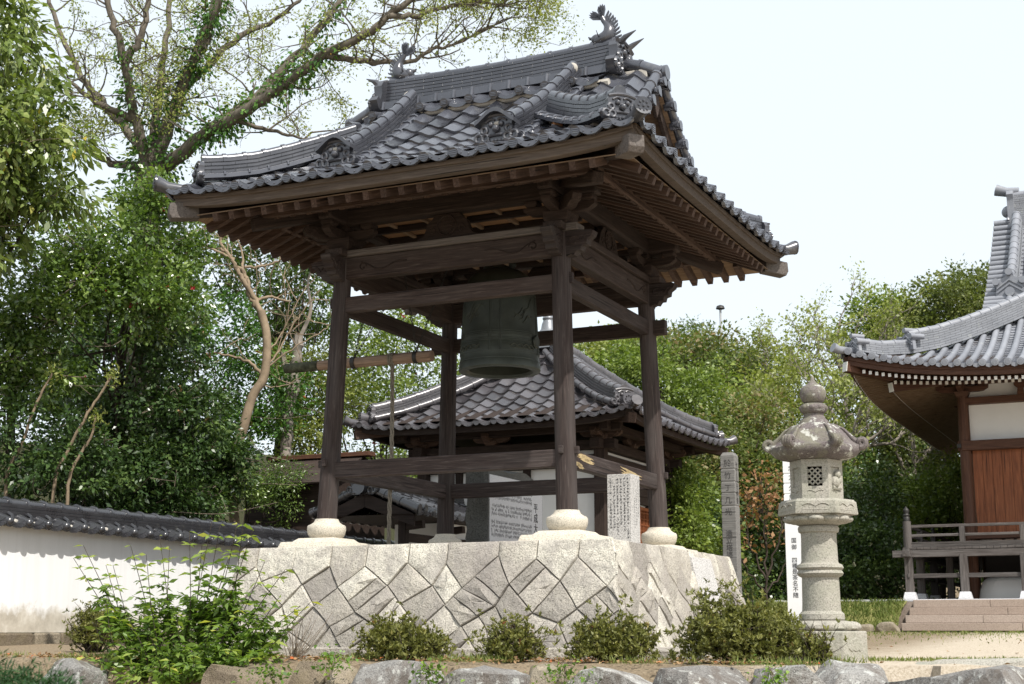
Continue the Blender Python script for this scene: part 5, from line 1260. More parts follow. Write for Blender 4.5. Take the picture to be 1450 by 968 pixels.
# stone terrace under the hall and its steps
TR=empty('hall_terrace',(MO[0],MO[1],0),ROT,'low stone terrace with a pale kerb carrying the temple hall','terrace')
mb=MB(); mb.box((6.5,6.5,.30),(14.2,14.0,.62)); mb.build('platform_body',S_STEP,TR,0,.01)
mb=MB(); x=-8.0
while x<13: mb.box((x+.75,-.36,.61),(1.49,.28,.05)); x+=1.5
mb.build('kerb',S_SLAB,TR,0,.006)
for i in range(4):
    ST=MB(); x=.16-.05*i; z=.62-.155*(i+1)
    while x<9:
        w=rng.choice((1.1,1.5,1.9,2.3)); ST.box((x+w/2,-.53-.20*i,z+.0775),(w-.008,.32,.151),tint=rng.uniform(.3,.8)); x+=w
    o=ST.build('stone_step',S_STEP,None,0,.008,loc=(MO[0],MO[1],0)); o.rotation_euler=(0,0,ROT)
    tag(o,('topmost','second from the top','third from the top','lowest')[i]+' pink granite step in front of the temple hall','step','pink granite hall steps')
BKm=MB(); n=40; V=[]
for (yy,z) in((-.50,.60),(-.9,.45),(-1.3,.25),(-1.62,-.02)):
    for j in range(n+1): V.append((-8+8.02*j/n-(.0 if yy>-.6 else .05),yy,z+rng.gauss(0,.012)))
BKm.add(V,[(r_*(n+1)+j,r_*(n+1)+j+1,(r_+1)*(n+1)+j+1,(r_+1)*(n+1)+j) for r_ in range(3) for j in range(n)])
tg=NT('patchy_turf'); v=tg.coord(); a=tg.noise(v,1.8,5,.6); b=tg.noise(v,60,3,.7); tg.color(tg.mix(.35,tg.ramp(a,[(.38,(.17,.19,.05)),(.5,(.28,.26,.10)),(.62,(.20,.23,.06))]),tg.ramp(b,[(.35,(.12,.13,.04)),(.65,(.36,.33,.15))]))); tg.set(rough=.95,spec=.1); tg.bump(b,.8,.03)
bk=BKm.build('grass_bank',tg.m,None,60,loc=(MO[0],MO[1],0)); bk.rotation_euler=(0,0,ROT); tag(bk,kind='structure')
# ------------------------------------------------------------------ stone lantern
LP=atz(1181,934,-.30); LPx,LPy=at(1165,900,14.75).x,14.75
LN=empty('stone_lantern',(LPx,LPy,-.335),0,'tall weathered granite lantern with lattice firebox and scrolled roof right of the platform','stone lantern')
PH=R(-15)
def hexr(th): 
    a=((th-PH)%(math.pi/3))-math.pi/6; return math.cos(math.pi/6)/math.cos(a)
def hexgrid(mb,prof,n=48):
    V=[]
    for r,z,up in prof:
        for k in range(n):
            th=PH+2*math.pi*k/n; h=hexr(th); c=max(0,(h-.866)/.134); V.append((r*h*math.cos(th),r*h*math.sin(th),z+up*c**2))
    m=len(prof); mb.add(V,[(i*n+k,i*n+(k+1)%n,(i+1)*n+(k+1)%n,(i+1)*n+k) for i in range(m-1) for k in range(n)]+[tuple(range(n-1,-1,-1)),tuple((m-1)*n+k for k in range(n))])
mb=MB(); hexgrid(mb,[(.43,0,0),(.43,.325,0),(.42,.335,0)],6); 
for f in range(6):
    a=PH+math.pi/6+f*math.pi/3; ou=Vector((math.cos(a),math.sin(a),0)); al=Vector((-ou.y,ou.x,0)); c=ou*.374
    P=[]
    for t_ in np.linspace(0,math.pi,25): rr=.115+.014*abs(math.sin(t_*3.5)); P.append((rr*math.cos(t_),rr*math.sin(t_)*.85))
    P=[(-.115,0)]+[] if False else P
    mb.prism(P+[(-.07,-.03),(-.05,-.015),(0,-.03),(.05,-.015),(.07,-.03)],c+Vector((0,0,.165)),al,(0,0,1),ou,.012)
mb.build('base_block',S_LANT,LN,30,.006)
mb=MB(); mb.lathe([(.34,.336),(.375,.36),(.365,.395),(.29,.425),(.235,.435)],36)
for k in range(12):
    a=2*math.pi*k/12; mb.ball((.305*math.cos(a),.305*math.sin(a),.375),.088,10,6,(1,1,.62))
mb.build('lotus_base',S_LANT,LN,50)
mb=MB(); mb.lathe([(.215,.435),(.225,.45),(.222,.50),(.208,.515),(.192,.53),(.188,.60),(.183,.86),(.215,.875),(.232,.90),(.215,.93),(.235,.955),(.222,.985),(.19,1.0),(.182,1.02),(.176,1.25),(.178,1.30),(.20,1.312),(.206,1.35),(.195,1.37),(.18,1.375)],40); mb.build('shaft',S_LANT,LN,35)
mb=MB(); mb.lathe([(.19,1.376),(.26,1.40),(.315,1.445),(.325,1.475)],36)
for k in range(12):
    a=2*math.pi*k/12+PH; mb.ball((.255*math.cos(a),.255*math.sin(a),1.437),.098,12,8,(1,1,.42))
mb.build('lotus_bracket',S_LANT,LN,50)
mb=MB(); hexgrid(mb,[(.395,1.478,0),(.40,1.49,0),(.385,1.605,0),(.37,1.615,0),(.36,1.63,0)],6)
for f in range(6):
    a=PH+math.pi/6+f*math.pi/3; ou=Vector((math.cos(a),math.sin(a),0)); al=Vector((-ou.y,ou.x,0)); c=ou*.3415+Vector((0,0,1.53))
    pts=[c+al*x+Vector((0,0,.022+.028*abs(math.sin(x*22)))) for x in np.linspace(-.13,.13,25)]; mb.tube(pts,.006,5); mb.tube([c+al*x-Vector((0,0,.012)) for x in(-.13,0,.13)],.006,5)
mb.build('middle_platform',S_LANT,LN,30,.005)
# firebox: six posts and walls, one lattice window, one carved panel
mb=MB()
for f in range(6):
    a0=PH+f*math.pi/3; a=a0+math.pi/6; ou=Vector((math.cos(a),math.sin(a),0)); al=Vector((-ou.y,ou.x,0)); Rr=.262; ap=Rr*math.cos(math.pi/6)
    mb.prism([(-.131,1.632),(.131,1.632),(.131,1.76),(-.131,1.76)],ou*(ap-.02),al,(0,0,1),ou,.04); mb.prism([(-.131,1.955),(.131,1.955),(.131,2.03),(-.131,2.03)],ou*(ap-.02),al,(0,0,1),ou,.04)
    for s_ in(-1,1): mb.prism([(s_*.131,1.76),(s_*.072,1.76),(s_*.072,1.955),(s_*.131,1.955)],ou*(ap-.02),al,(0,0,1),ou,.04)
    front=(ou.y<-.75 and ou.x<.1)
    if front:
        for k in range(-3,4):
            for s_ in(-1,1):
                x0=-.075;pts=[]
                for t_ in np.linspace(-.11,.11,12):
                    x=t_; z=s_*t_+.055*k
                    if abs(x)<.073 and abs(z)<.097: pts.append(ou*(ap-.022)+al*x+Vector((0,0,1.858+z)))
                if len(pts)>=2: mb.tube([pts[0],pts[-1]],.0085,5)
    else: mb.prism([(-.073,1.758),(.073,1.758),(.073,1.957),(-.073,1.957)],ou*(ap-.035),al,(0,0,1),ou,.03)
    pts=[ou*(ap+.002)+al*x+Vector((0,0,1.70+.02*abs(math.sin(x*30)))) for x in np.linspace(-.08,.08,17)]; mb.tube(pts,.005,5)
    if ou.x>.5 and ou.y<0:
        c=ou*(ap+.0)+Vector((0,0,1.83)); rr=np.random.default_rng(1)
        mb.ball(c+Vector((0,0,-.03))-al*.02,.06,10,8,(.9,.9,1.0)); mb.ball(c+Vector((0,0,.05))+al*.03,.04,8,6); mb.ball(c+Vector((0,0,-.01))+al*.05,.035,8,6); mb.tube([c+al*.04+Vector((0,0,-.07)),c+al*.06+Vector((0,0,.0)),c+al*.03+Vector((0,0,.09))],.02,6); mb.tube([c+al*x+Vector((0,0,-.085)) for x in(-.07,0,.07)],.025,8)
mb.build('firebox',S_LANT,LN,30)
mb=MB(); mb.lathe([(.17,1.64),(.17,2.02)],6); mb.build('dark_hollow',flat('hollow_shade_black',(.012,.012,.012),.95,.1),LN,0)  # solid near-black core stands in for the shade inside the firebox
mb=MB(); hexgrid(mb,[(.235,2.031,0),(.33,2.04,0),(.41,2.062,.012),(.458,2.097,.03),(.472,2.135,.045),(.463,2.165,.05),(.43,2.178,.04),(.395,2.20,.02),(.362,2.24,.005),(.322,2.295,0),(.277,2.345,0),(.23,2.385,0),(.19,2.408,0),(.165,2.414,0)])
for f in range(6):
    a=PH+f*math.pi/3; d=Vector((math.cos(a),math.sin(a),0)); s=Vector((-d.y,d.x,0)); c=d*.462+Vector((0,0,2.205))
    for w in(-.03,0,.03):
        mb.tube([c+s*w+d*(.052*(1-.055*i)*math.cos(-1.9+i*.5))+Vector((0,0,.050*(1-.055*i)*math.sin(-1.9+i*.5))) for i in range(15)],[.030]*10+[.026,.024,.02,.018,.012],8)
    mb.tube([d*.19+Vector((0,0,2.402)),d*.29+Vector((0,0,2.352)),d*.36+Vector((0,0,2.272)),d*.425+Vector((0,0,2.205))],[.010,.014,.02,.034],8); mb.ball(c,.036,8,6)
mb.build('scrolled_roof',S_LROOF,LN,40)
mb=MB(); mb.lathe([(.155,2.413),(.145,2.44),(.115,2.47),(.10,2.50),(.105,2.515)],30); mb.lathe([(.10,2.516),(.13,2.535),(.142,2.57),(.135,2.60),(.11,2.618),(.085,2.622)],30)
for k in range(10): a=2*math.pi*k/10; mb.ball((.112*math.cos(a),.112*math.sin(a),2.575),.04,8,6,(1,1,.8))
mb.lathe([(.08,2.622),(.11,2.645),(.132,2.70),(.135,2.745),(.115,2.79),(.075,2.815),(.04,2.84),(.022,2.87),(.016,2.905),(.004,2.92)],30); mb.build('jewel_finial',S_LROOF,LN,50)
# ------------------------------------------------------------------ inscribed stones and posts
rg=random.Random(3)
p=at(691,700,21.0); sx0,sy0=tl(p); SL=empty('memorial_stele',tw(sx0,sy0,0),ROT,'broad upright memorial slab with a polished face of small engraved writing behind the tower','memorial stone')
zt=at(700,661,21).z
mb=MB(); nx,nz=16,18; rr=np.random.default_rng(6)
def stele_pt(u,v,face):    # u along depth 0..1.95, v 0..1
    top=zt-.03+.05*math.sin(u*2.1)+.04*math.sin(u*5.3+1); return u,-.3+(top+.3)*v
V=[];F=[]
ring=[]
for j in range(nz+1):
    v=j/nz; row=[]
    for i in range(nx+1): u,z=stele_pt(1.95*i/nx,v,0); row.append((0,u,z))
    for i in range(1,5): u,z=stele_pt(1.95,v,0); row.append((-.36*i/5+rr.normal()*.012,1.95+rr.normal()*.015,z+rr.normal()*.01))
    for i in range(nx,-1,-1): u,z=stele_pt(1.95*i/nx,v,0); row.append((-.36+rr.normal()*.02,u,z+rr.normal()*.01))
    for i in range(4,0,-1): u,z=stele_pt(0,v,0); row.append((-.36*i/5+rr.normal()*.012,-.0+rr.normal()*.015,z+rr.normal()*.01))
    V+=row; ln=len(row)
for j in range(nz):
    for i in range(ln): F.append((j*ln+i,j*ln+(i+1)%ln,(j+1)*ln+(i+1)%ln,(j+1)*ln+i))
F.append(tuple(nz*ln+i for i in range(ln))); mb.add(V,F); mb.build('rough_slab',S_ROUGH,SL,25)
mb=MB(); mb.box((.006,.975,.98),(.014,1.88,2.5)); mb.build('polished_face',S_SLAB,SL,0)
mb=MB(); cells=[]
zc=2.10
for blk,rows in enumerate((4,3,4,4,4)):
    for r_ in range(rows):
        y=.10
        while y<1.50:
            if rg.random()>.10: cells.append((y,zc))
            y+=.031
        zc-=.062
    zc-=.055
glyphs(mb,(.0145,0,0),(0,1,0),(0,0,1),(1,0,0),cells,.028,.050,rg); mb.build('engraved_rows',INKG,SL,0)
lettering('engraved_title','平成大',.155,INK,SL,FM((.0145,1.655,1.80),(0,1,0),(0,0,1)))
lettering('engraved_title','改文',.11,INK,SL,FM((.0145,1.66,1.20),(0,1,0),(0,0,1)))
# small inscribed pillar on the platform
IP=empty('inscribed_pillar',tw(1.93,-.62,PT),ROT,'short square granite pillar engraved with columns of writing, standing on the platform edge','inscribed pillar'); 
mb=MB(); mb.box((0,0,.42),(.30,.30,.84)); mb.build('square_shaft',S_PIL,IP,0,.006)
mb=MB(); mb2=MB(); c1=[];c2=[]
for i in range(6):
    x=.11-.043*i; z=.78; zend=(.08,.12,.25,.10,.18,.20)[i]
    while z>zend:
        if rg.random()>.12: c1.append((x,z))
        z-=.040
for i in range(3):
    x=.09-.06*i; z=.76-.1*i; 
    while z>(.35,.25,.2)[i]: c2.append((x,z)); z-=.034
glyphs(mb,(0,-.1505,0),(1,0,0),(0,0,1),(0,-1,0),c1,.030,.034,rg); mb.build('engraved_columns',INKG,IP,0)
glyphs(mb2,(.1505,0,0),(0,1,0),(0,0,1),(1,0,0),c2,.022,.026,rg); mb2.build('engraved_columns',INKG,IP,0)
# grey wooden memorial post
p=at(1034,700,20.6); WP=empty('wooden_memorial_post',(p.x,p.y,-.3),ROT,'weathered grey square wooden post with brushed black writing beside the platform','memorial post'); ht=at(1034,641,20.6).z+.3
def notched(mb,w,ht,notches):
    zs=[0]; ws=[w]
    for z in sorted(notches): zs+=[z-.012,z,z+.012]; ws+=[w,w*.90,w]
    zs+=[ht-.05,ht]; ws+=[w,w*.72]; V=[]
    for z,q in zip(zs,ws):
        for a,b in((-1,-1),(1,-1),(1,1),(-1,1)): V.append((a*q/2,b*q/2,z))
    m=len(zs); mb.add(V,[(i*4+k,i*4+(k+1)%4,i*4+4+(k+1)%4,i*4+4+k) for i in range(m-1) for k in range(4)]+[(3,2,1,0),tuple((m-1)*4+k for k in range(4))])
mb=MB(); notched(mb,.205,ht,[ht-.24,ht-.42,ht-.58,ht-.76]); mb.build('post_shaft',wood('grey_post_wood',(.12,.115,.11),(.20,.195,.185),(.30,.29,.28),weather=.5),WP,0,.008)
for txt,z,s in(('於',ht-.20,.115),('竹',ht-.37,.105),('丁',ht-.54,.10),('几',ht-.72,.105),('光',ht-.88,.105),('造立塔婆',ht-1.18,.10)): lettering('brushed_writing',txt,s,INKW,WP,FM((0,-.1035,z),(1,0,0),(0,0,1)))
lettering('brushed_writing','竹丁几光供養',.10,INKW,WP,FM((.1035,0,ht-.22),(0,1,0),(0,0,1)))
# white memorial post behind the lantern
p=at(1127,760,18.0); WS=empty('white_memorial_post',(p.x,p.y,-.25),ROT,'white painted square post with notched top and black writing behind the lantern','memorial post'); ht=at(1127,640,18).z+.25
mb=MB(); notched(mb,.215,ht,[ht-.28,ht-.40,ht-.53,ht-.64]); mb.build('post_shaft',PAINTW,WS,0,.006)
for txt,z,s in(('念',ht-.24,.09),('力',ht-.35,.09),('久',ht-.48,.09),('於',ht-.60,.09),('国',ht-1.12,.075),('御',ht-1.20,.075),('四種是茶名不随',ht-1.36,.078)): lettering('black_writing',txt,s*.9,INKG,WS,FM((.0,-.1085,z),(1,0,0),(0,0,1)))
mb=MB(); cc=[]; z=ht-1.05
while z>.3: cc.append((-.03,z)); z-=.035
glyphs(mb,(.1085,0,0),(0,1,0),(0,0,1),(1,0,0),cc,.020,.026,rg); mb.build('small_writing',INKG,WS,0)
# slender street lamp far behind the trees
p=at(1021,470,62); SLm=empty('street_lamp',(p.x,p.y,5.0),0,'thin far-off street lamp rising above the trees','street lamp'); top=at(1021,437,62).z-5
mb=MB(); mb.tube([(0,0,-6),(0,0,top)],[.07,.05],8); mb.build('pole',flat('pale_galvanised_pole',(.45,.46,.47),.5),SLm,60)
mb=MB(); mb.lathe([(.05,top-.05),(.2,top),(.16,top+.12),(.04,top+.17)],12); mb.build('lamp_head',IRON,SLm,50)
# ------------------------------------------------------------------ edge boulders, shrubs, trees
def only(px,py,ly):      # point of the sight line on the plane local y = ly
    xc=(px-725)/FPX; zc=(484-py)/FPX
    r=Vector((xc, math.cos(PITCH)-zc*math.sin(PITCH), math.sin(PITCH)+zc*math.cos(PITCH)))
    k=ly+TC[0]*UX+TC[1]*UY; return r*(k/(r.x*UX+r.y*UY))
def boulder(name,label,cat,c,dims,rz,mat,seed,pw=3.2,amp=.05,group=None):
    rng=np.random.default_rng(seed); f=rng.normal(size=(14,3))*np.linspace(2,11,14)[:,None]; ph=rng.uniform(0,6,14); am=amp/np.linspace(1,4,14)
    n,m=48,30; V=[]; PLN=[]; D3=np.array(dims)/2
    for i in range(8):
        nn=rng.normal(size=3); nn[2]=abs(nn[2])*.9 if i%3 else nn[2]; nn/=np.linalg.norm(nn); PLN.append((nn,float(np.linalg.norm(nn*D3))*rng.uniform(.84,1.05)))
    PLN.append((np.array([rng.normal()*.06,rng.normal()*.10,1.]),D3[2]*.96)); PLN.append((np.array([rng.normal()*.12,-1.,.12+rng.normal()*.1]),D3[1]*.9))
    for i in range(m+1):
        a=-math.pi/2+math.pi*i/m
        for k in range(n):
            b=2*math.pi*k/n; s=lambda v:math.copysign(abs(v)**(2/pw),v)
            p=np.array([s(math.cos(a))*s(math.cos(b)),s(math.cos(a))*s(math.sin(b)),s(math.sin(a))])*np.array(dims)/2
            for nn,dd in PLN:
                e_=float(np.dot(p,nn))-dd
                if e_>0: p=p-nn*e_
            d=sum(q*math.sin(float(np.dot(g,p))+h) for g,h,q in zip(f,ph,am)); p=p*(1+d/max(.25,float(np.linalg.norm(p))))
            V.append(p)
    mb=MB(); mb.add(V,[(i*n+k,i*n+(k+1)%n,(i+1)*n+(k+1)%n,(i+1)*n+k) for i in range(m) for k in range(n)],rng.uniform(.2,.8))
    o=mb.build(name,mat,None,28,0,loc=c); o.rotation_euler=(rng.uniform(-.04,.04),rng.uniform(-.04,.04),rz); return tag(o,label,cat,group)
BD=[(62,140,931,S_BOULD,'flat grey edge stone at the far left, half behind the dark foreground shrub'),(300,418,938,S_BOULB,'brown edge boulder under the tall leafy shrub'),(419,473,934,S_BOULB,'small square brown edge boulder right of the tall leafy shrub'),(474,512,936,S_BOULB,'small tan edge stone between a brown boulder and a pale cracked one'),(513,576,932,S_BOULD,'pale pointed edge boulder below the leftmost azalea'),(577,640,938,S_BOULD,'plain grey edge boulder with a weed growing over it'),(641,752,936,S_BOULD,'long edge boulder mottled with brown and white lichen below the smallest azalea'),(753,806,940,S_BOULB,'dark narrow edge boulder half covered by creeping weed'),(807,926,939,S_BOULD,'light grey flat-topped edge boulder below the third azalea from the left'),(927,1066,940,S_BOULD,'smooth pale grey edge boulder left of the widest azalea'),(1067,1180,943,S_BOULD,'rough dark grey edge boulder in front of the lantern')]
for i,(a,b,yt,m,lab) in enumerate(BD):
    A=only(a,yt,-4.55); B=only(b,yt,-4.55); c=(A+B)/2; w=(B-A).length; zt=min(-.22,c.z); boulder('edge_boulder',lab,'boulder',(c.x,c.y,zt-.485),(w*1.26,.80,.95),ROT+(.05 if i%2 else -.04),m,20+i,9.0,.016,'boulders edging the planting bed')
A=only(1160,946,-4.45); B=atz(1272,934,-.24); c=(A+B)/2; boulder('edge_boulder','big dark lichened corner boulder right of the lantern foot','boulder',(c.x,c.y,-.71),((B-A).length*1.05,.62,.86),math.atan2(B.y-A.y,B.x-A.x),S_BOULD,51,6,.03,'boulders edging the planting bed')
A=atz(1283,947,-.30); B=atz(1500,955,-.30); c=(A+B)/2; boulder('rough_step_slab','dark rough step slab at the lower right corner','step slab',(c.x,c.y+.25,-.60),((B-A).length,.7,.60),math.atan2(B.y-A.y,B.x-A.x),S_BOULD,52,6,.03)
A=atz(1372,938,-.27); B=atz(1490,934,-.27); c=(A+B)/2; boulder('paving_slab','pale flat paving slab behind the dark step slab','paving slab',(c.x,c.y,-.33),((B-A).length,1.1,.16),ROT,S_LANT,53,8,.01)
# kerb strips and stones in the gravel court
mb=MB()
for i in range(9): mb.box((i*1.02,0,0),(1.0,.14,.10),tint=random.random())
p=atz(1222,908,-.164); k_=mb.build('court_kerb',S_PALE,None,0,.01,loc=(p.x,p.y,-.185)); k_.rotation_euler=(0,0,ROT*.9); tag(k_,'thin pale stone kerb strip across the gravel court','kerb')
names=['small dark round stone at the foot of the grass bank beside the lowest hall step','brown oval stone at the foot of the grass bank','flat dark stone at the foot of the grass bank behind the lantern','reddish stone at the foot of the grass bank, nearest the lantern','round grey stone hidden behind the lantern at the grass bank']
for i in range(5):
    p=Vector((MO[0],MO[1],0)); lx=-.20-.46*i; ly=-1.66; q=Vector((p.x+lx*UY+ly*UX,p.y-lx*UX+ly*UY,.02)); boulder('bank_stone',names[i],'stone',q,(.48,.34,.32),ROT,S_BOULB,70+i,2.8,.03,'stones at the foot of the grass bank')
# ---- loose leaves and short grass on the bed
rng=np.random.default_rng(12)
n=1900; lx=rng.uniform(-6.3,5.0,n); ly=rng.uniform(-4.4,-2.75,n); P=np.array([V3(tw(a,b,-.285)) for a,b in zip(lx,ly)]); A=rng.normal(size=(n,3)); A[:,2]*=.25; P[:,2]+=rng.uniform(0,.02,n)
o=leafobj('fallen_leaves',P,A,.055,.03,L_DEAD,None,rng,rng.uniform(0,1,n),2.0,'stuff')
n=15000; lx=rng.uniform(-6.3,5.4,n); ly=-4.3+1.6*rng.beta(1.1,1.6,n); keep=(np.sin(lx*1.7)+np.sin(lx*4.1+1)+np.sin(ly*5+lx)+rng.normal(size=n)*.5)>1.0; lx,ly=lx[keep],ly[keep]; n=len(lx)
P=np.array([V3(tw(a,b,-.30)) for a,b in zip(lx,ly)]); A=rng.normal(size=(n,3))*.55; A[:,2]=1; leafobj('grass',P,A,.075,.008,L_GRASS,None,rng,rng.uniform(0,1,n),.2,'stuff')
n=70; P=[]
for i in range(n): q=atz(rng.uniform(1225,1450),rng.uniform(909,935),-.22); P.append((q.x,q.y,gz(q.x,q.y)+.012))
P=np.array(P); A=rng.normal(size=(n,3)); A[:,2]*=.2; leafobj('fallen_leaves',P,A,.05,.03,L_DEAD,None,rng,rng.uniform(0,1,n),2.0,'stuff')
n=16000; u=rng.uniform(-7.6,-.02,n); w=rng.uniform(0,1,n); P=[]
for a,f in zip(u,w): ly_=-.50-1.12*f; z_=float(np.interp(f,[0,.357,.714,1],[.60,.45,.25,-.02])); P.append((MO[0]+a*UY+ly_*UX,MO[1]-a*UX+ly_*UY,z_))
A=rng.normal(size=(n,3))*.6; A[:,2]=.9; leafobj('bank_grass',np.array(P),A,.085,.014,L_GRASS,None,rng,np.clip(.5+.35*np.sin(u*2.3)+rng.normal(size=n)*.2,0,1),.2,'stuff')
# turf edge along the gravel
n=2600; q=[]
for i in range(n):
    px=rng.uniform(1215,1450); y=rng.choice([896.5,906,936])+rng.normal()*.35; q.append(V3(atz(px,max(895.2,y),-.04 if y<901 else (-.155 if y<920 else -.30))))
P=np.array(q); P=P[(P[:,1]<40)]; A=rng.normal(size=(len(P),3))*.6; A[:,2]=1; P[:,2]=np.array([gz(a,b) for a,b,_ in P]); leafobj('turf_edge',P,A,.045,.010,L_GRASS,None,rng,rng.uniform(0,1,len(P)),.2,'stuff')
# ---- azaleas
def azalea(label,px,py,rx,ry,ly,seed,n,dry=.0):
    rng=np.random.default_rng(seed); c=only(px,py,ly); k=c.y/FPX; base=Vector((c.x,c.y,-.30)); r=empty('azalea_shrub',base,0,label,'shrub','azaleas in front of the platform')
    R_=np.array([rx*k,rx*k*.75,ry*k]); cz=c.z-base.z; mb=MB(); tips=[]
    for i in range(34):
        d=rng.normal(size=3); d[2]=abs(d[2])*.8+.2; d/=np.linalg.norm(d); e=Vector((0,0,cz-R_[2]*.5))+Vector(d*R_*rng.uniform(.75,1.05)*np.array([1,1,1.4])); s=Vector(rng.normal(size=3)*.06); s.z=0; m=s.lerp(e,.55)+Vector(rng.normal(size=3)*.05); cv=limb(mb,[s,m,e],.012,.003,4); tips+=cv[3:]
        for j in range(3): q=cv[rng.integers(4,len(cv))]; w=q+Vector(rng.normal(size=3)*.10)+Vector((0,0,.03)); limb(mb,[q,(q+w)/2+Vector(rng.normal(size=3)*.015),w],.005,.002,3); tips+=[w]*2
    mb.build('stems',BARKD,r,60); T=np.array([V3(t) for t in tips]); m=n//9
    ci=T[rng.integers(0,len(T),m)]+rng.normal(size=(m,3))*.045; ci=ci[(ci[:,2]>.05)]; m=len(ci)
    # fill of the crown between the stems
    f=int(m*.8); d=rng.normal(size=(f,3)); d/=np.linalg.norm(d,axis=1,keepdims=True); d[:,2]=np.abs(d[:,2])*1.05-.25; lump=1+.22*np.sin(d[:,0]*7+seed)*np.sin(d[:,1]*6+d[:,2]*5+seed); fc=np.array([0,0,cz-R_[2]*.45])+d*R_*np.array([1,1,1.38])*(rng.uniform(.2,1,size=(f,1))**.4)*lump[:,None]; fc=fc[fc[:,2]>.03]; ci=np.concatenate([ci,fc]); m=len(ci)
    idx=np.repeat(np.arange(m),9); ax=rng.normal(size=(len(idx),3))*.8; ax[:,2]+=.7; t=rng.normal(.42,.17,m)[idx]+rng.normal(size=len(idx))*.12
    leafobj('foliage',ci[idx]+rng.normal(size=(len(idx),3))*.006,ax,.042,.017,L_AZA,r,rng,t,.5)
azalea('low wide azalea at the left end of the row, olive brown, before the platform',573,905,70,36,-3.55,1,7200)
azalea('smallest azalea, between the lichen boulder and the platform footing',724,910,46,28,-3.55,2,4200)
azalea('rounded azalea in front of the platform corner',868,902,64,38,-3.5,3,7000)
azalea('largest and darkest azalea, right of the platform corner and left of the lantern',1050,893,100,52,-3.4,4,13500)
azalea('small bright green azalea sprig at the foot of the lantern',1150,918,26,16,-3.6,5,1500)
azalea('half dry azalea against the wall foot behind the tall leafy shrub',135,885,40,34,-2.6,6,3000)
# ---- tall broad-leaved shrub at left
rng=np.random.default_rng(31); b0=only(262,962,-4.15); root=empty('leafy_shrub',b0,0,'tall leafy green shrub with upright shoots in front of the white wall','shrub'); mb=MB(); LPs=[];LAs=[];LT=[]
shoots=[(104,790,212,965,.05),(160,800,222,966,.2),(207,785,235,966,-.05),(226,758,245,966,.2),(300,738,272,966,.1),(336,742,290,966,.12),(362,738,300,966,-.05),(404,806,315,966,.05),(440,852,330,966,0),(150,850,215,966,-.1),(380,880,315,966,.1),(118,772,215,965,.10),(150,800,225,965,.3),(185,772,230,968,0),(212,850,240,968,-.2),(240,775,250,968,.1),(268,752,262,966,-.15),(286,772,270,966,.15),(312,742,280,966,0),(330,770,285,966,.3),(347,722,300,966,-.1),(375,795,305,966,.2),(398,842,320,966,-.1),(425,858,330,966,.1),(180,870,220,968,-.3),(345,855,300,968,-.4),(300,880,280,968,-.5),(250,870,262,968,-.4),(130,880,205,968,.2),(395,905,320,968,-.3),(215,905,235,968,-.6),(330,915,290,968,-.6),(160,925,215,968,-.4),(275,925,268,968,-.7),(365,930,310,968,-.5),(120,930,190,970,-.3),(240,935,250,970,-.8)]
for (x,y,bx,by,dd) in shoots:
    e=only(x,y,-4.15+dd)-b0; s=only(bx,by,-4.15+dd*.3)-b0; m=s.lerp(e,.5)+Vector(rng.normal(size=3)*.05); cv=limb(mb,[s,s.lerp(e,.3)+Vector(rng.normal(size=3)*.02),m,e],.011,.003,5); L_=(e-s).length
    pts=[]
    for f in np.linspace(.12,1,int(L_/.016)):
        q=cv[min(len(cv)-1,int(f*(len(cv)-1)))]; pts.append((q,f))
    ang=0
    for q,f in pts:
        ang+=2.4; d=Vector((math.cos(ang),math.sin(ang),.15+rng.normal()*.25)); LPs.append(q); LAs.append(d); LT.append(min(1,max(0,rng.normal(.34,.14)+(.42 if f>.90 else 0))))
        if f<.8 and rng.random()<.32:
            w=q+Vector((d.x,d.y,.5))*rng.uniform(.06,.16); limb(mb,[q,(q+w)/2,w],.004,.002,3)
            for j in range(7): a=rng.normal(size=3); a[2]=a[2]*.4-.05; LPs.append(q.lerp(w,rng.uniform(.3,1))); LAs.append(Vector(a)); LT.append(min(1,max(0,rng.normal(.32,.16))))
mb.build('stems',BARKD,root,60)
for nm,sel in (('foliage',slice(None)),): leafobj(nm,np.array([V3(q) for q in LPs]),np.array([V3(q) for q in LAs])+np.array([0,0,-.25]),.102,.038,L_SHRUB,root,rng,np.array(LT),1.2)
P,A,T,C=clump_pts(rng,[(V3(only(255,955,-4.2)-b0),(.78,.35,.22)),(V3(only(165,960,-4.2)-b0),(.45,.3,.16)),(V3(only(345,950,-4.2)-b0),(.45,.3,.22))],75,22,.08,-.1); leafobj('lower_foliage',P,A,.085,.038,L_SHRUB,root,rng,T,1.0)
# ---- dark conifer close to the camera, out of focus
rng=np.random.default_rng(33); c=at(25,965,6.6); r=empty('dark_conifer_shrub',(c.x,c.y,-1.6),0,'dark green conifer shrub close up at the lower left corner, out of focus','shrub'); b=np.array((c.x,c.y,-1.6))
P,A,T,C=clump_pts(rng,[(V3(c-Vector((0,0,.12))),(.30,.30,.20)),(V3(c+Vector((.16,.02,-.12))),(.17,.2,.13)),(V3(c-Vector((.2,0,.05))),(.25,.3,.2))],420,40,.035,.1); leafobj('foliage',P-b,A,.032,.006,L_CONI,r,rng,T,.3)
mb=MB(); limb(mb,[(0,0,-.05),(.02,0,.6),(0,0,1.2)],.05,.02,8); 
for i in range(30): e=Vector(C[rng.integers(0,len(C))]-b); limb(mb,[(0,0,.7+.3*rng.random()),e*.6+Vector((0,0,.42)),e],.012,.003,4)
mb.build('trunk',BARKD,r,60)
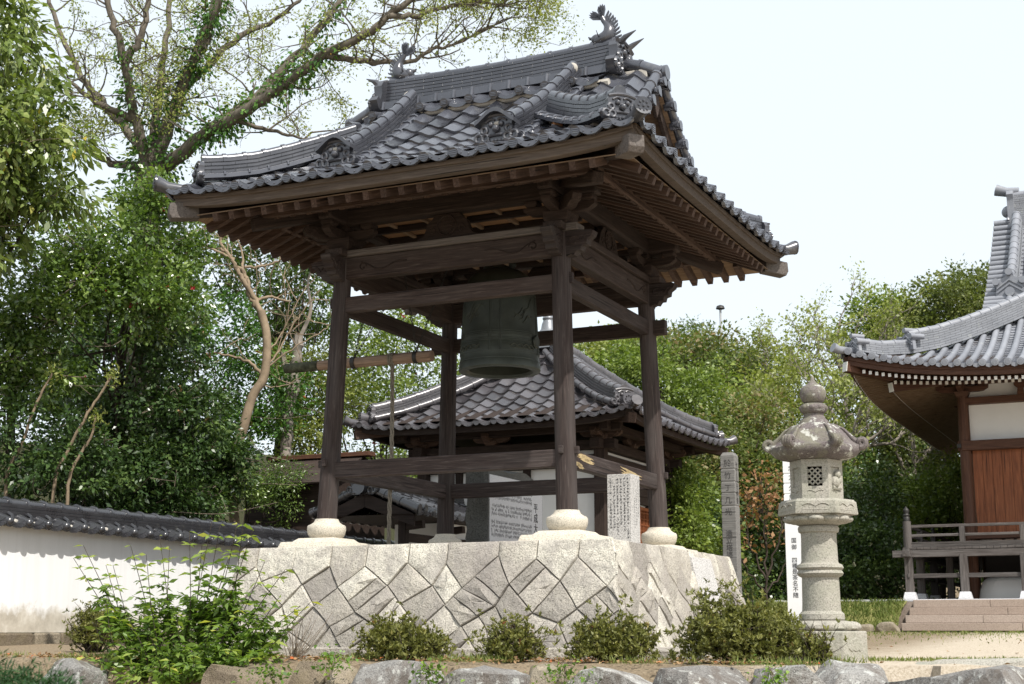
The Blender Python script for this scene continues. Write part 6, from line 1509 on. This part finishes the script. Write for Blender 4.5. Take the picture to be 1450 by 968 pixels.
# ---- creeping weeds on the boulders and dead twigs
for i,(x,y,w,lab) in enumerate(((470,938,22,'creeping weed over the small tan edge stone'),(612,955,26,'bright green creeping weed on the plain grey edge boulder'),(800,955,30,'creeping weed hanging over the dark narrow edge boulder'),(1092,962,22,'small dark creeping weed on the rough dark grey boulder'),(380,955,30,'creeping weed on the brown boulder beneath the leafy shrub'))):
    c=only(x,y,-4.98); r=np.random.default_rng(90+i); k=c.y/FPX; pts=np.array(V3(c))+r.normal(size=(150,3))*np.array([w*k*.6,.05,.06]); ax=r.normal(size=(150,3))*.6; ax[:,1]-=.5
    e=empty('creeping_weed',c,0,lab,'weed','weeds creeping over the boulders'); leafobj('foliage',pts-np.array(V3(c)),ax,.045,.03,L_WEED,e,r,r.uniform(0,1,150),1)
    mb=MB()
    for j in range(8): q=Vector(pts[j*9]-np.array(V3(c))); limb(mb,[(0,.08,.10),q*.5+Vector((0,-.02,.03)),q],.004,.002,4)
    mb.build('stems',TWIG,e,60)
c=only(418,915,-3.6); e=empty('dry_twig_tuft',(c.x,c.y,-.3),0,'tuft of bare dry twigs between the leafy shrub and the leftmost azalea','dry shrub'); mb=MB(); rng=np.random.default_rng(8)
for i in range(30): d=Vector(rng.normal(size=3)*.16); d.z=abs(d.z)+rng.uniform(.1,.36); limb(mb,[(rng.normal()*.03,0,0),d*.5+Vector(rng.normal(size=3)*.03),d],.005,.002,4)
mb.build('stems',TWIG,e,60)
# ================================================================== trees at left, beyond the white wall
GL_='trees and bushes beyond the white wall'
def G(px,Y,z=-.3): p=at(px,893,Y); return Vector((p.x,p.y,gz(p.x,p.y) if z is None else z))
tree('drooping_evergreen','evergreen with long drooping leaves, some yellow, at the upper left corner',[ell(15,60,22,75,85),ell(50,190,22,75,80),ell(-20,210,22,90,110),ell(60,280,22.3,70,50),ell(-40,330,22.5,90,80)],[G(-60,22.6),at(-55,500,22.6),at(-30,200,22.4)],L_DROOP,101,190,46,.17,.07,.20,tr=(.16,.06),group=GL_,droop=-.9,branches=16)
tree('camellia_tree','camellia with many dark red flowers below the big ivied tree, sunlit glossy leaves',[ell(140,360,25,110,65),ell(215,300,25.5,70,55),ell(200,420,25,95,75),ell(90,420,24.5,80,70),ell(255,360,26,50,60)],[G(170,26),at(165,600,26),at(180,400,25.8)],L_CAM,102,330,62,.095,.052,.15,tr=(.13,.05),group=GL_,flowers=(PETAL,34,.05),branches=14)
tree('camellia_tree','camellia at the left edge with red flowers, under the drooping evergreen',[ell(20,430,24,80,80),ell(-30,520,24,90,90),ell(60,520,24.5,70,70)],[G(10,24.6),at(15,620,24.6),at(20,450,24.5)],L_CAM,103,200,60,.095,.052,.15,tr=(.11,.05),group=GL_,flowers=(PETAL,14,.05))
tree('shrubby_evergreen','dark shaded evergreen bush low behind the white wall at left',[ell(60,640,24,100,70),ell(160,600,26,90,70),ell(120,680,25,110,50)],[G(100,25.4),at(100,760,25.4),at(105,640,25.4)],L_SHADED,104,230,60,.10,.05,.17,tr=(.08,.04),group=GL_,cat='bush')
tree('shrubby_evergreen','mid green bush with pale spotted leaves left of the bare tan tree',[ell(235,520,26,60,60),ell(255,590,26,70,70),ell(225,660,26,70,55),ell(290,640,27,60,60)],[G(245,27),at(245,760,27),at(245,600,26.8)],L_SHADED,105,260,60,.095,.048,.15,tr=(.08,.04),group=GL_,cat='bush',flowers=(L_DEAD,22,.05))
tree('ivy_thicket','thicket with reddish young leaves behind the bare tan tree',[ell(240,460,28,70,70),ell(320,500,29,60,80),ell(380,560,30,70,60),ell(330,610,29.5,70,60)],[G(300,29.5),at(300,700,29.5),at(290,540,29.3)],L_IVY,106,260,55,.09,.045,.17,tr=(.09,.04),group=GL_,cat='thicket')
tree('nandina_clump','low feathery blue-green clump over the white wall left of the front post',[ell(330,690,27.5,75,32),ell(400,690,28,55,40),ell(285,705,26.8,50,25),ell(425,730,28.5,40,30)],[G(350,28.4),at(350,800,28.4),at(350,720,28.2)],L_CAM,107,220,60,.06,.022,.12,tr=(.05,.03),group=GL_,cat='bush')
tree('camellia_tree','tall dark camellia behind the bare tan tree, sky showing through',[ell(330,380,32,55,60),ell(420,370,32,75,55),ell(455,450,33,60,60),ell(395,450,33,60,70),ell(300,330,32,40,30),ell(460,330,33,60,40)],[G(400,33),at(395,640,33),at(390,440,33)],L_CAM,108,270,50,.10,.055,.17,tr=(.14,.06),group=GL_,flowers=(PETAL,12,.055),branches=18)
tree('spindly_evergreen','yellow green bush with red flowers seen between the front and rear posts',[ell(530,500,35,60,60),ell(580,470,36,60,50),ell(520,570,34,70,50),ell(590,560,37,70,60),ell(440,590,32,50,70),ell(560,650,36,90,35)],[G(540,36),at(540,720,36),at(540,560,36)],L_MID,109,330,55,.10,.05,.19,tr=(.10,.05),group=GL_,flowers=(PETAL,9,.06),cat='bush')
tree('spindly_evergreen','pale sunlit bush low beside the front post and plank shed',[ell(440,520,31,50,50),ell(430,620,31,50,55),ell(480,560,32,40,60),ell(400,520,31.5,40,40)],[G(440,32),at(440,740,32),at(440,600,32)],L_YEL,110,150,45,.09,.045,.17,tr=(.07,.03),group=GL_,cat='bush')
tree('shrubby_evergreen','deep shaded evergreen at the back behind the leaning bare stems',[ell(150,480,31,90,70),ell(230,430,31,60,60),ell(90,520,30,80,70),ell(200,580,30,80,60)],[G(150,31.5),at(150,640,31.5),at(150,520,31)],L_SHADED,130,300,60,.12,.06,.2,tr=(.09,.04),group=GL_,cat='bush')
tree('shrubby_evergreen','low dark bush hiding the foot of the big ivied tree behind the white wall',[ell(200,690,26,70,40),ell(310,660,27,50,50),ell(150,720,25.5,60,30),ell(260,715,26.2,50,30)],[G(210,27),at(210,760,27),at(210,700,26.5)],L_SHADED,131,300,55,.09,.045,.13,tr=(.06,.03),group=GL_,cat='bush')
# the big ivied tree
rng=np.random.default_rng(120); base=G(205,29.5); TT=empty('ivied_tree',base,0,'big spreading tree with ivy on its limbs and sparse yellow-green young leaves','tree'); mb=MB(); Y0=29.5
def pp(x,y,dy=0): return at(x,y,Y0+dy)-base
main=limb(mb,[G(205,29.5)-base,pp(202,560),pp(208,400),pp(207,300),pp(215,215)],.40,.26,14)
LIM=[([(212,250,0),(190,160,-.5),(176,90,-1),(160,30,-1.2),(140,-40,-1.4)],.135,.05),([(215,225,0),(225,130,.6),(234,70,.8),(243,-40,1)],.12,.05),([(222,220,0),(256,130,-.2),(285,60,-.5),(325,-30,-.8)],.165,.07),
 ([(228,240,0),(290,190,-.8),(330,170,-1.2),(400,122,-1.8),(462,74,-2.2),(519,47,-2.5),(549,22,-2.6),(610,-20,-2.7)],.165,.055),([(300,182,-.8),(345,150,-.6),(400,100,-.4),(450,42,-.2),(482,0,0),(500,-40,0)],.13,.05),([(462,78,-2.2),(511,86,-2),(541,87,-1.8),(586,85,-1.6),(611,70,-1.5),(648,60,-1.4),(698,35,-1.2)],.075,.02),([(549,22,-2.6),(593,20,-2.5),(623,11,-2.4),(673,3,-2.3),(724,6,-2.2)],.07,.018),
 ([(200,210,0),(150,150,.5),(115,110,.8),(85,40,1),(60,-30,1)],.11,.04),([(205,235,0),(160,230,.4),(110,205,.6),(60,185,.8)],.11,.035),([(190,170,-.4),(130,140,-.8),(95,110,-1)],.09,.03),([(285,70,-.5),(300,30,-.2),(310,-30,0)],.12,.06),([(330,170,-1.2),(390,185,-1),(440,200,-.8)],.06,.02),([(176,90,-1),(200,50,-1),(215,-20,-1)],.10,.05),([(256,130,-.2),(330,60,.3),(400,20,.6),(440,-20,.7)],.09,.03)]
tips=[];ivyP=[];curves=[]
for pts,r0,r1 in LIM:
    cv=limb(mb,[pp(*q) for q in pts],r0,r1,9,.02,rng); curves.append((cv,r0,r1)); 
    for j in range(5,len(cv),3):
        d=Vector(rng.normal(size=3)); d.z=abs(d.z)*.7+.1; twigs(mb,cv[j],d,rng.uniform(.5,1.0),.024,2,rng,tips,.12,.6,2,5)
for j in range(4): twigs(mb,curves[5][0][-1-j*3],Vector((.9,0,.35)),.9,.018,3,rng,tips,.15,.5,3,5); twigs(mb,curves[6][0][-1-j*3],Vector((.9,0,.1)),.8,.016,3,rng,tips,.1,.5,3,5)
twigs(mb,curves[5][0][-12],Vector((.7,0,.7)),1.1,.02,3,rng,tips,.2,.45,3,5); twigs(mb,curves[5][0][-16],Vector((.6,.1,.8)),1.0,.02,3,rng,tips,.2,.45,3,5)
for i in range(70):
    cv=curves[rng.integers(0,len(curves))][0]; d=Vector(rng.normal(size=3)); d.z=d.z*.6; twigs(mb,cv[rng.integers(3,len(cv))],d,rng.uniform(.7,1.3),.018,2,rng,tips,.05,.6,3,4)
mb.build('trunk',BARK,TT,60)
tp=np.array([V3(t[0]) for t in tips]); sel=tp[rng.random(len(tp))<.42]; m=len(sel); idx=np.repeat(np.arange(m),26); ax=rng.normal(size=(len(idx),3)); ax[:,2]-=.3
leafobj('crown',sel[idx]+rng.normal(size=(len(idx),3))*.10,ax,.062,.034,L_YEL,TT,rng,rng.normal(.6,.18,m)[idx]+rng.normal(size=len(idx))*.1)
IP_=[];IA=[]
for ci,(f0,f1,n,sp) in {2:(.0,.95,2600,.20),3:(.0,.62,2300,.17),4:(.0,.9,1100,.14),0:(.0,.6,900,.15),1:(0,.5,600,.14)}.items():
    cv,r0,r1=curves[ci]
    u=rng.uniform(f0,f1,n); u=u[(np.sin(u*23+ci)+rng.normal(size=n)*.8)>-.3]
    for f in u:
        i=f*(len(cv)-1); q=cv[int(i)].lerp(cv[min(len(cv)-1,int(i)+1)],i%1); d=rng.normal(size=3); d/=np.linalg.norm(d); rr=(r0+(r1-r0)*f); IP_.append(np.array(V3(q))+d*(rr+abs(rng.normal())*sp)); IA.append(d+np.array([0,0,-.7]))
for f in rng.uniform(.3,1,2200): i=f*(len(main)-1); q=main[int(i)]; d=rng.normal(size=3); d[2]*=.5; d/=np.linalg.norm(d); IP_.append(np.array(V3(q))+d*(.40+abs(rng.normal())*.12)); IA.append(d+np.array([0,0,-.7]))
leafobj('ivy',np.array(IP_),np.array(IA),.105,.06,L_IVY,TT,rng,rng.normal(.45,.2,len(IP_)))
# bare tan tree
rng=np.random.default_rng(121); Y0=28.0; base=G(352,Y0); BT=empty('bare_tan_tree',base,0,'leafless tan-barked tree with twisted limbs left of the front post','tree'); mb=MB(); tips=[]; _l=limb; limb=lambda m_,p_,a_,b_,*r_: _l(m_,p_,a_*.68,b_*.7,*r_)
def pp(x,y,dy=0): return at(x,y,Y0+dy)-base
A=limb(mb,[Vector((0,0,0)),pp(328,680),pp(345,605),pp(358,560),pp(374,532),pp(378,480),pp(370,440)],.15,.115,10)
for pts,r0,r1 in (([(371,450,0),(362,425,0),(348,402,-.1),(335,380,-.1),(325,362,-.1),(312,352,-.1)],.10,.04),([(335,378,-.1),(345,385,0),(355,420,0),(368,440,0)],.06,.08),([(330,368,-.1),(300,352,-.2),(268,356,-.2),(250,372,-.3)],.05,.015),([(325,362,-.1),(312,340,0),(318,328,0)],.045,.03),([(345,390,0),(343,362,.2),(336,335,.2)],.05,.02),([(346,378,0),(375,376,.2),(402,364,.2)],.045,.025),([(312,352,-.1),(280,345,0),(262,330,0)],.03,.012),([(364,425,0),(385,420,.2),(410,428,.3)],.05,.03),([(374,532,0),(352,512,0),(325,504,-.1),(302,500,-.2)],.06,.025),([(376,520,0),(392,500,.1),(410,470,.3),(430,440,.4),(452,410,.4)],.035,.012),([(378,500,0),(400,470,.2),(425,420,.3),(445,395,.3)],.028,.01),([(378,520,0),(420,490,.1),(455,470,.2),(470,455,.2)],.028,.01),([(370,545,0),(390,548,.1),(415,540,.2),(440,520,.2)],.022,.008),([(328,680,0),(300,720,.1)],.04,.04)):
    cv=limb(mb,[pp(*q) for q in pts],r0,r1,8,.012,rng)
    for j in range(6,len(cv),5): twigs(mb,cv[j],Vector((rng.normal(),rng.normal()*.4,abs(rng.normal())*.6+.2)),rng.uniform(.4,.9),.011,2,rng,tips,.1,.5,2,4)
limb=_l; mb.build('trunk',BARKT,BT,60)
# dead grey trunk and long bare stems
Y0=30; base=G(405,Y0); DT=empty('dead_trunk',base,0,'broken pale grey dead trunk left of the front post','dead tree'); mb=MB(); pp=lambda x,y,dy=0: at(x,y,Y0+dy)-base
limb(mb,[Vector((0,0,0)),pp(407,700),pp(404,650),pp(408,600),pp(415,550),pp(417,520),pp(424,474)],.13,.10,9,.02,rng); limb(mb,[pp(412,560),pp(404,520),pp(400,498)],.09,.05,7); limb(mb,[pp(424,480),pp(440,440),pp(436,400),pp(447,372)],.05,.02,6); mb.build('trunk',BARKG,DT,40)
for i,(pts,lab) in enumerate((([(75,700),(95,640),(125,585),(150,545),(158,532)],'long bare leaning stem with a leafy bud tip, right one behind the white wall'),([(95,705),(110,650),(128,620),(135,590)],'shorter bare stem with bud tip in the middle behind the white wall'),([(8,695),(30,630),(52,570),(75,528)],'leftmost long bare stem with bud tip behind the white wall'))):
    Y0=23.6; b=G(pts[0][0],Y0); e=empty('bare_sapling',b,0,lab,'sapling','bare stems behind the white wall'); mb=MB(); cv=limb(mb,[Vector((0,0,0))]+[at(x,y,Y0)-b for x,y in pts],.035,.018,7,.008,rng)
    for j in range(8,len(cv)): mb.tube([cv[j],cv[j]+Vector(rng.normal(size=3)*.02)+Vector((0,0,.03))],[.010,.003],5)
    mb.build('stem',BARKT,e,60); q=np.array([V3(cv[-1])])+rng.normal(size=(90,3))*np.array([.07,.07,.10]); ax=rng.normal(size=(90,3)); ax[:,2]+=.8; leafobj('foliage',q,ax,.07,.03,L_YEL,e,rng,rng.uniform(.2,.9,90))
# ================================================================== hillside trees at right
GR_='trees on the slope behind the court'
def RT(name,label,ells,mat,seed,nc,per,L,W,sp,base,bark=BARKD,tr=(.18,.06),**k):
    px,Y=base; b=G(px,Y,None); m=Vector(ells[0][0]); tree(name,label,ells,[b,b.lerp(m,.5)+Vector((.1,0,.2)),m],mat,seed,nc,per,L,W,sp,bark,tr,GR_,**k)
def sparse(label,pxb,Yb,seed,pts,lm,frac,bark=BARKG,kids=3,name='budding_tree',tw_=(.7,1.4)):
    """open deciduous tree: limbs drawn one by one, fine twigs, young leaves on part of the tips"""
    rng=np.random.default_rng(seed); b=G(pxb,Yb,None); e=empty(name,b,0,label,'tree',GR_); mb=MB(); tips=[]
    for P,r0,r1 in pts:
        cv=limb(mb,[(at(x,y,Yb+dy)-b) if y is not None else Vector((0,0,-.2)) for x,y,dy in P],r0,r1,7,.03,rng)
        for j in range(7,len(cv),2): d=(cv[j]-cv[j-2]).normalized()+Vector(rng.normal(size=3)*.5)+Vector((0,0,.25)); twigs(mb,cv[j],d,rng.uniform(*tw_),r1*.55+.008,2,rng,tips,.18,.5,kids,4)
    mb.build('trunk',bark,e,60); tp=np.array([V3(t[0]) for t in tips]); sel=tp[rng.random(len(tp))<frac]; m=len(sel); idx=np.repeat(np.arange(m),16); ax=rng.normal(size=(len(idx),3))
    leafobj('crown',sel[idx]+rng.normal(size=(len(idx),3))*.16,ax,.11,.065,lm,e,rng,rng.normal(.55,.18,m)[idx]+rng.normal(size=len(idx))*.1)
Yb=48
sparse('tall airy budding tree with pale yellow-green leaves above the lantern',1205,Yb,201,[([(1205,None,0),(1205,640,0),(1200,574,0),(1190,523,0),(1185,481,0)],.2,.05),([(1203,600,0),(1170,561,.5),(1140,523,.5),(1120,494,.5)],.12,.04),([(1200,574,0),(1225,536,-.5),(1240,504,-.5),(1250,481,-.5)],.12,.04),([(1195,548,0),(1165,516,1),(1155,488,1)],.09,.03),([(1204,620,0),(1240,574,1),(1270,536,1),(1282,507,1)],.1,.03),([(1195,536,0),(1210,504,.5),(1215,472,.5)],.07,.03),([(1203,640,0),(1150,593,-1),(1110,561,-1),(1085,523,-1)],.1,.03)],L_YEL,.55)
sparse('grey-branched budding tree leaning right behind the lantern roof',1190,40,202,[([(1150,None,0),(1165,760,0),(1175,680,0),(1195,640,0),(1215,590,0),(1220,540,0)],.16,.04),([(1178,665,0),(1220,630,-.3),(1265,600,-.5)],.09,.03),([(1185,655,0),(1205,640,.3),(1260,625,.5),(1300,600,.5)],.07,.03),([(1172,700,0),(1140,640,.4),(1110,600,.4)],.08,.03),([(1195,640,0),(1180,590,.3),(1160,540,.3)],.07,.03)],L_YEL,.45)
sparse('tangled bare-twigged tree between the lantern and the main hall',1300,42,203,[([(1300,None,0),(1300,740,0),(1295,660,0),(1290,600,0),(1285,550,0)],.14,.04),([(1298,690,0),(1270,640,0),(1250,590,0)],.08,.02),([(1296,660,0),(1330,620,0),(1350,570,0)],.08,.02),([(1299,720,0),(1330,680,-.4),(1340,640,-.4)],.06,.02)],L_OLV,.5)
sparse('small budding tree on the skyline left of the airy tall one',1065,52,204,[([(1070,None,0),(1068,626,0),(1062,570,0),(1058,535,0)],.14,.04),([(1066,612,0),(1090,570,0),(1100,542,0)],.08,.03),([(1068,626,0),(1040,584,0),(1030,552,0)],.08,.03)],L_YEL,.5)
RT('broadleaf_tree','bright green broadleaf tree right of the small hall roof',[ell(935,545,36,70,60),ell(985,575,37,75,65),ell(920,610,36,60,60),ell(890,520,37,50,40)],L_MID,210,300,55,.11,.06,.20,(940,37))
RT('broadleaf_tree','glossy green tree with pink-tinged young leaves behind the wooden memorial post',[ell(1010,640,34,75,60),ell(1070,620,35,70,70),ell(1060,700,34,70,60),ell(980,690,33,60,50)],L_PINK,211,330,55,.105,.06,.20,(1035,35))
RT('broadleaf_tree','reddish-tinged tree top above the bright green tree',[ell(1010,510,50,80,45),ell(1060,540,48,70,50),ell(950,500,52,55,35)],L_PINK,212,240,50,.15,.085,.30,(1010,50))
RT('broadleaf_tree','yellow-green tree mass behind the lantern finial',[ell(1120,570,46,80,70),ell(1070,590,45,60,60),ell(1170,640,44,80,70),ell(1100,660,43,70,60)],L_YEL,213,310,46,.125,.07,.27,(1120,46))
RT('broadleaf_tree','olive green tree under the main hall eave',[ell(1250,570,45,80,60),ell(1300,620,44,80,60),ell(1230,650,43,70,60)],L_OLV,214,280,50,.125,.07,.26,(1260,45))
RT('broadleaf_tree','bright yellow-green crown beside the tall airy tree',[ell(1265,450,52,60,45),ell(1300,490,51,55,50),ell(1230,480,52,50,55)],L_MID,215,230,50,.14,.08,.28,(1265,52))
RT('round_evergreen','dense round evergreen with bronze tips left of the main hall gable',[ell(1345,430,48,65,45),ell(1385,410,49,55,40),ell(1310,470,48,50,40),ell(1400,470,49,70,50)],L_OLV,216,300,60,.13,.075,.25,(1350,49))
RT('pointed_conifer','dark pointed treetop on the skyline above the small hall roof corner',[ell(985,468,58,22,14),ell(982,490,58,38,16),ell(985,515,58,50,20)],L_DARK,217,90,50,.14,.04,.22,(985,58))
RT('broadleaf_tree','pale green treetop between the rear posts and beyond the small hall',[ell(880,500,54,45,30),ell(835,500,56,50,25),ell(905,480,55,35,25)],L_YEL,218,150,45,.15,.085,.28,(880,55))
RT('leafy_shrub','bright yellow-green shrub at the right foot of the tower',[ell(965,700,29,45,45),ell(985,760,28.5,55,45),ell(935,690,29.5,35,60)],L_MID,219,190,50,.085,.05,.14,(970,29.5),tr=(.05,.025),cat='shrub')
RT('leafy_shrub','dark green shrub low behind the platform corner',[ell(960,780,30,60,50),ell(1010,820,30,60,50),ell(1000,740,31,50,50)],L_DARK,220,210,52,.09,.05,.15,(985,31),tr=(.05,.025),cat='shrub')
sparse('shrub with dry orange-brown leaves right of the wooden memorial post',1085,29,221,[([(1085,None,0),(1085,800,0),(1080,740,0),(1075,700,0)],.03,.012),([(1085,820,0),(1105,760,0),(1115,710,0)],.025,.01),([(1085,820,0),(1062,770,0),(1055,720,0)],.025,.01),([(1085,840,0),(1110,800,.3),(1125,770,.3)],.02,.01),([(1085,840,0),(1060,810,-.3),(1050,790,-.3)],.02,.01)],L_DRY,.065,BARKD,3,'dry_leaf_shrub',(.22,.45))
RT('broadleaf_tree','dark green tree close behind the lantern shaft',[ell(1160,720,36,75,60),ell(1210,700,37,70,60),ell(1130,780,35,60,60),ell(1190,790,35,80,60)],L_DARK,222,320,55,.10,.055,.19,(1170,37))
RT('flowering_shrub','dark shrub with cream blossoms left of the hall veranda',[ell(1225,770,33.5,60,50),ell(1255,820,33,50,45),ell(1200,830,33,50,40)],L_DARK,223,230,55,.09,.05,.15,(1225,34),tr=(.06,.03),cat='shrub',flowers=(PALEFL,60,.05))
RT('maple','fresh green maple behind the hall veranda',[ell(1325,700,38,55,45),ell(1350,750,38,55,45),ell(1300,760,37.5,45,45)],L_MID,224,230,55,.09,.06,.17,(1330,38.5))
RT('broadleaf_tree','deep green tree filling the gap under the main hall eave',[ell(1310,690,43,80,60),ell(1350,640,45,70,60),ell(1270,730,42,70,60),ell(1330,800,43,80,60)],L_DARK,225,320,55,.12,.065,.22,(1310,44))
RT('broadleaf_tree','dark mass of evergreen behind the wooden memorial post',[ell(1050,780,34,70,60),ell(1100,820,33.5,60,50),ell(1090,720,35,60,60)],L_DARK,226,270,55,.10,.055,.18,(1075,35))
RT('broadleaf_tree','green tree low between the rear post and the small hall',[ell(880,590,44,60,60),ell(830,560,48,60,50),ell(760,520,50,70,40),ell(680,520,46,70,50)],L_MID,227,240,46,.13,.07,.25,(860,46))
